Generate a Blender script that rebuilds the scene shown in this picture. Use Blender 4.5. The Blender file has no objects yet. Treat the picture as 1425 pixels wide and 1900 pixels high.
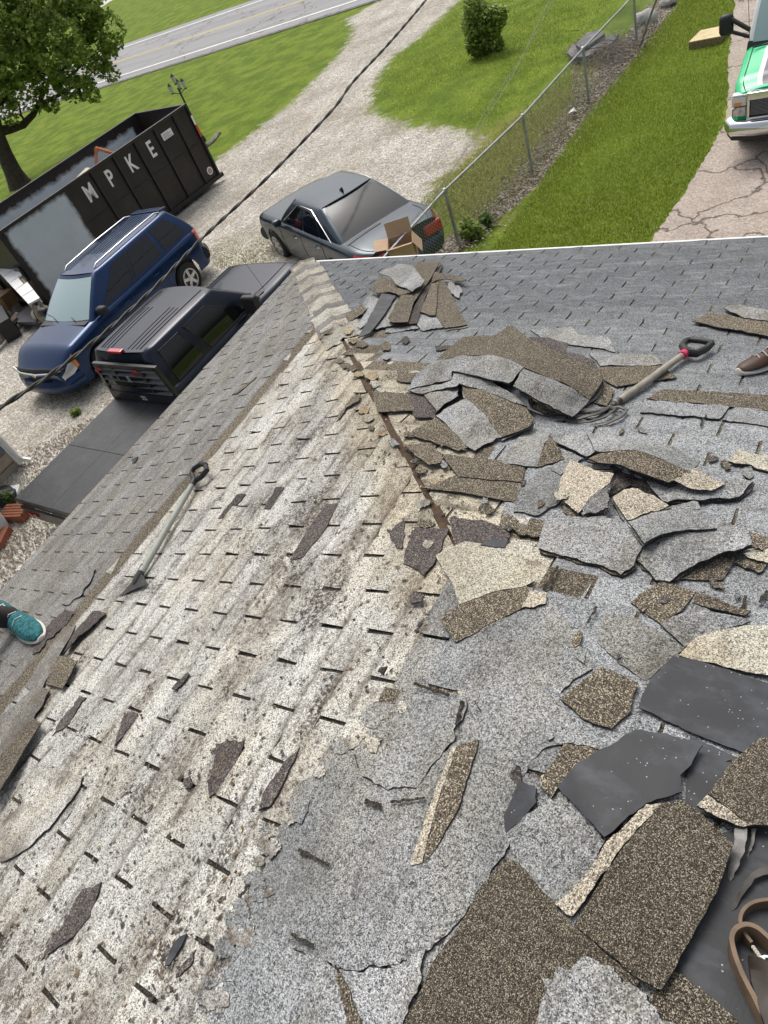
import bpy, bmesh, math, random
import numpy as np
from mathutils import Vector, Matrix, noise
from mathutils.geometry import delaunay_2d_cdt
R_ = math.radians
random.seed(7)
scene = bpy.context.scene
COL = scene.collection

# ------------------------------------------------------------------ camera
PIT, ROL, YAW, RP, F = 0.75316739, 0.45198484, 0.81875433, 0.28412859, 1280.0
nd = np.array([math.sin(ROL)*math.cos(PIT), math.cos(ROL)*math.cos(PIT), math.sin(PIT)])
hh = np.array([0, 0, 1.]) - nd*nd[2]; hh /= np.linalg.norm(hh)
rr = np.cross(nd, hh)
AX = math.cos(YAW)*hh + math.sin(YAW)*rr
BX = np.cross(nd, AX)
M3 = np.array([BX, AX, -nd])
EYE = np.array([0, 0, 6.0])
cam = bpy.data.cameras.new('camera'); co = bpy.data.objects.new('camera', cam); COL.objects.link(co)
cx, cy, cz = M3[:, 0], -M3[:, 1], -M3[:, 2]
co.matrix_world = Matrix(((cx[0], cy[0], cz[0], 0), (cx[1], cy[1], cz[1], 0), (cx[2], cy[2], cz[2], 6.0), (0, 0, 0, 1)))
cam.sensor_fit = 'VERTICAL'; cam.sensor_height = 24; cam.lens = F/1900*24
cam.clip_start = .05; cam.clip_end = 3000
scene.camera = co

# ------------------------------------------------------------------ light
SUN_EL, SUN_AZ = 56, -38          # azimuth from +Y towards +X, degrees
w = bpy.data.worlds.new('World'); scene.world = w; w.use_nodes = True
wn = w.node_tree; bg = wn.nodes['Background']
sky = wn.nodes.new('ShaderNodeTexSky'); sky.sky_type = 'NISHITA'; sky.sun_disc = False
sky.sun_elevation = R_(SUN_EL); sky.sun_rotation = R_(SUN_AZ)
sky.air_density = 1.0; sky.dust_density = 6.0; sky.ozone_density = 1.0
hsv = wn.nodes.new('ShaderNodeHueSaturation'); hsv.inputs['Saturation'].default_value = .45
wn.links.new(sky.outputs[0], hsv.inputs['Color']); wn.links.new(hsv.outputs[0], bg.inputs[0])
bg.inputs[1].default_value = .15
sl = bpy.data.lights.new('sun', 'SUN'); sl.energy = 1.1; sl.angle = R_(28); sl.color = (1, .96, .9)
so = bpy.data.objects.new('sun', sl); COL.objects.link(so)
sd = Vector((math.sin(R_(SUN_AZ))*math.cos(R_(SUN_EL)), math.cos(R_(SUN_AZ))*math.cos(R_(SUN_EL)), math.sin(R_(SUN_EL))))
so.rotation_euler = sd.to_track_quat('Z', 'Y').to_euler(); so.location = (0, 0, 30)
scene.view_settings.view_transform = 'Standard'; scene.view_settings.look = 'None'
scene.view_settings.exposure = 0.14; scene.view_settings.gamma = 1.0
scene.render.engine = 'CYCLES'

# ------------------------------------------------------------------ projection helpers
def ray(x, y):
    return M3 @ np.array([(x-712.5)/F, (y-950)/F, 1.])
def at(x, y, z=0.):
    r = ray(x, y); return EYE + r*((z-6.0)/r[2])
_c = ray(560, 490); E0 = EYE + _c/-_c[2]*3.0        # eave corner of the roof
CR, SR = math.cos(RP), math.sin(RP)
NL = np.array([-SR, 0, CR]); NR = np.array([0, SR, CR])
def onroof(x, y, h=0.):
    r = ray(x, y)
    tl = (NL@(E0-EYE)+h)/(NL@r); tr = (NR@(E0-EYE)+h)/(NR@r)
    if tl > tr: return EYE+r*tl, NL
    return EYE+r*tr, NR
def Lp(d, s, h=0): return Vector((E0[0]+d*CR-h*SR, E0[1]-s, E0[2]+d*SR+h*CR))
def Rp(d, s, h=0): return Vector((E0[0]+s, E0[1]-d*CR+h*SR, E0[2]+d*SR+h*CR))

# ------------------------------------------------------------------ object helpers
def link(name, me, mats, parent=None):
    o = bpy.data.objects.new(name, me); COL.objects.link(o)
    if parent is not None: o.parent = parent
    for m in (mats if isinstance(mats, (list, tuple)) else [mats]):
        if me.materials.find(m.name) < 0 or True: me.materials.append(m)
    return o
def fromdata(name, v, f, mats, parent=None, smooth=False, mi=None):
    me = bpy.data.meshes.new(name); me.from_pydata([tuple(p) for p in v], [], f); me.update()
    if smooth: me.polygons.foreach_set('use_smooth', [True]*len(me.polygons))
    if mi is not None: me.polygons.foreach_set('material_index', mi)
    return link(name, me, mats, parent)
class B:
    """collects shapes for one mesh"""
    def __init__(s): s.v = []; s.f = []; s.m = []
    def add(s, v, f, m=0):
        n = len(s.v); s.v += [tuple(p) for p in v]; s.f += [tuple(i+n for i in q) for q in f]; s.m += [m]*len(f); return s
    def box(s, a, b, m=0, T=None, bev=0):
        (x0, y0, z0), (x1, y1, z1) = a, b
        v = [Vector(p) for p in ((x0,y0,z0),(x1,y0,z0),(x1,y1,z0),(x0,y1,z0),(x0,y0,z1),(x1,y0,z1),(x1,y1,z1),(x0,y1,z1))]
        if T: v = [T@p for p in v]
        return s.add(v, [(0,3,2,1),(4,5,6,7),(0,1,5,4),(1,2,6,5),(2,3,7,6),(3,0,4,7)], m)
    def tube(s, pts, r, n=8, m=0, cap=True, flat=1.0):
        pts = [Vector(p) for p in pts]; rs = r if isinstance(r, (list, tuple)) else [r]*len(pts)
        v = []; f = []; up = None
        for i, p in enumerate(pts):
            t = (pts[min(i+1, len(pts)-1)]-pts[max(i-1, 0)]).normalized()
            if up is None:
                up = Vector((0, 0, 1)) if abs(t.z) < .9 else Vector((1, 0, 0))
            a = t.cross(up).normalized(); b = a.cross(t).normalized(); up = b
            for k in range(n):
                an = 2*math.pi*k/n; v.append(p+a*math.cos(an)*rs[i]+b*math.sin(an)*rs[i]*flat)
        for i in range(len(pts)-1):
            for k in range(n):
                f.append((i*n+k, i*n+(k+1) % n, (i+1)*n+(k+1) % n, (i+1)*n+k))
        if cap: f.append(tuple(range(n))[::-1]); f.append(tuple((len(pts)-1)*n+k for k in range(n)))
        return s.add(v, f, m)
    def lathe(s, prof, o, ax='y', n=24, m=0):
        """prof: (radius, along) pairs"""
        v = []; f = []
        for (r, t) in prof:
            for k in range(n):
                an = 2*math.pi*k/n; c_, s_ = r*math.cos(an), r*math.sin(an)
                v.append({'y': (o[0]+c_, o[1]+t, o[2]+s_), 'z': (o[0]+c_, o[1]+s_, o[2]+t), 'x': (o[0]+t, o[1]+c_, o[2]+s_)}[ax])
        for i in range(len(prof)-1):
            for k in range(n): f.append((i*n+k, i*n+(k+1) % n, (i+1)*n+(k+1) % n, (i+1)*n+k))
        f.append(tuple(range(n))); f.append(tuple((len(prof)-1)*n+k for k in range(n))[::-1])
        return s.add(v, f, m)
    def build(s, name, mats, parent=None, smooth=False, bevel=0):
        me = bpy.data.meshes.new(name); me.from_pydata(s.v, [], s.f); me.update()
        me.polygons.foreach_set('material_index', s.m)
        o = link(name, me, mats, parent)
        bm = bmesh.new(); bm.from_mesh(me); bmesh.ops.recalc_face_normals(bm, faces=bm.faces); bm.to_mesh(me); bm.free()
        if smooth:
            me.polygons.foreach_set('use_smooth', [True]*len(me.polygons)); me.set_sharp_from_angle(angle=R_(38))
        if bevel:
            md = o.modifiers.new('bevel', 'BEVEL'); md.width = bevel; md.segments = 2; md.limit_method = 'ANGLE'
        return o
def tag(o, label, cat, group=None, kind=None):
    if label: o['label'] = label
    if cat: o['category'] = cat
    if group: o['group'] = group
    if kind: o['kind'] = kind
    return o
def thing(name, label, cat, loc=(0, 0, 0), rz=0, group=None):
    o = bpy.data.objects.new(name, None); COL.objects.link(o); o.empty_display_size = .2
    o.location = loc; o.rotation_euler = (0, 0, rz); return tag(o, label, cat, group)
def recenter(o):
    me = o.data; n = len(me.vertices); a = np.empty(n*3); me.vertices.foreach_get('co', a); a = a.reshape(-1, 3)
    c = a.mean(0); c[2] = a[:, 2].min(); a -= c; me.vertices.foreach_set('co', a.ravel()); me.update(); o.location = Vector(c); return o

# ------------------------------------------------------------------ materials
def newmat(name):
    m = bpy.data.materials.new(name); m.use_nodes = True
    return m, m.node_tree, m.node_tree.nodes['Principled BSDF']
def plain(name, col, rough=.6, metal=0, coat=0, spec=None, noisy=0, scale=8, bump=0):
    m, t, b = newmat(name)
    b.inputs['Base Color'].default_value = (*col, 1); b.inputs['Roughness'].default_value = rough; b.inputs['Metallic'].default_value = metal
    b.inputs['Coat Weight'].default_value = coat; b.inputs['Coat Roughness'].default_value = .06
    if spec is not None: b.inputs['Specular IOR Level'].default_value = spec
    if noisy or bump:
        tc = t.nodes.new('ShaderNodeTexCoord'); n = t.nodes.new('ShaderNodeTexNoise'); n.inputs['Scale'].default_value = scale; n.inputs['Detail'].default_value = 8
        t.links.new(tc.outputs['Object'], n.inputs['Vector'])
        if noisy:
            r = t.nodes.new('ShaderNodeMapRange'); r.inputs[1].default_value = .3; r.inputs[2].default_value = .7; r.inputs[3].default_value = 1-noisy; r.inputs[4].default_value = 1+noisy
            mx = t.nodes.new('ShaderNodeVectorMath'); mx.operation = 'SCALE'; mx.inputs[0].default_value = col
            t.links.new(n.outputs[0], r.inputs[0]); t.links.new(r.outputs[0], mx.inputs['Scale']); t.links.new(mx.outputs[0], b.inputs['Base Color'])
        if bump:
            bp = t.nodes.new('ShaderNodeBump'); bp.inputs['Strength'].default_value = bump; bp.inputs['Distance'].default_value = .01
            t.links.new(n.outputs[0], bp.inputs['Height']); t.links.new(bp.outputs[0], b.inputs['Normal'])
    return m
class NT:
    def __init__(s, t): s.t = t; s.n = t.nodes; s.l = t.links
    def pos(s):
        g = s.n.new('ShaderNodeNewGeometry'); return g.outputs['Position']
    def scale(s, v, xyz):
        m = s.n.new('ShaderNodeMapping'); m.inputs['Scale'].default_value = xyz; s.l.new(v, m.inputs['Vector']); return m.outputs[0]
    def noise(s, v, sc, det=4, rough=.55):
        n = s.n.new('ShaderNodeTexNoise'); n.inputs['Scale'].default_value = sc; n.inputs['Detail'].default_value = det; n.inputs['Roughness'].default_value = rough
        s.l.new(v, n.inputs['Vector']); return n.outputs[0]
    def voro(s, v, sc, out='Color', feat='F1'):
        n = s.n.new('ShaderNodeTexVoronoi'); n.feature = feat; n.inputs['Scale'].default_value = sc; s.l.new(v, n.inputs['Vector']); return n.outputs[out]
    def sep(s, c):
        n = s.n.new('ShaderNodeSeparateColor'); s.l.new(c, n.inputs[0]); return n.outputs[0]
    def ramp(s, v, stops, interp='LINEAR'):
        n = s.n.new('ShaderNodeValToRGB'); cr = n.color_ramp; cr.interpolation = interp
        while len(cr.elements) < len(stops): cr.elements.new(.5)
        for e, (p, c) in zip(cr.elements, stops):
            e.position = p; e.color = (c, c, c, 1) if not isinstance(c, tuple) else (*c, 1)
        s.l.new(v, n.inputs[0]); return n.outputs[0]
    def mix(s, f, a, b, mode='MIX'):
        n = s.n.new('ShaderNodeMix'); n.data_type = 'RGBA'; n.blend_type = mode
        for i, q in ((0, f), (6, a), (7, b)):
            if isinstance(q, (int, float)): n.inputs[i].default_value = q
            elif isinstance(q, tuple): n.inputs[i].default_value = (*q, 1)
            else: s.l.new(q, n.inputs[i])
        return n.outputs[2]
    def math(s, op, a, b=0.):
        n = s.n.new('ShaderNodeMath'); n.operation = op
        for i, q in ((0, a), (1, b)):
            if isinstance(q, (int, float)): n.inputs[i].default_value = q
            else: s.l.new(q, n.inputs[i])
        return n.outputs[0]
    def bump(s, h, b, strength=.5, dist=.002):
        n = s.n.new('ShaderNodeBump'); n.inputs['Strength'].default_value = strength; n.inputs['Distance'].default_value = dist
        s.l.new(h, n.inputs['Height']); s.l.new(n.outputs[0], b.inputs['Normal'])
def granules(name, dark, mid, light, pd=.2, pl=.75, spots=.0, stain=None, stain_amt=.5, far_dark=0., hip=0., var=.12, gs=430, patch=None, edge=0., grime=0.):
    m, t, b = newmat(name); N = NT(t); p = N.pos()
    v = N.sep(N.voro(p, gs)); v2 = N.sep(N.voro(p, gs*.42))
    c = N.ramp(v, [(0, dark), (pd, dark), (pd+.06, mid), (pl, mid), (pl+.08, light), (1, light)])
    c = N.mix(N.math('MULTIPLY', N.math('LESS_THAN', v2, .13), .55), c, dark)
    c = N.mix(N.math('MULTIPLY', N.math('GREATER_THAN', v2, .88), .0 if 'brown' in name else .3), c, light)
    if spots:
        sp = N.noise(p, 55, 5, .7); sp = N.ramp(sp, [(0, 0), (.5+.12/spots, 0), (.54+.12/spots, 1), (1, 1)])
        c = N.mix(N.math('MULTIPLY', sp, .85), c, (.035, .032, .028))
        sp2 = N.ramp(N.noise(p, 130, 3, .6), [(0, 0), (.62, 0), (.66, 1), (1, 1)]); c = N.mix(N.math('MULTIPLY', sp2, .6), c, (.04, .037, .033))
    if patch:
        pn = N.ramp(N.noise(p, 2.6, 5, .6), [(0, 0), (.45, 0), (.6, 1), (1, 1)]); c = N.mix(N.math('MULTIPLY', pn, .9), c, N.mix(1., c, patch, 'MULTIPLY'))
    if stain:
        q = N.scale(p, (2.3, 1.35, 2.3))
        s1 = N.noise(q, 2.1, 7, .68); s1 = N.ramp(s1, [(0, 0), (.46, 0), (.62, 1), (1, 1)])
        s3 = N.ramp(N.noise(p, 38, 6, .75), [(0, .25), (.42, .25), (.58, 1), (1, 1)])
        c = N.mix(N.math('MULTIPLY', N.math('MULTIPLY', s1, s3), stain_amt), c, stain)
        s2 = N.ramp(N.noise(N.scale(p, (3, 1.2, 3)), 1.3, 5), [(0, 0), (.42, 0), (.7, 1), (1, 1)])
        c = N.mix(N.math('MULTIPLY', s2, .65), c, N.mix(1., c, (.96, .88, .72), 'MULTIPLY'))
    if hip:
        sx = t.nodes.new('ShaderNodeSeparateXYZ'); t.links.new(p, sx.inputs[0])
        h = N.math('ABSOLUTE', N.math('ADD', N.math('ADD', sx.outputs[0], sx.outputs[1]), -(E0[0]+E0[1])))
        h = N.math('ADD', h, N.math('MULTIPLY', N.noise(p, 7, 5), -.35))
        hm = N.ramp(h, [(0, 1), (.03, 1), (.30, 0), (1, 0)])
        c = N.mix(N.math('MULTIPLY', hm, hip), c, N.mix(1., c, (.88, .77, .56), 'MULTIPLY'))
        hb = N.ramp(N.noise(p, 5.5, 6, .7), [(0, 0), (.52, 0), (.7, 1), (1, 1)])
        c = N.mix(N.math('MULTIPLY', N.math('MULTIPLY', hm, hb), hip), c, (.13, .095, .06))
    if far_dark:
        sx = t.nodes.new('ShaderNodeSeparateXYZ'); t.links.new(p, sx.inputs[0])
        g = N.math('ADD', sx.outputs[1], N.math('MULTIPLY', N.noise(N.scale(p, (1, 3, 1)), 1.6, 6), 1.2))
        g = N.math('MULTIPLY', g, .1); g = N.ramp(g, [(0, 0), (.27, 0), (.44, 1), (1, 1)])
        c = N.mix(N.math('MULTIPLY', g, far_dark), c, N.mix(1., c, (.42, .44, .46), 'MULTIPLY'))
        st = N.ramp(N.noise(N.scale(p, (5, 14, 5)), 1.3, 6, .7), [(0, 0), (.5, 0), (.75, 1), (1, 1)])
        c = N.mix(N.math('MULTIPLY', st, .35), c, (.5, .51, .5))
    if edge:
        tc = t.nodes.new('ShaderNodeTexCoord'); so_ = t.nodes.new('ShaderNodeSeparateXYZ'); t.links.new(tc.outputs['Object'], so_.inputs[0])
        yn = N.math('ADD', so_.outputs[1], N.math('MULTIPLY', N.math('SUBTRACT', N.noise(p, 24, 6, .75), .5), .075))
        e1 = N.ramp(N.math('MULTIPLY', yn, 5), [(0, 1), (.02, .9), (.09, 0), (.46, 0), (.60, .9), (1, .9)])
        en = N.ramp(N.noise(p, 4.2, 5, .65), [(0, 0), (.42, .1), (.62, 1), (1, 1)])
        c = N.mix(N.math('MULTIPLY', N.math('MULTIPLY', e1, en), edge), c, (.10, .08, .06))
    if grime:
        g1 = N.ramp(N.noise(N.scale(p, (2.4, 1.1, 2.4)), 2.3, 6, .6), [(0, 0), (.53, 0), (.63, 1), (1, 1)])
        g2 = N.ramp(N.noise(p, 70, 6, .8), [(0, 0), (.44, 0), (.54, 1), (1, 1)])
        c = N.mix(N.math('MULTIPLY', N.math('MULTIPLY', g1, g2), grime), c, (.055, .04, .03))
    big = N.ramp(N.noise(p, 3.3, 6, .65), [(0, 1-var*2.2), (.5, 1), (1, 1+var*.8)])
    c = N.mix(1., c, big, 'MULTIPLY')
    oi = t.nodes.new('ShaderNodeObjectInfo')
    ov = N.math('ADD', N.math('MULTIPLY', oi.outputs['Random'], var*1.6), 1-var*.8)
    cc = t.nodes.new('ShaderNodeVectorMath'); cc.operation = 'SCALE'; t.links.new(c, cc.inputs[0]); t.links.new(ov, cc.inputs['Scale'])
    t.links.new(cc.outputs[0], b.inputs['Base Color']); b.inputs['Roughness'].default_value = .93; b.inputs['Specular IOR Level'].default_value = .25
    N.bump(N.math('ADD', v, N.math('MULTIPLY', N.noise(p, 40, 4), 2.5)), b, .55, .0016)
    return m
G_GREY = granules('weathered_grey_granules', (.055, .06, .065), (.30, .308, .31), (.60, .61, .61), .2, .70, spots=1.15, patch=(.72, .74, .74), grime=.55, stain=(.16, .145, .12), stain_amt=.45)
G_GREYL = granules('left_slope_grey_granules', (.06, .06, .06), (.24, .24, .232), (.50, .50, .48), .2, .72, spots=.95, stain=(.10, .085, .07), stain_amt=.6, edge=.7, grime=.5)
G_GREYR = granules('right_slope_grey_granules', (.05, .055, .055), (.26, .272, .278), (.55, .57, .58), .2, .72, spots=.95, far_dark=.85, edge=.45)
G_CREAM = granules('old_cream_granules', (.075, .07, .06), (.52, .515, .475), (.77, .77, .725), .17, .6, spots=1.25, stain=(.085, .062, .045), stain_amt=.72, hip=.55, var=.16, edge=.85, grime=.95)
G_CREAM2 = granules('loose_cream_granules', (.10, .09, .07), (.46, .44, .36), (.72, .70, .60), .2, .65, spots=.8, stain=(.22, .17, .11), stain_amt=.6)
G_CAP = granules('hip_cap_granules', (.075, .07, .06), (.40, .385, .33), (.66, .65, .58), .2, .62, spots=1.1, stain=(.12, .09, .06), stain_amt=.85, var=.18)
G_TAN = granules('tan_edge_granules', (.10, .085, .065), (.36, .31, .23), (.68, .63, .52), .22, .65, spots=.7)
G_BROWN = granules('unweathered_brown_granules', (.028, .023, .018), (.125, .103, .075), (.50, .45, .34), .28, .80, spots=0, var=.2)
G_BROWNC = granules('coarse_brown_granules', (.022, .018, .013), (.105, .088, .064), (.40, .36, .28), .36, .80, spots=0, var=.14, gs=620, grime=.4)
G_PURP = granules('exposed_dark_granules', (.025, .022, .022), (.095, .08, .073), (.30, .27, .25), .3, .84, spots=0, var=.2)
G_SLOT = granules('dirty_slot_granules', (.015, .013, .011), (.045, .038, .03), (.16, .14, .11), .35, .88)
ASPH = plain('asphalt_edge', (.022, .021, .021), .8)
def backing():
    m, t, b = newmat('asphalt_backing'); N = NT(t); p = N.pos()
    c = N.ramp(N.noise(p, 9, 8, .6), [(0, (.014, .015, .018)), (.5, (.025, .027, .031)), (.66, (.05, .055, .065)), (1, (.085, .075, .065))])
    sc_ = N.ramp(N.noise(N.scale(p, (1, 2.5, 1)), 5.5, 8, .7), [(0, 0), (.52, 0), (.68, 1), (1, 1)]); c = N.mix(N.math('MULTIPLY', sc_, .6), c, (.075, .082, .095)); k = N.math('GREATER_THAN', N.sep(N.voro(p, 420)), .9975); c = N.mix(k, c, (.4, .38, .35))
    t.links.new(c, b.inputs['Base Color']); b.inputs['Roughness'].default_value = .62
    N.bump(N.noise(p, 120, 5), b, .35, .002); return m
G_BLACK = backing()
WOOD = plain('grey_wood', (.30, .26, .2), .75, noisy=.35, scale=14, bump=.3)

# ------------------------------------------------------------------ ground
def inside(poly, x, y):
    c = False; n = len(poly)
    for i in range(n):
        x0, y0 = poly[i]; x1, y1 = poly[(i+1) % n]
        if (y0 > y) != (y1 > y) and x < (x1-x0)*(y-y0)/(y1-y0)+x0: c = not c
    return c
def distpoly(poly, X, Y):
    """signed distance (positive inside) for arrays"""
    d = np.full(X.shape, 1e9); c = np.zeros(X.shape, bool); n = len(poly)
    for i in range(n):
        x0, y0 = poly[i]; x1, y1 = poly[(i+1) % n]
        ex, ey = x1-x0, y1-y0; L = ex*ex+ey*ey+1e-12
        t = np.clip(((X-x0)*ex+(Y-y0)*ey)/L, 0, 1)
        d = np.minimum(d, np.hypot(X-x0-t*ex, Y-y0-t*ey))
        if y0 != y1:
            cr = ((y0 > Y) != (y1 > Y)) & (X < (x1-x0)*(Y-y0)/(y1-y0)+x0); c ^= cr
    return np.where(c, d, -d)
P2 = lambda L: [tuple(at(x, y)[:2]) for x, y in L]
drive = P2([(640, 36), (655, 50), (648, 78), (605, 128), (540, 192), (470, 247), (405, 295), (330, 340), (200, 400), (60, 470), (-60, 540), (-260, 700), (-330, 1000),
            (-60, 1400), (500, 1300), (700, 700), (790, 470), (790, 400), (800, 345), (860, 300), (900, 262), (850, 240), (780, 238), (722, 225), (684, 200), (690, 160), (722, 112), (775, 72), (830, 22), (860, -12), (760, -30)])
strip = P2([(845, 470), (1000, 340), (1110, 200), (1190, 95), (1235, 40), (1262, 0), (1210, -5), (1150, 75), (1060, 110), (1060, 180), (980, 290), (900, 390), (820, 440), (790, 480)])
dry = P2([(640, 180), (660, 280), (800, 420), (950, 420), (1130, 200), (1060, 120), (900, 230), (720, 230), (700, 130)])
dry2 = P2([(380, 480), (480, 400), (560, 480), (520, 560), (400, 560)])
xs = np.concatenate([np.linspace(-320, -45, 40)[:-1], np.arange(-45, 8, .22), np.linspace(8.2, 200, 24)])
ys = np.concatenate([np.linspace(-60, -1, 12)[:-1], np.arange(-1, 45, .22), np.linspace(45.3, 420, 40)])
X, Y = np.meshgrid(xs, ys)
gv = distpoly(drive, X, Y); sv = distpoly(strip, X, Y); dv = np.maximum(distpoly(dry, X, Y), distpoly(dry2, X, Y))
Z = np.vectorize(lambda x, y: noise.noise(Vector((x*.35, y*.35, 0)))*.035)(X, Y)
Z = np.where((X > 7) | (Y > 44) | (X < -44), Z*0, Z)
road_y0 = lambda x: 31.75 - (x+28)*(-.078)
Z = np.where(np.abs(Y-36.5) < 7, Z*0-.02, Z)
Z = np.where(sv > -.6, Z - .05*np.clip(1+sv*2, 0, 1), Z)
nx, ny = len(xs), len(ys); idx = np.arange(nx*ny).reshape(ny, nx)
quads = np.stack([idx[:-1, :-1], idx[:-1, 1:], idx[1:, 1:], idx[1:, :-1]], -1).reshape(-1, 4)
fg = (gv[:-1, :-1] > 0).ravel()
def ground_mat():
    m, t, b = newmat('ground_cover'); N = NT(t); p = N.pos()
    a = t.nodes.new('ShaderNodeAttribute'); a.attribute_name = 'mask'; s = t.nodes.new('ShaderNodeSeparateColor'); t.links.new(a.outputs['Color'], s.inputs[0])
    # grass
    g = N.ramp(N.noise(p, 1.1, 8, .6), [(0, (.07, .115, .010)), (.42, (.115, .18, .015)), (.58, (.18, .25, .026)), (1, (.27, .32, .06))])
    g = N.mix(.75, g, N.ramp(N.noise(p, 22, 6, .75), [(0, .2), (.42, .72), (.58, 1.2), (1, 1.9)]), 'MULTIPLY')
    g = N.mix(.6, g, N.ramp(N.noise(N.scale(p, (1, .18, 1)), 5, 4), [(0, .6), (.5, 1), (1, 1.3)]), 'MULTIPLY')
    dn = N.math('ADD', s.outputs[1], N.math('MULTIPLY', N.math('SUBTRACT', N.noise(p, .9, 6, .65), .5), 1.1))
    dr = N.ramp(N.noise(p, 14, 6, .7), [(0, (.10, .12, .02)), (.5, (.20, .20, .05)), (.7, (.30, .26, .11)), (1, (.42, .37, .2))])
    g = N.mix(N.ramp(dn, [(0, 0), (.35, 0), (.75, .8), (1, .8)]), g, dr)
    # gravel
    vc = N.sep(N.voro(p, 32)); vd = N.voro(p, 32, 'Distance')
    k = N.ramp(vc, [(0, (.36, .32, .26)), (.3, (.58, .535, .46)), (.7, (.74, .70, .62)), (1, (.92, .89, .82))])
    k = N.mix(.85, k, N.ramp(N.noise(p, 7, 8, .7), [(0, .35), (.4, .8), (.6, 1.15), (1, 1.5)]), 'MULTIPLY')
    k = N.mix(.8, k, N.ramp(N.noise(N.scale(p, (1.3, .35, 1)), 1.1, 7, .6), [(0, .5), (.42, .85), (.6, 1.1), (1, 1.3)]), 'MULTIPLY')
    k = N.mix(N.ramp(N.noise(p, .55, 7, .65), [(0, 0), (.42, 0), (.7, .7), (1, .7)]), k, (.27, .23, .15))
    gap = N.ramp(vd, [(0, 1), (.4, 1), (.8, .5), (1, .45)]); k = N.mix(.8, k, gap, 'MULTIPLY')
    gm = N.math('ADD', s.outputs[0], N.math('MULTIPLY', N.math('SUBTRACT', N.noise(p, 2.4, 9, .72), .5), 1.05))
    gm = N.ramp(gm, [(0, 0), (.40, 0), (.60, 1), (1, 1)])
    c = N.mix(gm, g, k)
    # dead leaf litter along the fence
    lt = N.ramp(N.sep(N.voro(p, 26)), [(0, (.05, .04, .025)), (.4, (.16, .125, .085)), (.75, (.33, .29, .23)), (1, (.55, .52, .46))])
    lm = N.math('ADD', s.outputs[2], N.math('MULTIPLY', N.math('SUBTRACT', N.noise(p, 3.0, 8, .7), .5), .9))
    c = N.mix(N.ramp(lm, [(0, 0), (.45, 0), (.6, 1), (1, 1)]), c, lt)
    t.links.new(c, b.inputs['Base Color']); b.inputs['Roughness'].default_value = .95; b.inputs['Specular IOR Level'].default_value = .2
    N.bump(N.math('ADD', N.math('MULTIPLY', vd, -1.), N.math('MULTIPLY', N.noise(p, 26, 6, .7), 2.)), b, .8, .02)
    return m
GM = ground_mat()
mask = np.stack([np.clip(.5+gv*.55, 0, 1), np.clip(.35+dv*.4, 0, 1), np.clip(.5+sv*1.5, 0, 1), np.ones_like(gv)], -1).reshape(-1, 4)
for nm, sel in (('ground', ~fg), ('gravel_driveway', fg)):
    q = quads[sel]; used = np.unique(q); mp = -np.ones(nx*ny, int); mp[used] = np.arange(len(used))
    V = np.stack([X.ravel(), Y.ravel(), Z.ravel()], -1)[used]
    me = bpy.data.meshes.new(nm); me.from_pydata(V.tolist(), [], mp[q].tolist()); me.update()
    me.polygons.foreach_set('use_smooth', [True]*len(me.polygons))
    at_ = me.color_attributes.new('mask', 'FLOAT_COLOR', 'POINT'); at_.data.foreach_set('color', mask[used].ravel())
    tag(link(nm, me, GM), None, None, kind='structure')

# road: slopes very slightly across the picture
def road_mat():
    m, t, b = newmat('worn_asphalt'); N = NT(t); p = N.pos()
    c = N.ramp(N.noise(N.scale(p, (.06, 1, 1)), 1.3, 7, .6), [(0, .19), (.45, .27), (.6, .31), (1, .38)])
    c = N.mix(.6, c, N.ramp(N.noise(p, 9, 7, .7), [(0, .6), (.5, 1), (1, 1.3)]), 'MULTIPLY')
    cr = N.voro(N.mix(.25, p, N.scale(p, (1, 1, 1))), .16, 'Distance', 'DISTANCE_TO_EDGE')
    q = t.nodes.new('ShaderNodeVectorMath'); q.operation = 'ADD'; t.links.new(p, q.inputs[0])
    nn = t.nodes.new('ShaderNodeTexNoise'); nn.inputs['Scale'].default_value = .8; nn.inputs['Detail'].default_value = 5; t.links.new(p, nn.inputs['Vector'])
    sc = t.nodes.new('ShaderNodeVectorMath'); sc.operation = 'SCALE'; sc.inputs['Scale'].default_value = 3; t.links.new(nn.outputs['Color'], sc.inputs[0]); t.links.new(sc.outputs[0], q.inputs[1])
    cr = N.voro(q.outputs[0], .17, 'Distance', 'DISTANCE_TO_EDGE')
    c = N.mix(N.math('MULTIPLY', N.math('LESS_THAN', cr, .006), .8), c, (.09, .09, .09))
    t.links.new(c, b.inputs['Base Color']); b.inputs['Roughness'].default_value = .9
    return m
ROADM = road_mat()
n0, n1 = at(235, 146), at(690, 2); f0, f1 = at(225, 84), at(470, 0)
def roadpt(u, w_):
    a = n0+(n1-n0)*u; b_ = f0+(f1-f0)*((a[0]-f0[0])/(f1[0]-f0[0])); b_[0] = a[0]
    return a+(b_-a)*w_
def strip_mesh(w0, w1, z, name, mat, par=None, u0=-9, u1=9):
    v = []; f = []
    for i in range(41):
        u = u0+(u1-u0)*i/40
        for w_ in (w0, w1):
            q = roadpt(u, w_); v.append((q[0], q[1], z))
    for i in range(40): f.append((2*i, 2*i+2, 2*i+3, 2*i+1))
    return fromdata(name, v, f, mat, par)
road = strip_mesh(0, 1, .01, 'road', ROADM); tag(road, None, None, kind='structure')
LW = plain('road_line_white', (.72, .72, .70), .8, noisy=.12, scale=2); LY = plain('road_line_yellow', (.62, .52, .22), .8, noisy=.12, scale=2)
for w0, w1, m_ in ((.10, .122, LW), (.885, .905, LW), (.49, .502, LY), (.515, .527, LY)):
    strip_mesh(w0, w1, .016, 'painted_line', m_, road)
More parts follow.
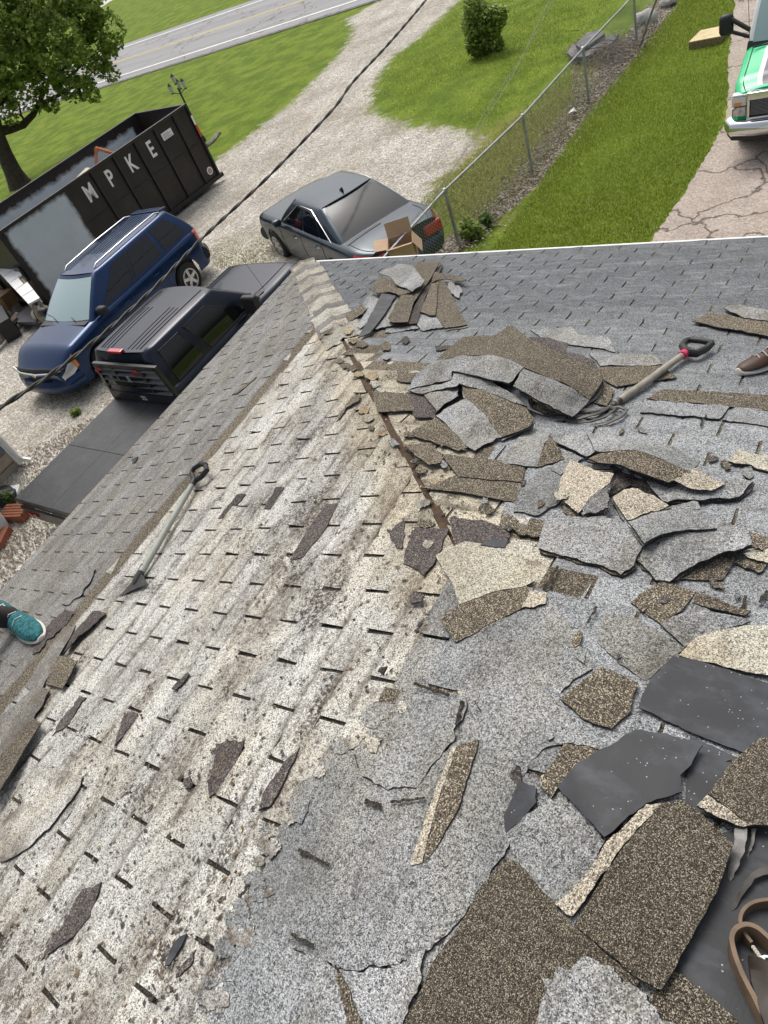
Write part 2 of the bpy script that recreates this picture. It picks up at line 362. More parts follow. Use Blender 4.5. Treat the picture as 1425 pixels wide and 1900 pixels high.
sh = strip_mesh(-.03, .004, .006, 'road_shoulder', plain('tar_edge', (.13, .125, .12), .9, noisy=.5, scale=3)); tag(sh, None, None, kind='structure')
# pale path far behind the tree
a_, b_ = at(172, 16), at(205, -6)
pv = [a_+np.array([0, 0, .02]), at(182, 18)+np.array([0, 0, .02]), at(222, -8)+np.array([0, 0, .02]), b_+np.array([0, 0, .02])]
tag(fromdata('path', pv, [(0, 1, 2, 3)], plain('pale_path', (.55, .54, .5), .9)), None, None, kind='structure')
# concrete drive
def conc_mat():
    m, t, b = newmat('cracked_concrete'); N = NT(t); p = N.pos()
    c = N.ramp(N.noise(p, 1.5, 8, .6), [(0, (.26, .22, .185)), (.5, (.40, .335, .285)), (.75, (.46, .40, .34)), (1, (.5, .45, .4))])
    c = N.mix(.8, c, N.ramp(N.sep(N.voro(p, 45)), [(0, .55), (.3, .9), (.8, 1.1), (1, 1.45)]), 'MULTIPLY')
    q = t.nodes.new('ShaderNodeVectorMath'); q.operation = 'ADD'; t.links.new(p, q.inputs[0])
    nn = t.nodes.new('ShaderNodeTexNoise'); nn.inputs['Scale'].default_value = 2.2; nn.inputs['Detail'].default_value = 6; t.links.new(p, nn.inputs['Vector'])
    sc = t.nodes.new('ShaderNodeVectorMath'); sc.operation = 'SCALE'; sc.inputs['Scale'].default_value = .7; t.links.new(nn.outputs['Color'], sc.inputs[0]); t.links.new(sc.outputs[0], q.inputs[1])
    cr = N.voro(q.outputs[0], .75, 'Distance', 'DISTANCE_TO_EDGE')
    ck = N.ramp(cr, [(0, 1), (.008, .8), (.02, 0), (1, 0)])
    c = N.mix(N.math('MULTIPLY', ck, .85), c, (.06, .05, .035))
    t.links.new(c, b.inputs['Base Color']); b.inputs['Roughness'].default_value = .92
    N.bump(N.math('MULTIPLY', ck, -1.), b, .6, .02); return m
edge = [(1205, 470), (1216, 440), (1240, 405), (1270, 365), (1300, 312), (1322, 275), (1345, 232), (1350, 190), (1352, 120), (1358, 60), (1364, 0), (1368, -60)]
le = []
for i in range(len(edge)-1):
    a_, b_ = at(*edge[i]), at(*edge[i+1]); k = 10
    for j in range(k): q = a_+(b_-a_)*j/k; le.append((q[0]+random.uniform(-.025, .025), q[1]))
dv_ = [(x, y, .045) for x, y in le]+[(x+.02, y, -.08) for x, y in le]+[(le[-1][0]+5, le[-1][1], .045), (le[0][0]+6, le[0][1], .045)]
nl = len(le); df = [tuple(range(nl))[::-1]+(2*nl+1, 2*nl)]+[(i, i+1, nl+i+1, nl+i) for i in range(nl-1)]
cd = fromdata('driveway', dv_, [df[0][::-1]]+df[1:], conc_mat()); tag(cd, None, None, kind='structure')

# ------------------------------------------------------------------ house
house = thing('house', 'low house with hipped shingle roof half torn off in the foreground', 'house', (1.4, -4.5, 0))
HO = Vector((1.4, -4.5, 0))
ex0, ey1, ez = E0; HW = 6.4; ex1 = ex0+2*HW; ey0 = -15.0; zr = ez+HW*math.tan(RP)
SIDING = plain('house_siding', (.55, .55, .52), .7); WHITE = plain('white_metal', (.78, .78, .76), .4)
hb = B().box((ex0+.4, ey0+.4, -.1), (ex1-.4, ey1-.4, ez-.12)); wall = hb.build('wall', SIDING, house); wall.location = -HO
def deck(name, th=.0):
    c = [(ex0, ey1, ez), (ex1, ey1, ez), (ex1, ey0, ez), (ex0, ey0, ez), (ex0+HW, ey1-HW, zr), (ex0+HW, ey0+HW, zr)]
    c = [(x, y, z-.012) for x, y, z in c]
    b = [(x, y, z-.14) for x, y, z in c[:4]]
    return c+b, [(3, 0, 4, 5), (0, 1, 4), (1, 2, 5, 4), (2, 3, 5), (0, 3, 9, 6), (1, 0, 6, 7), (2, 1, 7, 8), (3, 2, 8, 9), (6, 9, 8, 7)]
v, f = deck('roof'); v = [(a-HO.x, b-HO.y, c) for a, b, c in v]
roof = fromdata('roof', v, f, [G_PURP, SIDING], house, mi=[0, 0, 0, 0, 1, 1, 1, 1, 1])
HI = Matrix.Translation(-HO)
def rpart(o):        # child of the roof, mesh given in world space
    o.parent = roof; o.matrix_parent_inverse = Matrix.Identity(4); o.location = Vector(o.location)-HO; return o
de = B().box((ex0-.03, ey1+.022, ez-.10), (ex1, ey1+.042, ez+.008)).build('drip_edge', WHITE); rpart(de)
de = B().box((ex0-.028, ey0, ez-.10), (ex0-.004, ey1, ez-.012)).build('drip_edge', plain('grey_metal', (.25, .25, .25), .5)); rpart(de)

# --- shingles
EXP_L, TAB_L, EXP_R, TAB_R = .1257, .338, .1243, .316
def shingle_mesh(tab, exp, seed, mats, worn=1.0, H=.285, th=.005):
    rnd = random.Random(seed); v = []; f = []; mi = []
    W = 3*tab; sl = .0060
    def zz(y): return .0105*(1-y/H)
    def top(x, y, dz=0): v.append((x, y, zz(y)+th*.5+dz)); return len(v)-1
    rowA = []
    for k in range(3):
        x0 = k*tab+sl; x1 = (k+1)*tab-sl
        n = 7; base = []; midr = []; lift = rnd.choice([0, 0, .001, .003, .006])*worn; side = rnd.choice([0, 1])
        for i in range(n):
            u = i/(n-1); x = x0+(x1-x0)*u
            e = rnd.uniform(-.0025, .003)*worn
            if rnd.random() < .05*worn: e += rnd.uniform(.004, .016)
            l = lift*(u if side else 1-u)**2
            xx = x+(rnd.uniform(-.002, .002)*worn if i in (0, n-1) else 0)
            base.append(top(xx, max(0, e), l)); midr.append(top(x+(rnd.uniform(-.0012, .0012) if i in (0, n-1) else 0), exp*.62, l*.2))
        ed = [top(x0+(x1-x0)*i/(n-1), exp+.002) for i in range(n)]
        for a_, b_ in ((base, midr), (midr, ed)):
            for i in range(n-1): f.append((a_[i], a_[i+1], b_[i+1], b_[i])); mi.append(0)
        ring = list(reversed(ed[:1]+midr[:1]))+base+[midr[-1], ed[-1]]
        ring = [ed[0], midr[0]]+base+[midr[-1], ed[-1]]
        lo = []
        for q in ring: a_ = v[q]; v.append((a_[0], a_[1], a_[2]-th)); lo.append(len(v)-1)
        for i in range(len(ring)-1): f.append((lo[i], lo[i+1], ring[i+1], ring[i])); mi.append(2)
        rowA += ed
    h0 = [v[q] for q in rowA]; a0 = len(v)
    v += [(0, exp+.001, zz(exp)+th*.5-.0004), (W, exp+.001, zz(exp)+th*.5-.0004), (W, H, .0008), (0, H, .0008)]
    f.append((a0, a0+1, a0+2, a0+3)); mi.append(1)
    v += [(0, H, -.003), (W, H, -.003)]; f.append((a0+3, a0+2, a0+5, a0+4)); mi.append(2)
    me = bpy.data.meshes.new('shingle'); me.from_pydata(v, [], f); me.update()
    me.polygons.foreach_set('material_index', mi)
    for m_ in mats: me.materials.append(m_)
    return me
def frameL(d, s, off):   # x along decreasing? local x -> +s (world -Y), local y -> upslope
    o = Lp(d, s, off); X_ = Vector((0, -1, 0)); Y_ = Vector((CR, 0, SR)); N_ = Vector(NL)
    # x, y, n right-handed needs x cross y = n : (0,-1,0)x(CR,0,SR) = (-SR, 0, CR)
    return Matrix(((X_.x, Y_.x, N_.x, o.x), (X_.y, Y_.y, N_.y, o.y), (X_.z, Y_.z, N_.z, o.z), (0, 0, 0, 1)))
def frameR(d, s, off):   # local x -> -X so that x cross y = n
    o = Rp(d, s, off); X_ = Vector((-1, 0, 0)); Y_ = Vector((0, -CR, SR)); N_ = Vector(NR)
    return Matrix(((X_.x, Y_.x, N_.x, o.x), (X_.y, Y_.y, N_.y, o.y), (X_.z, Y_.z, N_.z, o.z), (0, 0, 0, 1)))
hipn = Vector((1, 1, 0)).normalized(); hip0 = Vector(E0)
def place(me, Mx, keep, name='shingle'):
    """keep: +1 keep right-plane side of the hip, -1 keep left-plane side; cut where it crosses"""
    cs = [Mx@Vector(c) for c in ((0, 0, 0), (TAB_L*3, 0, 0), (0, .285, 0), (TAB_L*3, .285, 0))]
    ds = [(c-hip0).dot(hipn)*keep for c in cs]
    if max(ds) < .03: return None
    o = bpy.data.objects.new(name, me)
    if min(ds) < .012:
        bm = bmesh.new(); bm.from_mesh(me); inv = Mx.inverted()
        cut = .010+random.uniform(-.004, .018)
        po = inv@(hip0+hipn*keep*cut); no = (inv.to_3x3()@hipn)*keep
        bmesh.ops.bisect_plane(bm, geom=bm.verts[:]+bm.edges[:]+bm.faces[:], plane_co=po, plane_no=no, clear_inner=True)
        if not bm.faces: bm.free(); return None
        m2 = me.copy(); bm.to_mesh(m2); bm.free(); o.data = m2
    COL.objects.link(o); o.parent = roof; o.matrix_parent_inverse = Matrix.Identity(4)
    o.matrix_local = Matrix.Translation(-HO)@Mx
    return o
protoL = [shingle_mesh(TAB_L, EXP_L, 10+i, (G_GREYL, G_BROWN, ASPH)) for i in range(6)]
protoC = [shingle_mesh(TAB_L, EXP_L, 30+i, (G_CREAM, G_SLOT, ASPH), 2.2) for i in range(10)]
protoT = [shingle_mesh(TAB_L, EXP_L, 50+i, (G_GREY, G_BROWN, ASPH), 1.5) for i in range(5)]
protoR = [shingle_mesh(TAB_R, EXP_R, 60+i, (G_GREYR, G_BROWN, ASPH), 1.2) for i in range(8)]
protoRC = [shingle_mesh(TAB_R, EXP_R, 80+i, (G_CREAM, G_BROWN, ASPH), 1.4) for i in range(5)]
def jit(M_):
    return M_@Matrix.Rotation(random.uniform(-.004, .004), 4, 'Z')
cnt = 0
# left slope: lattice phases measured on the slots
for k in range(-1, 42):
    d = .018+k*EXP_L; par = k % 2
    s0 = 4.50+(TAB_L/2 if par else 0)
    if k < 12: layer, off, pr = 'grey', .010, protoL
    elif k < 33: layer, off, pr = 'cream', 0., protoC
    else: layer, off, pr = 'top', .010, protoT
    runs = [(layer, off, pr)]
    if k in (11, 10): runs.append(('cream', 0., protoC))
    if k in (33, 34): runs.append(('cream', 0., protoC))
    smax = 7.1 if k > 20 else (6.5 if k > 8 else 5.9)
    for (ly, of_, pr_) in runs:
        sh_ = random.choice([0, 1, 2])*TAB_L
        i = -7
        while True:
            a_ = s0+sh_+(i-1)*3*TAB_L
            i += 1
            if a_ > smax: break
            if a_+3*TAB_L < d*CR-.1: continue
            if k < 0: continue
            Mx = jit(frameL(d, a_, of_))
            if place(random.choice(pr_), Mx, -1): cnt += 1
# right slope
def band(d):        # half width of the torn-back strip beside the hip, as s beyond the hip
    return float(np.interp(d, [0, 1.45, 1.7, 2.1, 2.4, 2.8, 3.4, 3.8, 4.1, 4.4, 5.5], [-.3, -.3, .06, .26, .3, .48, .5, .5, .3, -.3, -.3]))
for k in range(0, 42):
    d = .03+k*EXP_R; par = (k) % 2
    s0 = 3.351+(TAB_R/2 if par else 0)
    smax = 6.3
    hipS = d*CR
    i = -6
    sh_ = random.choice([0, 1, 2])*TAB_R
    while True:
        a_ = s0+sh_+i*3*TAB_R; i += 1           # a_ = larger-s end (local x runs towards the hip)
        if a_-3*TAB_R > smax: break
        if a_ < hipS-.1: continue
        lim = hipS+band(d)
        if band(d) > 0 and a_-3*TAB_R < lim-.05:
            # under-layer of old cream shingles shows here; the top shingle was torn away unless it lies well clear
            if place(random.choice(protoRC), jit(frameR(d, a_, 0.)), 1): cnt += 1
            if a_ > lim+TAB_R*1.2:
                # a torn remainder of the top layer: cut at the tear
                me = random.choice(protoR); Mx = frameR(d, a_, .010)
                bm = bmesh.new(); bm.from_mesh(me)
                xcut = (a_-lim)-random.uniform(0, .12); xcut = round(xcut/TAB_R)*TAB_R if random.random() < .7 else xcut
                bmesh.ops.bisect_plane(bm, geom=bm.verts[:]+bm.edges[:]+bm.faces[:], plane_co=(xcut, 0, 0), plane_no=(1, random.uniform(-.4, .4), 0), clear_outer=True)
                if bm.faces:
                    m2 = me.copy(); bm.to_mesh(m2); o = bpy.data.objects.new('shingle', m2); COL.objects.link(o); o.parent = roof; o.matrix_local = Matrix.Translation(-HO)@Mx; cnt += 1
                bm.free()
        else:
            if place(random.choice(protoR), jit(frameR(d, a_, .010)), 1): cnt += 1
# the 300 that show largest stay single; the rest become one joined part
def topx(P):
    w_ = M3.T@(np.array(P)-EYE); return (712.5+F*w_[0]/w_[2], 950+F*w_[1]/w_[2]) if w_[2] > .05 else (-9999, -9999)
lst = []
for o in [o for o in roof.children if o.name.split('.')[0] == 'shingle']:
    Mw = Matrix.Translation(HO)@o.matrix_basis; vs = o.data.vertices; x1_ = max(v.co.x for v in vs); x0_ = min(v.co.x for v in vs)
    q = [topx(Mw@Vector(c)) for c in ((x0_, 0, 0), (x1_, 0, 0), (x1_, .125, 0), (x0_, .125, 0))]
    q = [(min(1425, max(0, x)), min(1900, max(0, y))) for x, y in q]
    lst.append((abs(sum(q[i][0]*q[(i+1) % 4][1]-q[(i+1) % 4][0]*q[i][1] for i in range(4))/2), o))
lst.sort(key=lambda t: -t[0])
rest = [o for a_, o in lst[300:]]
if rest:
    rv, rf, rm, mats_ = [], [], [], []
    for o in rest:
        ix = []
        for m_ in o.data.materials:
            if m_ not in mats_: mats_.append(m_)
            ix.append(mats_.index(m_))
        n_ = len(rv); rv += [tuple(o.matrix_basis@v.co) for v in o.data.vertices]
        for p in o.data.polygons: rf.append(tuple(i+n_ for i in p.vertices)); rm.append(ix[p.material_index])
        bpy.data.objects.remove(o)
    ro = fromdata('shingle_field', rv, rf, mats_, roof, mi=rm); ro['kind'] = 'stuff'
# hip caps
def hipP(t, u, h=0):   # t metres (horizontal leg) up the hip, u across (negative = left slope)
    T = hip0+Vector((t, -t, t*math.tan(RP)))
    if u < 0:
        dirv = (Vector((0, -1, 0))*1+Vector((-CR, 0, -SR))*1).normalized(); nn = Vector(NL); return T+dirv*(-u)+nn*h
    dirv = (Vector((1, 0, 0))+Vector((0, CR, -SR))).normalized(); nn = Vector(NR); return T+dirv*u+nn*h
def hip_cap(t, seed, mat, wl=.15, wr=.15, sm=.008):
    rnd = random.Random(seed); v = []; us = [-wl, -wl*.55, -.03, 0, .03, wr*.55, wr]
    for j, (tt, hh_) in enumerate(((0, .030), (.09, .024), (.185, .018))):
        for i, u in enumerate(us):
            h = hh_+(.008 if abs(u) < .01 else 0)+rnd.uniform(0, .012 if j == 0 else .004)*abs(u)/.15
            v.append(hipP(t+tt+(rnd.uniform(-.012, .006) if j == 0 else 0), u+(rnd.uniform(-sm, sm) if i in (0, 6) else 0), h))
    f = []; mi = []; n = 7
    for j in range(2):
        for i in range(n-1): f.append((j*n+i, j*n+i+1, (j+1)*n+i+1, (j+1)*n+i)); mi.append(0)
    m0 = len(v); ring = list(range(n))+[2*n-1, 3*n-1]; ring = [2*n, n]+ring
    for q in ring: v.append(v[q]-Vector((0, 0, .008)))
    for i in range(len(ring)-1): f.append((m0+i, m0+i+1, ring[i+1], ring[i])); mi.append(1)
    o = fromdata('hip_cap', v, f, [mat, ASPH], mi=mi); rpart(o); return o
for i in range(21):
    hip_cap(-.02+i*.095+random.uniform(-.02, .02), i, G_CAP if i % 3 else G_GREYL, random.uniform(.11, .15), random.uniform(.13, .17))
# dark open seam along the hip
seam = []; sf = []
for i in range(60):
    t = 1.9+i*.06
    seam += [hipP(t, -.012-random.uniform(0, .022), .009), hipP(t, .014+random.uniform(0, .03), .009)]
for i in range(59): sf.append((2*i, 2*i+1, 2*i+3, 2*i+2))
rpart(fromdata('hip_seam', seam, sf, plain('rotten_wood', (.06, .035, .018), .9, noisy=.5, scale=30)))

G_RUST = granules('rusty_tan_granules', (.07, .05, .03), (.33, .26, .16), (.62, .55, .40), .2, .66, spots=.9, stain=(.14, .08, .04), stain_amt=.8, var=.2)
SEAM_FRINGE = True
# ------------------------------------------------------------------ torn pieces on the roof
def densify(pts, step, jag, rnd):
    out = []
    n = len(pts)
    for i in range(n):
        a_, b_ = pts[i], pts[(i+1) % n]; L = math.hypot(b_[0]-a_[0], b_[1]-a_[1]); k = max(1, int(L/step))
        nxp, nyp = -(b_[1]-a_[1])/(L+1e-9), (b_[0]-a_[0])/(L+1e-9)
        for j in range(k):
            u = j/k; e = (rnd.gauss(0, 1)*jag*.9+noise.noise(Vector((a_[0]*.07+j*.23, a_[1]*.07, i)))*jag*5*math.sin(math.pi*u)) if j else 0
            out.append((a_[0]+(b_[0]-a_[0])*u+nxp*e, a_[1]+(b_[1]-a_[1])*u+nyp*e, a_[2]+(b_[2]-a_[2])*u))
    return out
def piece(name, pts, mat, h=1.5, label=None, parent=None, jag=.5, th=.5, ctrl=(), wave=.15, group=None, seed=None, part=False, cat='shingle', nails=0):
    """pts: outline in photograph pixels with optional height (cm) above the slope; every vertex is laid on the real roof surface"""
    rnd = random.Random(seed if seed is not None else hash(tuple(pts)) % 99991)
    P = [(p[0], p[1], p[2] if len(p) > 2 else h) for p in pts]
    xs_ = [p[0] for p in P]; ys_ = [p[1] for p in P]; size = max(max(xs_)-min(xs_), max(ys_)-min(ys_))
    step = max(3.0, min(9, size/14)); O = densify(P, step, jag, rnd)
    src = P+[tuple(c) for c in ctrl]
    grid = max(7, min(22, size/9)); V2 = [Vector((p[0], p[1])) for p in O]; hs = [p[2] for p in O]
    poly = [(p[0], p[1]) for p in O]; y = min(ys_)+grid*.5
    def hint(x, y):
        sw = sh2 = 0
        for q in src:
            w_ = 1/((q[0]-x)**2+(q[1]-y)**2+8)**1.5; sw += w_; sh2 += w_*q[2]
        return sh2/sw
    while y < max(ys_):
        x = min(xs_)+grid*.5
        while x < max(xs_):
            if inside(poly, x, y):
                if min((q[0]-x)**2+(q[1]-y)**2 for q in O) > (grid*.4)**2: V2.append(Vector((x, y))); hs.append(hint(x, y))
            x += grid
        y += grid
    r = delaunay_2d_cdt(V2, [], [list(range(len(O)))], 1, 1e-4)
    vo, fo, src_i = r[0], r[2], r[3]
    top = []; nrm = []
    for i, q in enumerate(vo):
        si = src_i[i][0] if src_i[i] else None
        h_ = hs[si] if si is not None else hint(q[0], q[1])
        w0_, n0_ = onroof(q[0], q[1], 0); dd = (w0_[2]-E0[2])/SR
        h_ += 1.2 if (n0_ is NR or dd > 4.02 or dd < 1.5) else .35
        h_ += wave*noise.noise(Vector(w0_)*6+Vector((rnd.random()*0, 0, 0)))*2
        w_, n_ = onroof(q[0], q[1], max(.0015, h_/100)); top.append(Vector(w_)); nrm.append(Vector(n_))
    # boundary
    from collections import Counter
    ec = Counter(); od = {}
    for t_ in fo:
        for i in range(len(t_)):
            a_, b_ = t_[i], t_[(i+1) % len(t_)]; ec[frozenset((a_, b_))] += 1; od[frozenset((a_, b_))] = (a_, b_)
    tk = th/100; n = len(top); v = top+[p-q*tk for p, q in zip(top, nrm)]
    # pixel y grows downwards: find orientation from the geometry
    t_ = fo[0]; fn = (top[t_[1]]-top[t_[0]]).cross(top[t_[2]]-top[t_[0]]); flip = fn.dot(nrm[t_[0]]) < 0
    f = []; mi = []
    for t_ in fo:
        t1 = tuple(t_)[::-1] if flip else tuple(t_)
        f.append(t1); mi.append(0); f.append(tuple(i+n for i in t1[::-1])); mi.append(1)
    for e, c_ in ec.items():
        if c_ == 1:
            a_, b_ = od[e]
            if flip: a_, b_ = b_, a_
            f.append((a_, a_+n, b_+n, b_)); mi.append(1)
    me = bpy.data.meshes.new(name); me.from_pydata([tuple(p) for p in v], [], f); me.update(); me.polygons.foreach_set('material_index', mi)
    me.polygons.foreach_set('use_smooth', [m_ == 0 for m_ in mi]); me.set_sharp_from_angle(angle=R_(50))
    o = link(name, me, [mat, ASPH]); recenter(o)
    if part: rpart(o)
    elif parent is not None:
        o.location = o.location-parent.location; o.parent = parent
    else: tag(o, label, cat, group)
    return o
# ---- top-layer remnants that are still nailed down (parts of the roof)
rf_ = random.Random(12)
for i in range(30):
    t = 1.75+i*.088; cpt = hipP(t, rf_.choice([-1, 1])*rf_.uniform(.02, .10), 0); wpx = M3.T@(np.array(cpt)-EYE); x, y = 712.5+1280*wpx[0]/wpx[2], 950+1280*wpx[1]/wpx[2]
    if y > 1040: break
    r0 = rf_.uniform(7, 15)*(.45+y/1300); a0 = rf_.uniform(-1.2, .6)
    pts = [(x+math.cos(a0+6.283*j/5)*r0*rf_.uniform(.6, 1.3), y+math.sin(a0+6.283*j/5)*r0*.6*rf_.uniform(.6, 1.3), rf_.uniform(1.2, 2.2)) for j in range(5)]
    piece('cap_remnant', pts, rf_.choice([G_RUST, G_RUST, G_CAP, G_BROWN]), part=True, jag=.7, wave=.1, th=.35)
def patch(pts, mat, **k): return piece('torn_shingle', pts, mat, part=True, **k)
patch([(1010,1108,1.8),(1040,1140,1.8),(1075,1195,1.8),(1100,1240,1.6),(1062,1262,1.4),(1030,1292,1.2),(1060,1335,1.6),(1112,1390,1.8),(1060,1378,1.6),(1015,1385,1.5),(1000,1398,1.2),(962,1452,1.2),(915,1430,1),(885,1370,1.2),(868,1290,1.2),(838,1230,1.4),(848,1192,1.4),(900,1160,1.7),(960,1135,1.8)], G_GREY, jag=1.1, wave=.25)
patch([(742,1285),(800,1288),(866,1300),(858,1335),(846,1345),(842,1375),(800,1420),(770,1462),(720,1466),(672,1440),(655,1395),(665,1372),(706,1384),(722,1330)], G_GREY, h=1.9, jag=1.8, wave=.3)
patch([(545,1462),(610,1400),(652,1386),(672,1442),(720,1468),(772,1464),(800,1424),(842,1378),(905,1378),(960,1454),(945,1560),(900,1640),(860,1700),(800,1760),(740,1790),(640,1800),(545,1760),(450,1720),(478,1655),(505,1560)], G_GREY, h=1.6, jag=2.2, wave=.2)
patch([(450,1722),(545,1762),(640,1802),(730,1795),(790,1760),(775,1830),(745,1905),(640,1930),(372,1930),(400,1850),(425,1790)], G_GREY, h=2.0, jag=2.4, wave=.4)
patch([(808,1030),(862,1004),(960,1015),(992,1078),(976,1086),(908,1100),(852,1122),(838,1080)], G_CREAM2, h=2.2, jag=.7, wave=.2)
patch([(976,1086),(984,1095),(966,1130),(928,1148),(880,1175),(846,1192),(816,1146),(850,1122),(908,1100)], G_BROWN, h=2.0, jag=.8)
patch([(968,1128),(984,1094),(1016,1100),(1012,1120),(990,1127)], G_TAN, h=2.6, jag=.9)
patch([(782,905),(850,880),(972,893),(956,932),(860,914)], G_BROWN, h=1.5)
patch([(818,842),(900,850),(974,868),(968,894),(850,884)], G_BROWN, h=2.0)
patch([(834,961),(900,966),(945,985),(940,1003),(888,1012),(845,1016)], G_PURP, h=1.3, jag=1.1)
patch([(942,970),(1008,978),(1002,996),(962,992)], G_BROWN, h=1.5, jag=.8)
patch([(690,726),(754,730),(772,742),(768,762),(700,764)], G_BROWN, h=2.0, jag=.6)
patch([(760,806),(797,779),(832,795),(864,836),(820,826)], G_BROWN, h=1.8, jag=.7)
patch([(740,690),(795,692),(770,712),(735,706)], G_BROWN, h=1.2)
patch([(765,978),(834,980),(820,1012),(806,1044),(786,1067),(768,1052),(748,1046),(757,1008)], G_PURP, h=1.4, jag=.8)
patch([(714,1274),(748,1281),(728,1335),(706,1384),(668,1371),(690,1330)], G_BROWN, h=1.4, jag=.6)
patch([(604,936),(628,934),(600,985),(562,1034),(538,1038),(560,1000)], G_PURP, h=1.2, jag=.7)
patch([(512,903),(527,904),(507,944),(489,944)], G_PURP, h=1.2, jag=.4)
patch([(440,917),(456,917),(422,959),(404,962)], G_PURP, h=1.2, jag=.4)
patch([(736,972),(752,966),(746,1018),(734,1014),(722,990)], G_PURP, h=1.3, jag=.8)
patch([(188,1636),(167,1700),(136,1738),(76,1782),(96,1740),(126,1690),(152,1650)], G_PURP, h=1.3, jag=1.4)
patch([(254,1322),(256,1330),(212,1383),(224,1345),(230,1322)], G_PURP, h=1.2, jag=.8)
patch([(148,1290),(160,1294),(125,1345),(96,1365),(118,1330)], G_PURP, h=1.2, jag=1.0)
patch([(452,1374),(440,1412),(405,1470),(388,1480),(390,1440),(400,1380)], G_PURP, h=1.2, jag=1.6)
patch([(1292,1098),(1394,1134),(1381,1142),(1284,1119)], G_BROWN, h=2.2)
patch([(1170,1117,1.5),(1230,1076,2),(1292,1097,2),(1264,1134,2),(1226,1158,1.6)], G_BROWN, jag=.6)
patch([(1226,1158,2),(1291,1126,2.4),(1350,1140,2.4),(1394,1152,2.4),(1339,1168,2.2),(1271,1200,1.8)], G_GREY, jag=.9)
patch([(1108,1190,1.2),(1120,1141,1.2),(1168,1141,1.4),(1271,1202,1.4),(1250,1216,1.3),(1199,1264,1.2),(1150,1232,1.1)], G_GREY, jag=1.0, th=.7)
patch([(1284,596),(1314,580),(1440,597),(1440,626)], G_BROWN, h=3, jag=.5)
patch([(1200,739),(1232,722),(1440,733),(1440,763),(1300,748)], G_BROWN, h=1.6, jag=.6)
patch([(1199,741),(1300,750),(1354,754),(1335,777),(1240,769),(1188,765)], G_GREYR, h=1.8, jag=.8, th=.8)
patch([(1362,755),(1440,764),(1440,794),(1340,779)], G_GREYR, h=1.8, jag=.8, th=.8)
patch([(1093,656),(1216,658),(1228,675),(1164,678),(1114,679)], G_GREY, h=2.2, jag=.7)
patch([(1112,681),(1224,678),(1256,700),(1143,717),(1120,705)], G_BROWN, h=2, jag=.5)
patch([(984,612),(1062,606),(1075,622),(1128,625),(1142,653),(1093,643),(1020,640)], G_GREY, h=1.8, jag=.9)
patch([(1343,572),(1366,564),(1440,575),(1440,596),(1382,590)], G_GREY, h=3.6, jag=.8)
patch([(1350,856,2.5),(1372,835,3),(1440,848,3),(1440,876,2.5)], G_CREAM2, jag=1.2, th=.9)
patch([(79,1435),(100,1424),(154,1440),(138,1475),(90,1538),(40,1580),(0,1600),(0,1530),(40,1490)], G_CREAM, h=1.8, jag=.9)
patch([(46,1274,1.5),(116,1165,2.5),(140,1160,3.5),(112,1212,3.5),(72,1290,2.5)], G_GREYL, jag=.7, th=.7)
patch([(70,1270),(92,1281),(78,1310),(62,1335),(0,1405),(0,1330)], G_GREYL, h=2.5, jag=1.2)
patch([(165,1050),(178,1056),(150,1105),(128,1122),(112,1118),(140,1085)], G_GREYL, h=2.2, jag=1.2)
patch([(80,1170),(120,1130),(140,1138),(100,1180),(60,1215)], G_PURP, h=1.6, jag=1.5)
patch([(158,708),(172,700),(178,704),(146,736),(130,738)], G_BROWN, h=1.5) if False else None
patch([(470,703),(477,699),(440,730),(430,733)], G_BROWN, h=1.6, jag=.4)
for (x0_, y0q, x1_, y1q, w_) in ((553,1576,611,1605,7), (540,1732,581,1755,7), (724,1488,788,1480,5), (768,1268,834,1290,6), (1009,1096,1036,1050,6), (1089,1156,1108,1125,5), (676,1486,708,1496,10), (1300,790,1310,770,4), (858,1300,846,1345,6), (1424,1095,1410,1118,6), (1384,1105,1376,1140,6), (622,1790,640,1830,5), (462,1640,445,1665,4), (880,1300,892,1318,4)):
    dx, dy = x1_-x0_, y1q-y0q; l_ = math.hypot(dx, dy); ux, uy = -dy/l_*w_*.5, dx/l_*w_*.5
    piece('worn_slot', [(x0_+ux, y0q+uy), (x1_+ux, y1q+uy), (x1_-ux, y1q-uy), (x0_-ux, y0q-uy)], G_SLOT, h=2.6 if y0q > 1200 else 2.2, part=True, jag=.8, th=.1, wave=.2)
bl_ = [(745, 1285), (655, 1392), (545, 1462), (492, 1600), (450, 1722), (412, 1820), (380, 1900)]
for i in range(44):
    k_ = rf_.uniform(0, len(bl_)-1.001); j = int(k_); u = k_-j; x = bl_[j][0]*(1-u)+bl_[j+1][0]*u+rf_.gauss(4, 14); y = bl_[j][1]*(1-u)+bl_[j+1][1]*u+rf_.gauss(0, 10); r0 = rf_.uniform(10, 30); a0 = rf_.uniform(0, 6.28)
    pts = [(x+math.cos(a0+6.283*q/7)*r0*rf_.uniform(.5, 1.2), y+math.sin(a0+6.283*q/7)*r0*rf_.uniform(.5, 1.2), 1.75+.012*i) for q in range(7)]
    piece('torn_shingle', pts, rf_.choice([G_GREY, G_GREY, G_CREAM, G_CREAM]), part=True, jag=1.6, wave=.1, th=.15)
# black roofing felt laid bare
patch([(1250,1217),(1300,1226),(1440,1272),(1440,1420),(1390,1400),(1290,1362),(1184,1312),(1205,1262)], G_BLACK, h=2.1, jag=.6, th=.3)
patch([(1280,1365),(1450,1440),(1450,1560),(1270,1500)], G_BLACK, h=1.8, jag=.6, th=.3)
patch([(1340,1545),(1460,1520),(1500,1990),(1380,1960),(1225,1800),(1300,1680)], G_BLACK, h=1.7, jag=.6, th=.3)

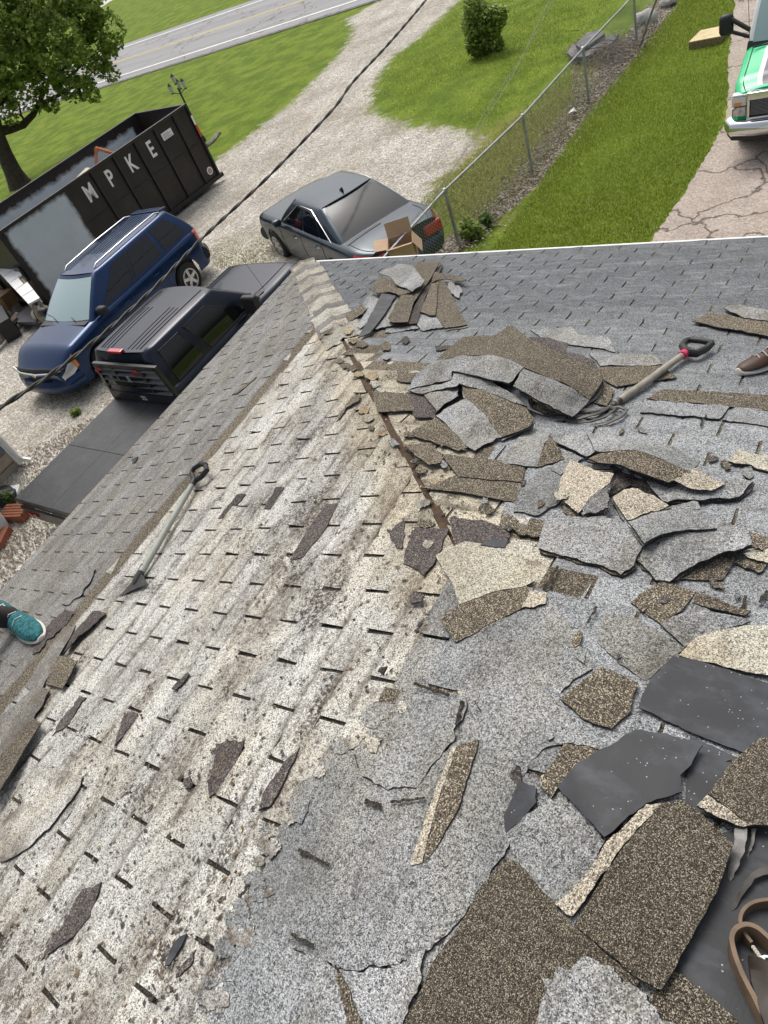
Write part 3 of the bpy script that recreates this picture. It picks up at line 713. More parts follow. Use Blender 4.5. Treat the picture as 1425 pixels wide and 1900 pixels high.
# ---- loose pieces, each lying free
K = 'torn roof shingles lying loose on the slope'
def loose(label, pts, mat, sub=None, ply=0, **k):
    o = piece('loose_shingle', pts, mat, label=label, group=K, **k)
    for q_ in range(ply):
        g_ = 1+q_; low = [(p[0]+g_*(2.5 if (i*7+q_*3) % 3 else -3), p[1]+g_*(4+(i*5+q_) % 4), max(.4, (p[2] if len(p) > 2 else k.get('h', 1.5))*(.78-.2*q_)-.5)) for i, p in enumerate(pts)]
        kk = {a_: b_ for a_, b_ in k.items() if a_ in ('jag', 'th')}; kk['jag'] = k.get('jag', .5)*1.4
        piece('lower_ply', low, (G_BROWN, G_GREY, G_PURP)[(len(pts)+q_) % 3], parent=o, **kk)
    for s_ in (sub or []):
        q = dict(h=k.get('h', 1.5)); q.update(s_[2] if len(s_) > 2 else {})
        piece('tab', s_[0], s_[1], parent=o, **q)
    return o
# far heap near the corner of the roof
loose('grey speckled shingle crowning the small heap near the far corner', [(704,506,12),(738,489,12),(765,493,13),(778,509,13),(788,520,12),(765,541,11),(734,527,12),(723,513,12)], G_GREY, jag=.9, wave=.3)
loose('brown curled shingle under the grey one on top of the small heap', [(686,535,8),(702,521,9),(704,508,10),(730,522,10),(767,541,10),(740,548,9),(721,541,8),(698,544,7)], G_BROWN, jag=.5)
loose('longest brown shingle of the small heap, reaching towards the eave', [(775,485,5),(817,486,5),(800,515,7),(768,560,8),(757,597,6),(728,598,6),(720,590,7),(745,545,9),(762,515,9)], G_BROWN, jag=.3)
loose('thin dark shingle edge stacked beneath the longest brown one', [(818,490,3),(822,492,3),(790,548,6),(773,600,4),(727,604,3.5),(722,598,4),(757,592,5),(786,535,6)], G_PURP, jag=.3)
loose('dark plank-like strip lying shiny side up at the left of the small heap', [(708,544,7),(735,548,7),(712,585,5.5),(687,617,3.5),(663,627,2.5),(678,603,4)], G_BLACK, jag=.3)
loose('narrow grey shingle left of the dark strip in the small heap', [(662,605,2),(690,560,4),(704,553,5),(678,602,3),(668,610,2)], G_GREY, jag=.5)
loose('grey shingle edge between dark strip and brown shingle in the small heap', [(696,611,2.5),(734,549,5),(748,550,6),(726,594,4),(728,604,3)], G_GREY, jag=.7)
loose('grey tab with ragged bottom edge under the small heap', [(713,607,1.6),(770,602,2.4),(777,609,2),(730,617,1.5),(715,617,1.4)], G_GREY, jag=.8)
loose('wide brown shingle at the right of the small heap', ply=1, pts=[(802,523,5),(824,520,5),(836,543,4.5),(848,568,4),(867,602,2.5),(826,609,2.5),(808,584,4)], mat=G_BROWN, jag=.4)
loose('brown shingle in the middle right of the small heap', [(801,525,6.4),(813,523,6.4),(808,584,5),(799,585,5),(780,578,5)], G_BROWN, jag=.4)
loose('pale grey tab poking out under the brown shingles of the small heap', [(780,577,3.5),(800,584,3.5),(808,583,3.5),(824,607,2.2),(784,614,2.2),(773,600,3)], G_GREY, jag=.7)
loose('curled brown arm pointing right from the small heap', [(807,505,7),(851,512,6),(866,519,7),(849,522,5),(824,517,5.5),(801,524,7)], G_BROWN, jag=.5)
loose('crumbled grey scrap at the right end of the small heap', [(828,526,3),(842,524,3.5),(858,539,3),(851,553,2.5),(838,545,3)], G_GREY, jag=1.3)
loose('bent brown shingle left of the small heap', [(641,586,3),(670,565,6),(681,573,5),(665,586,3),(647,598,1.6)], G_BROWN, jag=.4)
loose('flat grey shingle left of the small heap', [(643,582,1.5),(672,564,2.5),(690,541,3),(704,552,3),(678,574,3),(660,585,2)], G_GREY, jag=.5)
# big arched heap
loose('dark jagged flap sticking out at the top of the arched heap', [(982,625,6),(1020,627,9),(1055,637,10),(1048,654,9),(1080,658,8),(1105,671,8),(1114,690,6),(1090,690,6),(1046,668,7),(1000,642,6)], G_PURP, jag=.8)
loose('brown shingle corner at the right foot of the arched heap', [(1118,709,4),(1141,724,2.5),(1126,753,1.8),(1102,748,2.5)], G_BROWN, jag=.5)
loose('pale grey tab under the right foot of the arched heap', [(1100,748,2),(1122,761,2),(1102,778,1.6),(1064,774,2)], G_GREY, jag=.8)
loose('dark shingle at the left foot of the arched heap', [(752,728,1.8),(784,730,3),(800,750,3.4),(811,764,3),(808,776,1.8),(769,773,1.6)], G_PURP, jag=.6)
loose('brown shingle nearest the seam below the arched heap', [(764,800,1.6),(808,774,2.2),(840,800,2.4),(868,830,2),(850,836,1.7),(800,815,1.6)], G_BROWN, jag=.7)
loose('folded shingle with grey and brown halves leaning at the front of the arched heap', ply=1, pts=[(855,710,9),(887,718,10),(930,738,10),(976,757,9),(990,777,7),(985,789,6),(957,802,4),(929,811,3),(899,768,6),(867,741,7)], mat=G_BROWN, jag=.5, th=.6,
      sub=[([(808,771,3),(832,755,4.5),(858,741,6),(868,742,7),(899,768,6.2),(930,811,3.2),(905,822,2.4),(881,836,2),(867,828,2),(835,795,2.6)], G_GREY, dict(jag=.9, th=.6))])
loose('small grey tab jutting left under the arch', [(787,733,5),(820,724,6),(852,714,7),(850,734,6),(832,745,5),(811,763,4)], G_GREY, jag=.7)
loose('middle grey shingle sagging below the arch', ply=1, pts=[(758,724,3.5),(800,715,6),(837,706,9),(842,692,11),(868,693,12),(914,709,12),(950,730,10),(978,754,7),(946,744,8),(900,724,10),(852,711,10),(848,716,9),(820,722,7),(784,731,4.5)], mat=G_GREY, jag=.7, th=.7)
loose('black underside of a shingle bent below the arch', [(914,708,9),(950,716,10),(976,733,9),(984,757,6),(1010,770,5),(960,752,6)], G_BLACK, jag=.6)
loose('brown scrap caught under the right end of the arch', [(980,738,6),(1010,748,6),(1022,765,4),(1012,768,3),(988,758,4)], G_BROWN, jag=1.0)
loose('big arched shingle with brown top half over grey tabs, top of the heap', ply=2, pts=[(917,622,13),(932,613,12),(949,603,10),(976,624,12),(1015,643,13),(1058,665,12),(1114,688,9),(1119,703,8),(1108,722,7),(1094,741,6),(1061,718,11),(1015,699,14),(970,680,16),(917,659,17),(858,659,15),(808,669,9),(832,645,11),(861,625,13)], mat=G_BROWN, jag=.5, th=.6,
      sub=[([(757,724,2.6),(764,706,4),(776,690,6),(808,669,9.5),(858,659,15.4),(917,659,17.4),(948,668,17),(972,681,16.4),(958,696,15),(944,711,14),(905,703,14.4),(870,694,13),(838,688,12),(838,704,9),(800,713,6)], G_GREY, dict(jag=.8, th=.7)),
           ([(972,684,16.2),(1015,700,14.4),(1061,719,11.4),(1094,742,6.4),(1080,757,5.2),(1062,773,5),(1010,748,9),(952,716,13),(962,700,15)], G_GREY, dict(jag=.8, th=.7))])
# heap in front of it
loose('pale grey shingle laid flat left of the front heap', [(974,798,2),(1022,804,2.4),(1008,830,3),(996,866,2),(931,861,1.6),(948,828,2)], G_GREY, jag=.6)
loose('brown folded corner between two pale shingles of the front heap', [(1022,806,3.5),(1030,820,5),(1047,850,2.5),(1029,858,2),(996,866,2),(1006,832,3.6)], G_BROWN, jag=.5)
loose('light grey pointed shingle at the top left of the front heap', [(1027,817,2.6),(1055,805,3),(1086,801,4),(1115,812,5),(1106,836,5),(1088,847,3.6)], G_GREY, jag=.5)
loose('narrow grey sliver below the pointed shingle', [(1036,830,1.6),(1084,850,2.2),(1040,881,1.6),(1016,868,1.4),(1046,850,2)], G_GREY, jag=.8)
loose('flat grey shingle half hidden left of the tan curl', [(960,905,1.5),(1015,868,1.8),(1042,884,2),(1040,930,2),(1000,955,1.8),(953,950,1.4)], G_GREY, jag=1.0)
loose('dark brown shingle in the hollow of the front heap', [(1138,874,4),(1160,874,5),(1195,892,5),(1222,922,3),(1170,900,2.4),(1128,922,2)], G_PURP, jag=.6)
loose('tan shingle lying in the middle of the front heap', ply=1, pts=[(1136,922,4),(1158,908,6),(1182,906,7),(1215,920,6.5),(1242,938,5.5),(1200,952,4),(1164,965,3)], mat=G_TAN, jag=.6)
loose('brown shingle scrap below the tan curl', [(1040,930,2.4),(1075,955,2.4),(1120,945,2.4),(1118,965,1.8),(1085,972,1.6),(1046,950,1.6)], G_BROWN, jag=.9)
loose('curled tan and brown shingle at the left of the front heap', [(1058,852,5),(1084,864,7),(1110,874,8),(1139,878,8),(1132,895,8),(1108,912,7),(1090,930,6),(1073,952,4),(1044,928,4),(1036,905,5),(1040,888,5)], G_TAN, jag=.6, th=.6,
      sub=[([(1108,912,7.2),(1128,900,8),(1130,922,7),(1128,942,6),(1110,950,5),(1074,954,4.2),(1090,930,6)], G_GREY, dict(jag=1.4, th=.6))])
loose('little white curled scrap beside the tan curl', [(1025,914,5),(1040,910,6),(1055,913,6),(1052,924,5),(1034,928,4.5)], G_CREAM2, jag=.5)
loose('thin grey edge below the long wavy shingle', [(1082,862,6),(1150,861,8),(1176,879,7),(1195,890,6),(1136,869,6),(1080,872,5)], G_GREY, jag=.6)
loose('pale grey shingle right of the hollow in the front heap', ply=1, pts=[(1198,892,6),(1240,898,5),(1300,900,5),(1379,888,5),(1398,893,4.5),(1372,921,3),(1298,928,3.4),(1228,928,4)], mat=G_GREY, jag=1.0, th=.7)
loose('tan edged shingle lying over the pale grey one', [(1250,890,8),(1270,880,8),(1288,868,8),(1346,898,5.5),(1320,910,5.5),(1279,905,6.5)], G_TAN, jag=1.0)
loose('long wavy shingle, grey above and brown below, topping the front heap', ply=1, pts=[(1092,851,8),(1121,840,10),(1150,836,11),(1180,836,11.5),(1224,851,11),(1283,876,8),(1262,887,7.5),(1239,895,8),(1195,879,10),(1151,862,10),(1110,858,9)], mat=G_BROWN, jag=.5, th=.6,
      sub=[([(1088,803,5),(1136,807,6),(1180,814,8),(1213,818,9),(1234,822,9),(1268,838,8),(1300,855,7),(1281,876,8),(1224,850,11),(1180,835,11.4),(1121,838,10),(1103,835,8)], G_GREY, dict(jag=.6, th=.6))])
loose('grey strip under the tan middle shingle', [(1239,940,3),(1294,927,3),(1299,944,2.6),(1242,949,2.4)], G_GREY, jag=.7)
loose('grey shingle with a scooped lower edge, right of the large grey slab', ply=1, pts=[(1165,968,7),(1200,955,7),(1242,946,6.5),(1301,946,6),(1315,962,6),(1330,980,6),(1290,983,6.4),(1254,985,7),(1225,992,7.6),(1196,1008,8)], mat=G_GREY, jag=.6, th=.6)
loose('small brown shingle under the light slab at the right', [(1261,1074,1.7),(1335,1030,3),(1376,1020,3),(1360,1045,2.2),(1342,1076,1.7)], G_BROWN, jag=.6)
loose('cream scrap at the right edge below the light slab', [(1379,1027,4),(1440,1013,4),(1424,1044,3),(1388,1034,3.4)], G_CREAM2, jag=.8)
loose('brown scrap under the cream scrap at the right edge', [(1362,1044,2),(1386,1034,2.6),(1424,1046,2.4),(1410,1063,1.8)], G_BROWN, jag=.8)
loose('tan and brown scrap above the cream scrap at the right edge', [(1390,986,4),(1440,1000,4.6),(1440,1016,4.4),(1402,1018,4.2)], G_BROWN, jag=.8)
loose('light slab with curved bottom edge, right of the largest grey slab', ply=1, pts=[(1176,1034,2.4),(1196,1010,4),(1230,992,5),(1262,986,5.4),(1327,984,5),(1342,958,4.4),(1366,978,5.4),(1390,1000,6),(1396,1010,6),(1335,1027,6),(1305,1040,5.4),(1279,1053,4.4),(1242,1079,2.8),(1217,1076,2.4)], mat=G_GREY, jag=.7, th=.6)
loose('largest grey slab in front of the heap with a ragged corner', ply=1, pts=[(1010,968,2.4),(1029,953,3),(1080,960,3.4),(1121,957,4),(1165,972,5),(1200,1001,5),(1188,1022,4.2),(1176,1049,3.4),(1152,1066,2.6),(1120,1050,2.6),(1060,1034,2.4),(999,1017,2)], mat=G_GREY, jag=.9, th=.7)
loose('cream slab at the right edge beside the black felt', [(1260,1216,2),(1291,1182,3),(1340,1168,4),(1384,1160,4),(1440,1160,4),(1440,1254,3),(1346,1238,2)], G_CREAM2, jag=.8, th=.7)
loose('brown shingle lying in front of the black felt and left of it', [(1040,1297,2),(1080,1264,2.4),(1118,1238,2.4),(1150,1250,2.6),(1185,1267,2.4),(1171,1320,2),(1135,1352,1.8),(1083,1335,1.7)], G_BROWN, jag=.8)
loose('black torn shingle back between brown shingles', [(1034,1459,2.4),(1060,1428,2.8),(1093,1403,3),(1178,1354,3.6),(1240,1362,4),(1304,1382,4),(1286,1410,4),(1262,1438,3.6),(1265,1469,3),(1199,1490,2.6),(1160,1520,2.6),(1121,1553,2.4)], G_BLACK, jag=1.0, th=.5)
loose('brown shingle with speckled face left of the black shingle back', [(1048,1378,1.8),(1114,1392,2),(1070,1428,2.2),(1034,1462,2.2),(1023,1480,2),(999,1455,1.8)], G_BROWN, jag=.7)
loose('small black scrap at the left of the white tab', [(964,1448,2),(995,1462,2.4),(995,1488,2.4),(968,1520,2),(939,1547,1.6),(934,1515,1.6)], G_BLACK, jag=.7)
loose('white and grey tab in front of the black shingle back', [(939,1547,1.7),(978,1510,2.8),(1020,1480,3),(1060,1518,3),(1097,1546,3),(1122,1560,3.4),(1086,1625,2.8),(1044,1688,2),(995,1652,1.7),(960,1605,1.6)], G_GREY, jag=.8, th=.6)
loose('brown shingle curling up at the right edge beside the felt', [(1314,1472,5),(1357,1413,5),(1413,1367,5.5),(1440,1372,6),(1440,1532,5),(1392,1531,5)], G_BROWNC, jag=.7, th=.6,
      sub=[([(1293,1494,3.6),(1313,1474,5),(1350,1500,5),(1391,1531,5),(1378,1534,4.4),(1330,1515,4)], G_TAN, dict(jag=.9, th=.6))])
loose('huge brown shingle nearest the camera at the lower right', [(1227,1490,4),(1265,1483,4.6),(1310,1518,5.4),(1360,1565,6),(1346,1610,5.6),(1332,1652,5.2),(1284,1738,4.6),(1227,1838,3.6),(1178,1812,3),(1120,1760,3),(1065,1715,2.6),(1105,1650,3),(1150,1580,3.6)], G_BROWNC, jag=.7, th=.6, wave=.3,
      sub=[([(1199,1492,3.6),(1228,1489,4),(1150,1576,3.6),(1062,1700,2.4),(1030,1678,2),(1088,1620,3),(1124,1562,3.4)], G_TAN, dict(jag=1.0, th=.6))])
loose('broad dark brown shingle across the bottom of the picture', [(740,1905,1.6),(772,1860,1.8),(800,1790,2),(868,1692,2.2),(892,1645,2.2),(938,1590,2),(965,1604,2.2),(1062,1716,2.6),(1186,1822,2.6),(1160,1880,2),(1120,1950,2),(900,1960,1.8),(700,1960,1.6)], G_BROWNC, jag=.8, wave=.2)
loose('crumbly grey lump of granules at the bottom edge', [(1005,1815,4),(1050,1800,5),(1092,1775,5),(1125,1790,6),(1150,1812,6),(1190,1840,5),(1215,1868,5),(1260,1905,4),(1250,1970,4),(990,1970,4),(1000,1880,3.6)], G_GREY, jag=3.0, wave=1.4, th=1.2)
loose('brown shingle strip at the bottom right under the black felt', [(1241,1790,2),(1300,1835,2.4),(1363,1888,2.4),(1400,1960,2),(1280,1960,2),(1200,1868,2)], G_BROWNC, jag=.7)
loose('long narrow wedge with a tan edge lying alone below the seam', [(848,1382,2.2),(888,1372,2.2),(872,1430,2.4),(850,1500,2.4),(812,1568,2),(786,1600,1.8),(800,1530,2.4),(826,1450,2.4)], G_BROWN, jag=.6,
      sub=[([(838,1386,2.4),(848,1383,2.4),(826,1450,2.6),(800,1530,2.6),(784,1600,2),(760,1606,1.8),(778,1555,2),(812,1452,2.2)], G_TAN, dict(jag=.6, th=.6))])
loose('dark pointed wedge on the cream slope, below the brown patch', [(556,1386),(550,1400),(522,1460),(500,1496),(479,1504),(486,1476),(512,1436),(535,1405)], G_PURP, h=1.8, jag=.7)
loose('dark lens-shaped chip near the bottom edge on the cream slope', [(346,1732),(338,1752),(314,1790),(305,1792),(316,1760),(332,1738)], G_BLACK, h=1.8, jag=.4)
loose('purplish chip beside the lens-shaped chip near the bottom edge', [(362,1762),(356,1786),(336,1808),(326,1812),(340,1785)], G_PURP, h=1.6, jag=.6)
loose('rounded dark chip just left of the seam', [(757,1108),(775,1099),(787,1103),(782,1116),(764,1118)], G_PURP, h=2.2, jag=.6)
loose('small grey leaf-like chip on the cream slope above a slot', [(700,1245,1.6),(706,1238,3),(718,1236,4),(710,1252,1.8)], G_PURP, h=2.2, jag=.4)
loose('small rounded chip in the lower left on the cream slope', [(340,1448),(352,1440),(356,1458),(344,1464)], G_PURP, h=2, jag=.6)
loose('dark slate-like chip right of the seam', [(891,1011),(918,998),(943,1003),(935,1016)], G_BLACK, h=2.6, jag=.4)
loose('rolled narrow chip on the cream slope at left', [(348,1246),(351,1252),(326,1281),(318,1278)], G_PURP, h=2, jag=.5)
loose('brown wedge with a cast shadow left of the seam', [(655,735,1.8),(668,729,3),(667,742,3),(645,755,2.4),(624,783,1.5),(640,752,1.8)], G_BROWN, jag=.5)
loose('brown leaf-shaped shingle scrap right of the seam', [(751,826),(770,824),(800,822),(821,842),(818,858),(796,862),(770,845)], G_BROWN, h=2.6, jag=.8)
loose('lifted brown shingle by the left layer edge beside the shoe', [(172,1133,2.2),(197,1137,2.2),(170,1162,3.4),(141,1186,4.4),(116,1213,3.4),(133,1179,3)], G_PURP, jag=.6)
loose('tan-brown bent shingle end below the lifted one at left', [(110,1216,4),(126,1220,4),(143,1226,4),(130,1252,4),(116,1278,3),(84,1268,2.4)], G_BROWN, jag=.4)
loose('long brown strip raised at the left edge of the picture', [(63,1333,4.5),(76,1341,4.5),(40,1400,6),(-12,1486,7),(-30,1440,6),(10,1390,5)], G_BROWN, jag=.4)
loose('small black chip high on the grey left slope', [(243,853,1.4),(256,847,3),(252,856,2),(245,860,1.4)], G_BLACK, jag=.4)
loose('little flat dark chip beside the stepped brown tabs', [(807,641),(836,641),(832,648),(810,650)], G_PURP, h=2, jag=.3)
loose('narrow tan scrap with a slot at the bottom centre', [(620,1808),(632,1806),(660,1870),(680,1930),(655,1930),(640,1880)], G_BROWN, h=2.6, jag=1.0)

# small torn scraps between the heaps, one of each colour at each spot
rs_ = random.Random(77)
for (cx_, cy_, where) in ((900, 792, 'in front of the arched heap'), (1000, 898, 'left of the tan curl'), (1330, 866, 'behind the front heap near the right edge'), (880, 946, 'among the cream tabs right of the seam'), (1225, 1120, 'beside the flat brown patch below the light slab'),
        (820, 872, 'beside the brown leaf-shaped scrap'), (990, 1404, 'above the small black scrap'), (1060, 1215, 'above the brown shingle in front of the felt'), (1150, 790, 'beside the tines of the fork'), (720, 640, 'at the foot of the small far heap'), (1350, 1112, 'at the right edge above the cream slab'), (975, 985, 'left of the largest grey slab'), (770, 768, 'between the seam and the arched heap')):
    for (cn_, mt_) in (('brown', G_BROWN), ('pale grey', G_GREY), ('dark', G_PURP)):
        x = cx_+rs_.gauss(0, 34); y = cy_+rs_.gauss(0, 24); r0 = rs_.uniform(6, 14)*(.5+y/1500); a0 = rs_.uniform(0, 6.28); el = rs_.uniform(.4, .9); k_ = rs_.choice((4, 5, 5, 6)); pts = []
        for j in range(k_):
            a_ = 6.283*j/k_+rs_.uniform(-.3, .3); u, v_ = math.cos(a_)*r0*rs_.uniform(.7, 1.2), math.sin(a_)*r0*el*rs_.uniform(.7, 1.2)
            pts.append((x+u*math.cos(a0)-v_*math.sin(a0), y+u*math.sin(a0)+v_*math.cos(a0), 1.5+rs_.uniform(0, .9)))
        piece('shingle_scrap', pts, mt_, label='small %s torn scrap %s' % (cn_, where), group='small shingle scraps among the heaps', jag=.45, cat='scrap', wave=.05, th=.4)
# crumbs of asphalt, leaves and straw strewn over the slopes
def crumbs(name, n, mats, rng, region, size, flat=.25, kind='stuff', lift=.016):
    b = B(); rnd = random.Random(rng)
    for i in range(n):
        x, y = region(rnd)
        w0_, n0_ = onroof(x, y, lift)
        p = Vector(w0_); nn = Vector(n0_); a_ = nn.orthogonal().normalized(); a_.rotate(Matrix.Rotation(rnd.uniform(0, 6.28), 3, nn)); c_ = nn.cross(a_)
        s_ = size*rnd.uniform(.35, 1.3); l_ = s_*rnd.uniform(.6, 2.2)
        v = [p+a_*l_*rnd.uniform(.5, .8)+c_*s_*.2, p+c_*s_*.6, p-a_*l_*rnd.uniform(.4, .8)-c_*s_*.1, p-c_*s_*rnd.uniform(.3, .7)]
        b.add(v+[p+nn*s_*flat], [(0, 1, 4), (1, 2, 4), (2, 3, 4), (3, 0, 4)], rnd.randrange(len(mats)))
    o = b.build(name, mats); o.data.validate(); return tag(o, None, None, kind=kind)
LEAF = plain('dead_leaf', (.16, .10, .05), .8); STRAW = plain('straw', (.62, .55, .33), .7); CHIP = plain('asphalt_chip', (.06, .052, .048), .85); CHIPB = plain('granule_chip', (.20, .17, .13), .9)
def leftreg(r):
    while True:
        x, y = r.uniform(0, 870), r.uniform(560, 1900)
        if y > 1700-1.25*x+ (-140): return x, y
crumbs('roof_debris', 1500, [CHIP, CHIP, CHIPB, LEAF], 3, leftreg, .010)
def clus(cs):
    def g(r):
        c_ = r.choice(cs); return r.gauss(c_[0], c_[2]), r.gauss(c_[1], c_[3])
    return g
crumbs('roof_debris', 1500, [CHIP, CHIPB, LEAF, CHIP], 4, clus([(480,1010,28,22),(520,1040,20,14),(125,1225,20,22),(70,1200,25,20),(360,850,25,18),(270,960,40,25),(410,1420,14,30),(250,1480,30,25),(300,1770,25,40),(840,1090,10,20),(150,1360,30,20),(40,1500,20,20)]), .008)
crumbs('roof_debris', 420, [CHIP, CHIPB, CHIP, STRAW], 5, lambda r: (r.uniform(700, 1425), r.uniform(520, 1500)), .009)
crumbs('straw_bits', 46, [STRAW], 6, lambda r: (r.uniform(60, 480), r.uniform(1100, 1600)), .007, flat=.1)

#ENDP#
# ------------------------------------------------------------------ vehicles
def paint(name, col, metal=.1, rough=.34):
    m, t, b = newmat(name); N = NT(t)
    b.inputs['Metallic'].default_value = metal; b.inputs['Roughness'].default_value = rough
    b.inputs['Coat Weight'].default_value = .3; b.inputs['Coat Roughness'].default_value = .04; b.inputs['Specular IOR Level'].default_value = .35
    tc = t.nodes.new('ShaderNodeTexCoord'); d = N.noise(tc.outputs['Object'], 3.5, 7, .65)
    c = N.mix(N.ramp(d, [(0, 0), (.45, .0), (.75, .03), (1, .06)]), col, (.20, .19, .17)); t.links.new(c, b.inputs['Base Color'])
    return m
NAVY = paint('navy_paint', (.006, .030, .095), .4, .26); DKNAVY = paint('dark_navy_paint', (.004, .008, .022), .25, .3); CHAR = paint('charcoal_paint', (.032, .048, .062), .45, .26)
GREENP = paint('green_paint', (.02, .58, .24), 0, .3); DGREY = paint('dark_grey_wrap', (.09, .09, .12), 0, .4); WPAINT = paint('white_paint', (.75, .75, .75), 0, .3)
GLASS = plain('tinted_glass', (.006, .007, .008), .04, 0, 0, spec=.55)
GLASSL = plain('windshield_sky_reflection', (.30, .42, .42), .08, 0, 1.0, spec=.9)  # pale teal base colour stands in for the sky reflected in the windshield
GLASSM = plain('tinted_rear_glass', (.022, .026, .028), .12, 0, 0, spec=.6)
RUB = plain('tyre_rubber', (.018, .018, .018), .85, bump=.2, scale=40); BLKP = plain('black_plastic', (.018, .018, .019), .55); BLKM = plain('black_metal', (.016, .016, .017), .42, coat=.3, noisy=.3, scale=6)
CHROME = plain('chrome', (.72, .73, .74), .12, 1.0); ALLOY = plain('alloy', (.55, .56, .58), .3, .9); LAMP = plain('lamp_lens', (.62, .64, .64), .12, .3, 1); AMBER = plain('amber_lens', (.75, .22, .02), .2, 0, 1); RED = plain('red_lens', (.5, .008, .012), .15, 0, 1)
def sst(x): x = max(0, min(1, x)); return x*x*(3-2*x)
class Body:
    def __init__(s, L, W, top, zb=.24, wheels=(), R=.40, zc=.33, nose=.5, tail=.5, plan=.16, shoulder=.10, crown=.03, xr=None):
        s.L = L; s.W = W; s.top = top; s.zb = zb; s.wh = wheels; s.R = R; s.zc = zc; s.plan = plan; s.sh = shoulder; s.cr = crown; s.nose = nose; s.tail = tail
        s.x0 = xr if xr is not None else -L/2; s.x1 = L/2
    def prof(s, x):
        wv = s.W/2; q = 0
        if x > s.x1-s.nose: q = (x-(s.x1-s.nose))/s.nose
        elif x < s.x0+s.tail: q = ((s.x0+s.tail)-x)/s.tail
        w = wv*(1-s.plan*q**2.6); zt = s.top(x); zb = s.zb+.10*q**4
        for c in s.wh:
            d = abs(x-c)
            if d < s.R: zb = max(zb, s.zc+math.sqrt(s.R**2-d*d))
        zs = zt-s.sh; P = []
        for i in range(8):
            v = i/7; z = zb+(zs-zb)*v; u = (z-s.zb)/(zs-s.zb+1e-6)
            yy = w*(1-.055*(1-u)**2-.03*u**3+.0)
            P.append((yy, z))
        P += [(w*.955, zs+s.sh*.45), (w*.90, zs+s.sh*.85), (w*.82, zt), (w*.62, zt+s.cr*.5), (w*.35, zt+s.cr*.85), (0, zt+s.cr)]
        return P
    def xs(s):
        a = list(np.linspace(s.x0, s.x1, 61))
        for c in s.wh: a += [c+s.R*math.cos(math.pi*i/12) for i in range(13)]+[c-s.R-.004, c+s.R+.004]
        a = sorted(set(round(q, 4) for q in a)); return a
    def build(s, name, mat, parent):
        X_ = s.xs(); v = []; f = []; n = 14; m = 2*n-1
        for x in X_:
            P = s.prof(x); row = [(x, y, z) for y, z in P]+[(x, -y, z) for y, z in P[-2::-1]]; v += row
        for i in range(len(X_)-1):
            for k in range(m-1): f.append((i*m+k, i*m+k+1, (i+1)*m+k+1, (i+1)*m+k))
        f.append(tuple(range(m))); f.append(tuple(range((len(X_)-1)*m, len(X_)*m))[::-1])
        b = B(); b.add(v, f); o = b.build(name, mat, parent, smooth=True); return o
    def pt(s, x, k, side=1, off=0):
        P = s.prof(x); k = max(0, min(len(P)-1.001, k)); i = int(k); u = k-i
        y = P[i][0]*(1-u)+P[i+1][0]*u; z = P[i][1]*(1-u)+P[i+1][1]*u
        dy, dz = P[i+1][0]-P[i][0], P[i+1][1]-P[i][1]; l = math.hypot(dy, dz)+1e-9; ny_, nz_ = dz/l, -dy/l
        if ny_ < 0 and k < 8: ny_, nz_ = -ny_, -nz_
        if k >= 8 and nz_ < 0: ny_, nz_ = -ny_, -nz_
        return Vector((x, side*(y+ny_*off), z+nz_*off))
    def patch(s, name, xa, xb, ka, kb, side, off, mat, parent, nu=10, nv=5):
        v = [s.pt(xa+(xb-xa)*i/nu, ka+(kb-ka)*j/nv, side, off) for i in range(nu+1) for j in range(nv+1)]
        f = [(i*(nv+1)+j, i*(nv+1)+j+1, (i+1)*(nv+1)+j+1, (i+1)*(nv+1)+j) for i in range(nu) for j in range(nv)]
        b = B(); b.add(v, f); return b.build(name, mat, parent, smooth=True)
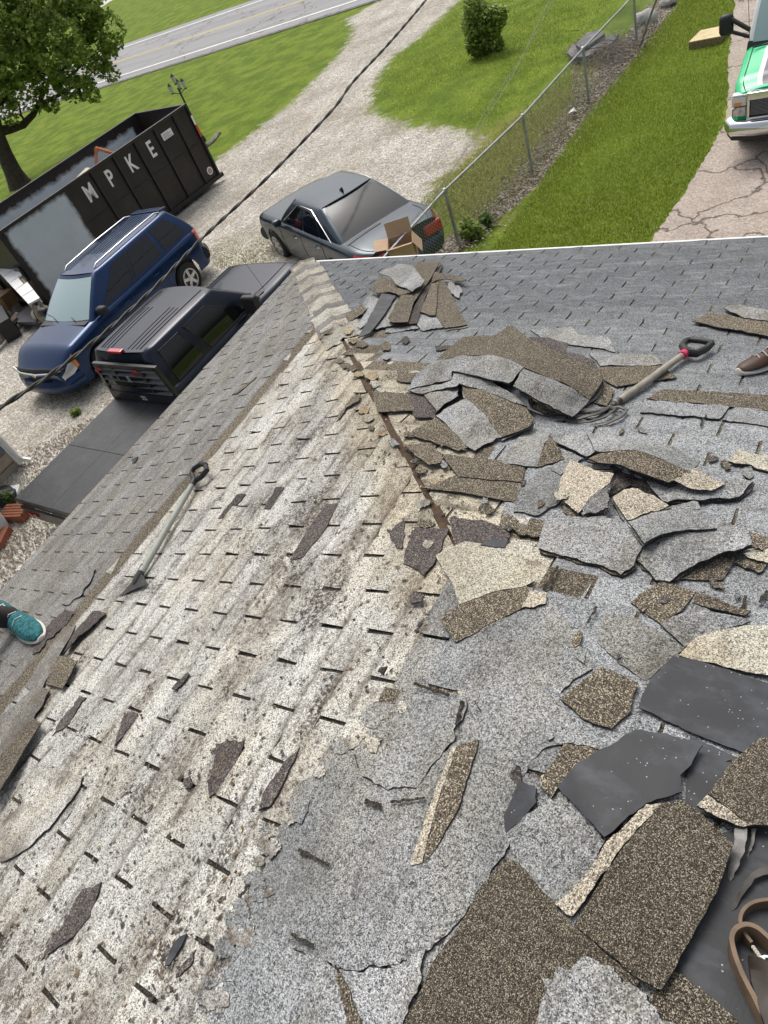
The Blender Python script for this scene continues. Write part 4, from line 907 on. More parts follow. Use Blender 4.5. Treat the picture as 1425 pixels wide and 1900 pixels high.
class House_:
    """glazed cabin: belt rectangle to roof rectangle"""
    def __init__(s, b, r, bulge=.05, sideb=.03, crown=.035):
        s.b = b; s.r = r; s.bu = bulge; s.sb = sideb; s.cr = crown   # (xf, xr, w, z)
    def corner(s, c, v):
        (bf, br, bw, bz), (rf, rw_r, rw, rz) = s.b, s.r
        xb, yb = {'fl': (bf, bw), 'fr': (bf, -bw), 'rl': (br, bw), 'rr': (br, -bw)}[c]
        xr_, yr = {'fl': (rf, rw), 'fr': (rf, -rw), 'rl': (rw_r, rw), 'rr': (rw_r, -rw)}[c]
        bow = math.sin(v*math.pi)*.03
        return Vector((xb+(xr_-xb)*v+(bow if c[0] == 'f' else -bow), yb+(yr-yb)*v+(bow*.6 if yb > 0 else -bow*.6), bz+(rz-bz)*v))
    def pt(s, side, t, v, off=0):
        A, Bc = {'front': ('fr', 'fl'), 'rear': ('rl', 'rr'), 'left': ('fl', 'rl'), 'right': ('rr', 'fr')}[side]
        p = s.corner(A, v).lerp(s.corner(Bc, v), t); k = 4*t*(1-t)
        n = {'front': Vector((1, 0, .6)), 'rear': Vector((-1, 0, .5)), 'left': Vector((0, 1, .25)), 'right': Vector((0, -1, .25))}[side].normalized()
        bu = s.bu if side in ('front', 'rear') else s.sb
        fl = {'front': Vector((1, 0, 0)), 'rear': Vector((-1, 0, 0)), 'left': Vector((0, 1, 0)), 'right': Vector((0, -1, 0))}[side]
        return p+fl*bu*k+n*off
    def build(s, name, mat, parent):
        b = B(); n = 10; m = 6
        for side in ('front', 'rear', 'left', 'right'):
            v = [s.pt(side, i/n, j/m) for i in range(n+1) for j in range(m+1)]
            b.add(v, [(i*(m+1)+j, (i+1)*(m+1)+j, (i+1)*(m+1)+j+1, i*(m+1)+j+1) for i in range(n) for j in range(m)])
        v = []
        for i in range(n+1):
            l_ = s.pt('left', i/n, 1); r_ = s.pt('right', 1-i/n, 1)
            for j in range(n+1):
                u = j/n; p = l_.lerp(r_, u)
                fx = s.bu*4*u*(1-u)
                if True: p.x += fx*(1-i/n)-fx*(i/n)
                p.z += s.cr*(1-(2*u-1)**4)*(.35+.65*math.sin(math.pi*(.08+.84*i/n))); v.append(p)
        b.add(v, [(i*(n+1)+j, (i+1)*(n+1)+j, (i+1)*(n+1)+j+1, i*(n+1)+j+1) for i in range(n) for j in range(n)])
        o = b.build(name, mat, parent, smooth=False)
        bm = bmesh.new(); bm.from_mesh(o.data); bmesh.ops.remove_doubles(bm, verts=bm.verts, dist=.004); bmesh.ops.recalc_face_normals(bm, faces=bm.faces); bm.to_mesh(o.data); bm.free()
        o.data.polygons.foreach_set('use_smooth', [True]*len(o.data.polygons)); md = o.modifiers.new('bevel', 'BEVEL'); md.width = .045; md.segments = 4; md.limit_method = 'ANGLE'; md.angle_limit = R_(34); return o
    def pane(s, name, side, t0, t1, v0, v1, mat, parent, off=.006, sk0=0, sk1=0):
        n, m = 10, 6; v = []; cr_ = .12
        for i in range(n+1):
            for j in range(m+1):
                vv = v0+(v1-v0)*j/m; ta = t0+sk0*(j/m); tb = t1+sk1*(j/m); tt = ta+(tb-ta)*i/n
                v.append(s.pt(side, tt, vv, off))
        b = B().add(v, [(i*(m+1)+j, (i+1)*(m+1)+j, (i+1)*(m+1)+j+1, i*(m+1)+j+1) for i in range(n) for j in range(m)])
        return b.build(name, mat, parent, smooth=True)
    def roofpt(s, u, t, off=0):   # u 0..1 front-rear, t 0..1 left-right
        l_ = s.pt('left', u, 1); r_ = s.pt('right', 1-u, 1); p = l_.lerp(r_, t); fx = s.bu*4*t*(1-t); p.x += fx*(1-u)-fx*u
        p.z += s.cr*(1-(2*t-1)**4)*(.35+.65*math.sin(math.pi*(.08+.84*u)))+off; return p
def wheel(parent, x, y, r=.34, w=.22, side=1, spokes=5, rim=ALLOY, rr=.22):
    o = B().lathe([(r*.55, -w/2), (r*.93, -w/2), (r, -w*.36), (r, w*.36), (r*.93, w/2), (r*.66, w/2), (r*.62, w*.3), (.0, w*.3)], (0, 0, 0), 'y', 28).build('wheel', RUB, parent, smooth=True)
    o.location = (x, y, r)
    b = B().lathe([(rr, w*.30), (rr, w*.54), (rr*.88, w*.54), (rr*.86, w*.30)], (0, 0, 0), 'y', 24)
    b.f = b.f[:-2]; b.m = b.m[:-2]
    for k in range(spokes):
        b.box((-.034, w*.47, .03), (.034, w*.53, rr*.9), T=Matrix.Rotation(2*math.pi*k/spokes, 4, 'Y'))
    b.lathe([(.055, w*.44), (.055, w*.55), (.01, w*.56)], (0, 0, 0), 'y', 12)
    q = b.build('rim', rim, o, smooth=False)
    dk = B().lathe([(rr*.87, w*.40), (rr*.87, w*.42)], (0, 0, 0), 'y', 24).build('brake_disc', BLKM, o)
    if side < 0: dk.rotation_euler = (0, 0, math.pi)
    if side < 0: q.rotation_euler = (0, 0, math.pi)
    return o
def line(name, pts, r, mat, parent, n=6): return B().tube(pts, r, n).build(name, mat, parent, smooth=True)

# --- blue sport utility vehicle
suv = thing('parked_car', 'dark blue sport utility vehicle with roof rails parked beside the black dumpster', 'car', (-13.40, 8.08, -.05), R_(271.2))
def suvtop(x):
    if x > 1.0: return .80+.28*sst((2.42-x)/.55)**.8 - .10*max(0, (x-1.0))/1.4
    return 1.08-.04*max(0, -x-1.9)
bd = Body(4.8, 1.81, suvtop, zb=.26, wheels=(1.43, -1.43), R=.42, zc=.34, nose=.55, tail=.35, plan=.2)
bd.build('body', NAVY, suv)
cb = House_((1.18, -2.30, .82, 1.06), (.36, -1.98, .60, 1.64), .07, .02, .045); cb.build('cabin', NAVY, suv)
cb.pane('windshield', 'front', .05, .95, .06, .93, GLASSL, suv)
cb.pane('rear_window', 'rear', .1, .9, .2, .9, GLASS, suv)
for sd_ in ('left', 'right'):
    g = (lambda a_, b_: (a_, b_)) if sd_ == 'left' else (lambda a_, b_: (1-b_, 1-a_))
    for (a_, b_, s0_, s1_) in ((.10, .36, .10, .0), (.40, .66, .0, .0), (.70, .93, .0, -.03)):
        t0, t1 = g(a_, b_); k0, k1 = (s0_, s1_) if sd_ == 'left' else (-s1_, -s0_)
        cb.pane('side_window', sd_, t0, t1, .10, .88, GLASS, suv, sk0=k0, sk1=k1)
    t0, t1 = g(.365, .395); cb.pane('door_pillar', sd_, t0, t1, .06, .9, BLKP, suv, off=.004)
for y in (.10, .90):
    line('roof_rail', [cb.roofpt(u, y, h_) for u, h_ in ((.06, .0), (.10, .05), (.5, .055), (.9, .05), (.96, 0))], .016, ALLOY, suv, 8)
for t_ in (.25, .34, .42, .5, .58, .66, .75):
    line('roof_rib', [cb.roofpt(u, t_, .004) for u in np.linspace(.3, .93, 8)], .004, NAVY, suv)
sp = B().add([cb.roofpt(.97, .12, .0), cb.roofpt(.97, .88, .0), cb.roofpt(.97, .88, .0)+Vector((-.22, -.02, -.02)), cb.roofpt(.97, .12, .0)+Vector((-.22, .02, -.02)),
              cb.roofpt(.97, .12, .035), cb.roofpt(.97, .88, .035), cb.roofpt(.97, .88, 0)+Vector((-.22, -.02, .01)), cb.roofpt(.97, .12, 0)+Vector((-.22, .02, .01))],
             [(0, 3, 2, 1), (4, 5, 6, 7), (0, 1, 5, 4), (1, 2, 6, 5), (2, 3, 7, 6), (3, 0, 4, 7)]).build('rear_spoiler', NAVY, suv, bevel=.01)
for x in (1.43, -1.43):
    for s_ in (1, -1): wheel(suv, x, s_*.80, .34, .22, s_)
    B().box((x-.4, -.78, .3), (x+.4, .78, .72)).build('wheel_well', BLKP, suv)
for s_ in (1, -1):
    m_ = B().box((.86, s_*.86, 1.06), (1.02, s_*1.10, 1.24)).build('mirror', BLKP, suv, smooth=True, bevel=.05)
    bd.patch('headlight', 2.08, 2.37, 4.6, 7.7, s_, .012, LAMP, suv)
    bd.patch('turn_signal', 2.00, 2.075, 4.6, 7.9, s_, .014, AMBER, suv)
    bd.patch('tail_light', -2.34, -2.16, 5.0, 8.8, s_, .01, RED, suv)
    bd.patch('sill_cladding', -.95, .95, .0, 1.6, s_, .012, BLKP, suv)
    for x in (1.02, .10, -.92):
        line('door_seam', [bd.pt(x, k, s_, .002) for k in (1, 3, 5, 7, 8.5)], .005, BLKP, suv, 4)
    for x in (.22, -.78):
        line('door_handle', [bd.pt(x+d_, 6.3, s_, o_) for d_, o_ in ((0, .0), (.03, .03), (.15, .03), (.18, 0))], .014, NAVY, suv)
b = B()
for z_, w_ in ((.70, .62), (.685, .62)): pass
line('grille_bar', [(2.33, -.80, .80), (2.41, -.5, .735), (2.445, 0, .715), (2.41, .5, .735), (2.33, .80, .80)], .030, CHROME, suv, 8)
B().lathe([(.0, -.01), (.05, 0), (.0, .012)], (2.475, 0, .718), 'x', 4).build('emblem', plain('gold_emblem', (.7, .55, .25), .3, .8), suv)
gr = B()
for i in range(7): gr.tube([(2.365, -.55, .60+i*.028-.06), (2.425, 0, .60+i*.028-.07), (2.365, .55, .60+i*.028-.06)], .006, 4)
gr.build('grille', BLKP, suv)
B().add([(2.36, -.58, .50), (2.418, -.2, .48), (2.418, .2, .48), (2.36, .58, .50), (2.36, .58, .70), (2.42, .2, .69), (2.42, -.2, .69), (2.36, -.58, .70)], [(0, 1, 6, 7), (1, 2, 5, 6), (2, 3, 4, 5)]).build('grille_opening', BLKP, suv)
gr = B(); gr.tube([(2.28, -.80, .74), (2.36, -.55, .79), (2.40, 0, .80), (2.36, .55, .79), (2.28, .80, .74)], .03, 8, flat=1.4); gr.build('upper_grille', BLKP, suv, smooth=True)
B().tube([(2.05, -.90, .45), (2.3, -.78, .44), (2.43, -.45, .43), (2.47, 0, .43), (2.43, .45, .43), (2.3, .78, .44), (2.05, .90, .45)], .10, 10, flat=1.5).build('front_bumper', NAVY, suv, smooth=True)
B().tube([(2.28, -.75, .27), (2.43, 0, .26), (2.28, .75, .27)], .05, 8).build('bumper_lip', BLKP, suv, smooth=True)
B().box((2.50, -.15, .36), (2.515, .15, .47)).build('plate_mount', BLKP, suv)
B().tube([(-2.2, -.86, .5), (-2.38, -.7, .5), (-2.45, 0, .5), (-2.38, .7, .5), (-2.2, .86, .5)], .10, 10, flat=1.5).build('rear_bumper', BLKP, suv, smooth=True)
for s_ in (.35, -.25): line('wiper', [(1.22, s_, 1.115), (1.12, s_-.2, 1.15), (1.06, s_-.45, 1.175)], .009, BLKP, suv)
B().box((1.16, -.74, 1.06), (1.32, .74, 1.085)).build('cowl', BLKP, suv)

# --- charcoal sedan
sed = thing('parked_car', 'charcoal four-door saloon car seen from behind, parked past the corner of the roof', 'car', (-9.10, 10.90, -.10), R_(151.8))
def sedtop(x):
    if x > 1.1: return .72+.23*sst((2.56-x)/.5)-.07*max(0, x-1.1)/1.4
    if x < -1.55: return 1.0-.05*sst((-x-1.9)/.65)
    return .95+.05*sst((1.1-x)/1.5)
bs = Body(5.09, 1.85, sedtop, zb=.22, wheels=(1.50, -1.31), R=.38, zc=.33, nose=.7, tail=.55, plan=.22)
bs.build('body', CHAR, sed)
cs_ = House_((1.02, -1.78, .82, .94), (.30, -.86, .60, 1.41), .09, .03, .05); cs_.build('cabin', CHAR, sed)
cs_.pane('rear_window', 'rear', .06, .94, .10, .97, GLASSM, sed)
cs_.pane('windshield', 'front', .06, .94, .06, .95, GLASS, sed)
for sd_ in ('left', 'right'):
    g = (lambda a_, b_: (a_, b_)) if sd_ == 'left' else (lambda a_, b_: (1-b_, 1-a_))
    for (a_, b_, s0_, s1_) in ((.10, .41, .10, .0), (.44, .68, .0, .05), (.70, .80, .06, -.0)):
        t0, t1 = g(a_, b_); k0, k1 = (s0_, s1_) if sd_ == 'left' else (-s1_, -s0_)
        cs_.pane('side_window', sd_, t0, t1, .08, .84, GLASS, sed, sk0=k0, sk1=k1)
    q = []
    for u, v in ((.05, .04), (.12, .45), (.22, .9), (.45, .93), (.7, .92), (.80, .6), (.86, .08)): q.append(cs_.pt(sd_, u if sd_ == 'left' else 1-u, v, .01))
    line('window_trim', q, .008, CHROME, sed)
line('roof_seam', [cs_.roofpt(.985, t_, .002) for t_ in np.linspace(.03, .97, 10)], .008, BLKP, sed)
B().add([cs_.roofpt(.80, .5, .0)+Vector(p) for p in ((.06, -.02, 0), (.06, .02, 0), (-.06, .02, 0), (-.06, -.02, 0), (-.05, -.008, .07), (-.05, .008, .07), (-.07, .008, .07), (-.07, -.008, .07))],
        [(0, 1, 5, 4), (1, 2, 6, 5), (2, 3, 7, 6), (3, 0, 4, 7), (4, 5, 6, 7)]).build('roof_antenna', BLKP, sed)
for x in (1.50, -1.31):
    for s_ in (1, -1): wheel(sed, x, s_*.83, .33, .21, s_, 7)
    B().box((x-.36, -.80, .3), (x+.36, .80, .68)).build('wheel_well', BLKP, sed)
for s_ in (1, -1):
    B().box((.72, s_*.88, .95), (.88, s_*1.06, 1.08)).build('mirror', CHAR, sed, smooth=True, bevel=.04)
    bs.patch('tail_light', -2.53, -2.20, 4.6, 8.6, s_, .012, RED, sed)
    B().box((-2.575, s_*.42, .66), (-2.50, s_*.80, .86)).build('tail_light', RED, sed, bevel=.03, smooth=True)
    bs.patch('headlight', 2.1, 2.45, 4.8, 7.6, s_, .01, LAMP, sed)
    for x in (.98, -.05, -1.0): line('door_seam', [bs.pt(x, k, s_, .002) for k in (1, 3, 5, 7, 8.5)], .005, BLKP, sed, 4)
    for x in (.12, -.88): line('door_handle', [bs.pt(x+d_, 6.2, s_, o_) for d_, o_ in ((0, 0), (.03, .03), (.15, .03), (.18, 0))], .012, CHROME, sed)
line('trunk_seam', [bs.pt(-1.86, 13 - i, 1, .003) for i in range(0, 4)], .006, BLKP, sed, 4)
for s_ in (1, -1):
    line('trunk_seam', [bs.pt(x, 10.2, s_, .003) for x in np.linspace(-1.86, -2.5, 6)], .006, BLKP, sed, 4)
B().tube([(-2.2, -.88, .50), (-2.45, -.72, .48), (-2.58, 0, .47), (-2.45, .72, .48), (-2.2, .88, .50)], .12, 10, flat=1.4).build('rear_bumper', CHAR, sed, smooth=True)
B().box((-2.56, -.36, .66), (-2.535, .36, .86)).build('trunk_panel', CHAR, sed, bevel=.01)
B().tube([(2.2, -.86, .45), (2.45, -.65, .43), (2.54, 0, .42), (2.45, .65, .43), (2.2, .86, .45)], .11, 10, flat=1.4).build('front_bumper', CHAR, sed, smooth=True)

# --- navy flatbed pickup
trk = thing('flatbed_truck', 'dark navy extended-cab pickup truck with black headache rack and empty black flatbed', 'truck', (-9.42, 6.13, -.08), R_(89.1))
def trtop(x):
    return .86+.24*sst((2.95-x)/.45)**.8 + .05*sst((2.0-x)/1.2)
bt = Body(5.8, 1.86, trtop, zb=.34, wheels=(2.0,), R=.44, zc=.38, nose=.6, tail=.06, plan=.14, xr=-.98)
bt.build('body', DKNAVY, trk)
ct = House_((1.50, -1.0, .84, 1.12), (.78, -.84, .66, 1.74), .07, .02, .045); ct.build('cab', DKNAVY, trk)
ct.pane('windshield', 'front', .05, .95, .07, .92, GLASS, trk)
ct.pane('rear_window', 'rear', .12, .88, .15, .85, GLASS, trk)
for sd_ in ('left', 'right'):
    g = (lambda a_, b_: (a_, b_)) if sd_ == 'left' else (lambda a_, b_: (1-b_, 1-a_))
    for (a_, b_, s0_, s1_) in ((.12, .56, .13, .0), (.64, .90, .0, .0)):
        t0, t1 = g(a_, b_); k0, k1 = (s0_, s1_) if sd_ == 'left' else (-s1_, -s0_)
        ct.pane('side_window', sd_, t0, t1, .08, .84, GLASS, trk, sk0=k0, sk1=k1)
        q = [ct.pt(sd_, u, v, .012) for u, v in ((t0, .06), (t0+k0, .86), (t1+k1, .86), (t1, .06), (t0, .06))]
        line('window_seal', q, .008, BLKP, trk, 5)
for t_ in (.2, .27, .34, .66, .73, .8): line('roof_rib', [ct.roofpt(u, t_, .003) for u in np.linspace(.35, .96, 8)], .004, DKNAVY, trk)
for t_ in (.14, .86): line('roof_rib', [ct.roofpt(u, t_, .003) for u in np.linspace(.05, .96, 8)], .006, BLKP, trk)
B().box((-.06, -.16, 0), (.03, .16, .045), T=Matrix.Translation(ct.roofpt(.985, .5, -.01))).build('brake_light', RED, trk, bevel=.01)
for x in (2.0,):
    for s_ in (1, -1): wheel(trk, x, s_*.82, .38, .25, s_)
    B().box((x-.42, -.80, .34), (x+.42, .80, .8)).build('wheel_well', BLKP, trk)
for s_ in (1, -1):
    wheel(trk, -2.05, s_*.80, .38, .25, s_)
    B().box((.98, s_*.92, 1.12), (1.10, s_*1.24, 1.44)).build('mirror', BLKP, trk, smooth=True, bevel=.04)
    line('mirror_arm', [(1.1, s_*.86, 1.16), (1.06, s_*1.0, 1.2)], .025, BLKP, trk)
    for x in (1.45, .18, -.60): line('door_seam', [bt.pt(x, k, s_, .002) for k in (1, 3, 5, 7, 8.5)], .006, BLKP, trk, 4)
    line('door_handle', [bt.pt(.30+d_, 6.3, s_, o_) for d_, o_ in ((0, 0), (.03, .03), (.15, .03), (.18, 0))], .014, BLKP, trk)
    bt.patch('headlight', 2.62, 2.86, 4.8, 7.4, s_, .012, LAMP, trk)
    line('hood_crease', [bt.pt(x, 10.6, s_, .004) for x in np.linspace(1.5, 2.7, 8)], .006, BLKP, trk, 4)
B().box((1.46, -.78, 1.085), (1.66, .78, 1.125)).build('cowl', BLKP, trk)
for s_ in (.4, -.2): line('wiper', [(1.56, s_, 1.16), (1.48, s_-.2, 1.2), (1.44, s_-.5, 1.22)], .010, BLKP, trk)
line('aerial', [(1.75, -.72, 1.1), (1.60, -.74, 1.75)], .004, BLKP, trk, 4)
B().tube([(2.7, -.9, .6), (2.93, -.7, .58), (2.98, 0, .58), (2.93, .7, .58), (2.7, .9, .6)], .11, 8).build('front_bumper', CHROME, trk, smooth=True)
def plate_mat():
    m, t, b = newmat('tread_plate'); N = NT(t); tc = t.nodes.new('ShaderNodeTexCoord'); p = tc.outputs['Object']
    c = N.ramp(N.noise(p, 3, 8, .7), [(0, (.012, .013, .015)), (.5, (.022, .023, .026)), (.7, (.045, .047, .05)), (1, (.09, .09, .09))]); t.links.new(c, b.inputs['Base Color'])
    r = N.ramp(N.noise(p, 5, 6, .6), [(0, .35), (1, .62)]); t.links.new(r, b.inputs['Roughness'])
    N.bump(N.voro(N.scale(p, (1, .45, 1)), 60, 'Distance'), b, .5, .003); return m
TP = plate_mat()
bed = B()
for i in range(2):
    for j, (ya, yb) in enumerate(((-1.14, -.22), (-.215, .72))):
        xa = -3.33+i*1.17
        bed.box((xa+.003, ya, .865), (xa+1.164, yb, .885))
bed.build('bed_plate', TP, trk)
bf = B().box((-3.34, -1.16, .76), (-3.28, .74, .878)).box((-3.28, -1.16, .76), (-1.0, -1.11, .878)).box((-3.28, .69, .76), (-1.0, .74, .878)).box((-1.04, -1.11, .76), (-.99, .69, .863))
for i in range(5): bf.box((-3.0+i*.45, -1.1, .78), (-2.94+i*.45, .68, .862))
bf.build('bed_frame', BLKM, trk, bevel=.006)
B().box((-3.2, -.45, .5), (1.4, -.36, .70)).box((-3.2, .36, .5), (1.4, .45, .70)).build('chassis', BLKM, trk)
B().box((-3.38, -1.1, .52), (-3.335, .68, .755)).build('tail_panel', BLKM, trk, bevel=.01)
for y in (-.9, -.72, .35, .5): B().lathe([(.045, 0), (.05, -.015), (.02, -.02)], (-3.385, y, .64), 'x', 14).build('tail_light', RED, trk, smooth=True)
# headache rack: frame with louvres
rk = B(); y0_, y1_, z0_, z1_ = -1.06, .72, .885, 1.62
rk.box((-1.05, y0_+.12, z1_-.05), (-.99, y1_-.12, z1_+.01)); rk.box((-1.05, y0_, z0_), (-.99, y1_, z0_+.07))
for s_, y in ((1, y0_), (-1, y1_)):
    rk.add([(-1.05, y, z0_), (-1.05, y+s_*.07, z0_), (-1.05, y+s_*.19, z1_), (-1.05, y+s_*.12, z1_), (-.99, y, z0_), (-.99, y+s_*.07, z0_), (-.99, y+s_*.19, z1_), (-.99, y+s_*.12, z1_)],
           [(0, 3, 2, 1), (4, 5, 6, 7), (0, 1, 5, 4), (1, 2, 6, 5), (2, 3, 7, 6), (3, 0, 4, 7)])
for y in (y0_+.55, y1_-.55): rk.box((-1.05, y-.03, z0_+.07), (-.99, y+.03, z1_-.05))
rack = rk.build('headache_rack', BLKM, trk, bevel=.004)
for i in range(5):
    z = z0_+.24+i*.105; k = .10*(z-z0_)/(z1_-z0_)
    B().box((-.045, y0_+.09+k, -.006), (.045, y1_-.09-k, .006), T=Matrix.Translation((-1.02, 0, z))@Matrix.Rotation(R_(-38), 4, 'Y')).build('louvre', plain('louvre_metal', (.05, .05, .052), .4) if i == 0 else bpy.data.materials['louvre_metal'], rack)
B().box((-1.062, y0_+.1, z0_+.06), (-1.052, y1_-.1, z0_+.20)).build('lower_panel', BLKM, rack)
WD = plain('decal_white', (.6, .6, .6), .5); RD = plain('decal_red', (.35, .02, .02), .5)
dm = B()
for i in range(4): dm.box((-1.068, -.22+i*.03, z0_+.09+(i % 2)*.03), (-1.063, -.20+i*.03, z0_+.15))
dm.box((-1.068, -.24, z0_+.075), (-1.063, -.10, z0_+.085)); dm.build('decal', WD, rack)
line('zip_tie', [(-1.07, -.16, 1.32), (-1.08, -.18, 1.44), (-1.07, -.12, 1.43), (-1.08, -.13, 1.34)], .006, WD, rack, 5)
for y in (-.35, .55):
    B().box((-1.066, y-.12, 1.50), (-1.056, y-.02, 1.56)).box((-1.066, y+.0, 1.46), (-1.056, y+.07, 1.50)).build('decal', RD, rack)

# --- green and white van on the concrete drive
van = thing('parked_van', 'green and white work van with black hood stripe and chrome grille on the concrete drive', 'van', (-1.27, 15.75, .04), R_(270))
VL = 2.85
def vtop(x):
    return 1.06+.10*sst((2.80-x)/.25)+.16*sst((2.7-x)/1.0)
bv = Body(5.7, 2.0, vtop, zb=.42, wheels=(2.02,), R=.42, zc=.38, nose=.3, tail=.05, plan=.10, shoulder=.09, crown=.05, xr=-2.85)
bv.build('body', GREENP, van)
cv = House_((1.75, -2.84, .96, 1.28), (1.18, -2.80, .84, 2.15), .10, .03, .06); cv.build('upper_body', WPAINT, van)
cv.pane('windshield', 'front', .04, .96, .10, .88, GLASSL, van)
cv.pane('windshield_surround', 'front', .0, 1, -.02, .12, BLKP, van, off=.003)
for sd_ in ('left', 'right'):
    t0, t1 = (.03, .20) if sd_ == 'left' else (.80, .97)
    cv.pane('side_window', sd_, t0, t1, .08, .75, GLASS, van, sk0=.03 if sd_ == 'left' else 0, sk1=0 if sd_ == 'left' else -.03)
for s_ in (1, -1):
    bv.patch('hood_stripe', 1.80, 2.78, 11.15, 13, s_, .006, DGREY, van, 14, 6)
    bv.patch('stripe_edge', 1.80, 2.78, 10.85, 11.15, s_, .006, WPAINT, van, 14, 3)
    line('hood_seam', [bv.pt(x, 9.6, s_, .003) for x in np.linspace(1.75, 2.82, 8)], .007, BLKP, van, 4)
    hl = B().box((2.80, s_*.75, .86), (2.90, s_*.965, 1.0)).build('headlight', LAMP, van, bevel=.015, smooth=True)
    B().box((2.80, s_*.75, .70), (2.91, s_*.96, .85)).build('headlight', plain('clear_lamp', (.45, .48, .5), .15, .8, 1, noisy=.6, scale=22) if s_ == 1 else bpy.data.materials['clear_lamp'], van, bevel=.02, smooth=True)
    B().box((2.901, s_*.82, .87), (2.91, s_*.93, .92)).build('turn_signal', AMBER, van)
    B().box((2.76, s_*.745, 1.005), (2.89, s_*.965, 1.03)).build('lamp_trim', WPAINT, van, bevel=.006)
    wheel(van, 2.02, s_*.86, .39, .26, s_)
    wheel(van, -1.6, s_*.86, .39, .26, s_)
    B().box((1.36, s_*1.22, 1.45), (1.50, s_*1.44, 1.76)).build('mirror', BLKP, van, smooth=True, bevel=.06)
    line('mirror_arm', [(1.5, s_*.95, 1.38), (1.46, s_*1.25, 1.50)], .03, BLKP, van, 8); line('mirror_arm', [(1.55, s_*.95, 1.5), (1.46, s_*1.25, 1.68)], .035, BLKP, van, 8)
    B().box((1.34, s_*1.30, 1.55), (1.362, s_*1.345, 1.66)).build('mirror_label', WPAINT, van) if s_ == -1 else None
B().box((1.6, -.8, .38), (2.44, .8, .85)).build('wheel_well', BLKP, van)
gf = B()
gf.box((2.82, -.74, .96), (2.97, .74, 1.07)); gf.box((2.82, -.74, .66), (2.96, .74, .70))
for y in (-.74, -.40, .355, .695): gf.box((2.82, y, .70), (2.96, y+.045 if y < 0 else y+.045, .96))
gf.box((2.82, -.35, .76), (2.95, .35, .80)); gf.box((2.82, -.35, .86), (2.95, .35, .90))
gf.build('grille_frame', CHROME, van, bevel=.012)
B().box((2.80, -.735, .665), (2.90, .735, .97)).build('grille_opening', BLKP, van)
sl_ = B()
for i in range(12):
    z = .715+i*.02
    for ya, yb in ((-.69, -.41), (.41, .69), (-.34, .34)): sl_.box((2.90, ya, z), (2.92, yb, z+.008))
sl_.build('grille_slats', plain('slat_grey', (.22, .22, .23), .35), van)
bp_ = [(2.76, -1.0, .55), (2.92, -.93, .54), (2.99, -.6, .54), (3.01, 0, .54), (2.99, .6, .54), (2.92, .93, .54), (2.76, 1.0, .55)]
B().tube(bp_, .10, 12, flat=1.25).build('front_bumper', CHROME, van, smooth=True)
B().tube([(x-.03, y, .40) for x, y, z in bp_], .06, 8).build('bumper_lip', BLKP, van, smooth=True)
B().box((3.08, -.30, .50), (3.12, .02, .60)).build('plate_mount', BLKP, van)
line('wiper', [(1.88, -.85, 1.345), (1.84, -.3, 1.36), (1.86, .2, 1.36)], .012, BLKP, van)
line('aerial', [(1.7, -.92, 1.28), (1.68, -.98, 2.1)], .004, BLKP, van, 4)

# ------------------------------------------------------------------ dumpster
dmp = thing('dumpster', 'long black roll-off dumpster with white letters on its side and pale grey paint patches', 'dumpster', (-17.91, 12.11, 0), R_(83.4))
def dump_mat(name, outer):
    m, t, b = newmat(name); N = NT(t); tc = t.nodes.new('ShaderNodeTexCoord'); p = tc.outputs['Object']
    blk = N.ramp(N.noise(N.scale(p, (1, 1, .4)), 2.4, 7, .65), [(0, (.012, .009, .008)), (.5, (.022, .017, .015)), (.75, (.045, .038, .034)), (1, (.08, .07, .06))])
    pale = N.ramp(N.noise(p, 3, 6, .6), [(0, (.44, .49, .52)), (.5, (.54, .60, .63)), (1, (.60, .65, .68))])
    sx = t.nodes.new('ShaderNodeSeparateXYZ'); t.links.new(p, sx.inputs[0]); nz = N.math('MULTIPLY', N.math('SUBTRACT', N.noise(p, 2.6, 6, .65), .5), .35)
    if outer:   # sprayed over panel between x -3.05 and -1.17
        a_ = N.math('SUBTRACT', 1.0, N.math('ABSOLUTE', N.math('ADD', sx.outputs[0], 2.15)))
        z_ = N.math('SUBTRACT', 1.0, N.math('ABSOLUTE', N.math('SUBTRACT', sx.outputs[2], 1.12)))
    else:
        a_ = N.math('SUBTRACT', 3.0, N.math('ABSOLUTE', sx.outputs[0])); z_ = N.math('SUBTRACT', 1.96, sx.outputs[2])
    k = N.math('ADD', N.math('MINIMUM', a_, z_), nz); k = N.ramp(k, [(0, 0), (.03, 0), (.14, 1), (1, 1)])
    t.links.new(N.mix(k, blk, pale), b.inputs['Base Color']); b.inputs['Roughness'].default_value = .45; b.inputs['Specular IOR Level'].default_value = .4
    return m
DO, DI = dump_mat('dumpster_side', True), dump_mat('dumpster_inside', False)
DB = plain('dumpster_black', (.016, .012, .011), .5, noisy=.4, scale=4)
T_ = .03; HT = 2.08
B().box((-3.28, -1.2, .22), (3.28, -1.2+T_, HT)).build('side_panel', DO, dmp)
B().box((-3.28, -1.2+T_+.002, .23), (3.28, -1.2+T_+.01, HT-.02)).build('inner_lining', DI, dmp)
B().box((-3.28, 1.2-T_, .22), (3.28, 1.2, HT)).build('side_panel', DB, dmp)
B().box((-3.28, 1.2-T_-.01, .23), (3.28, 1.2-T_-.002, HT-.02)).build('inner_lining', DI, dmp)
B().box((3.25, -1.17, .22), (3.28, 1.17, HT)).build('end_panel', DI, dmp); B().box((-3.28, -1.17, .22), (-3.25, 1.17, HT)).build('end_panel', DI, dmp)
B().box((-3.24, -1.16, .22), (3.24, 1.16, .27)).build('floor_plate', DB, dmp)
for y in (-1.235, 1.165): B().box((-3.30, y, HT), (3.32, y+.07, HT+.07)).build('top_rail', DB, dmp, bevel=.01)
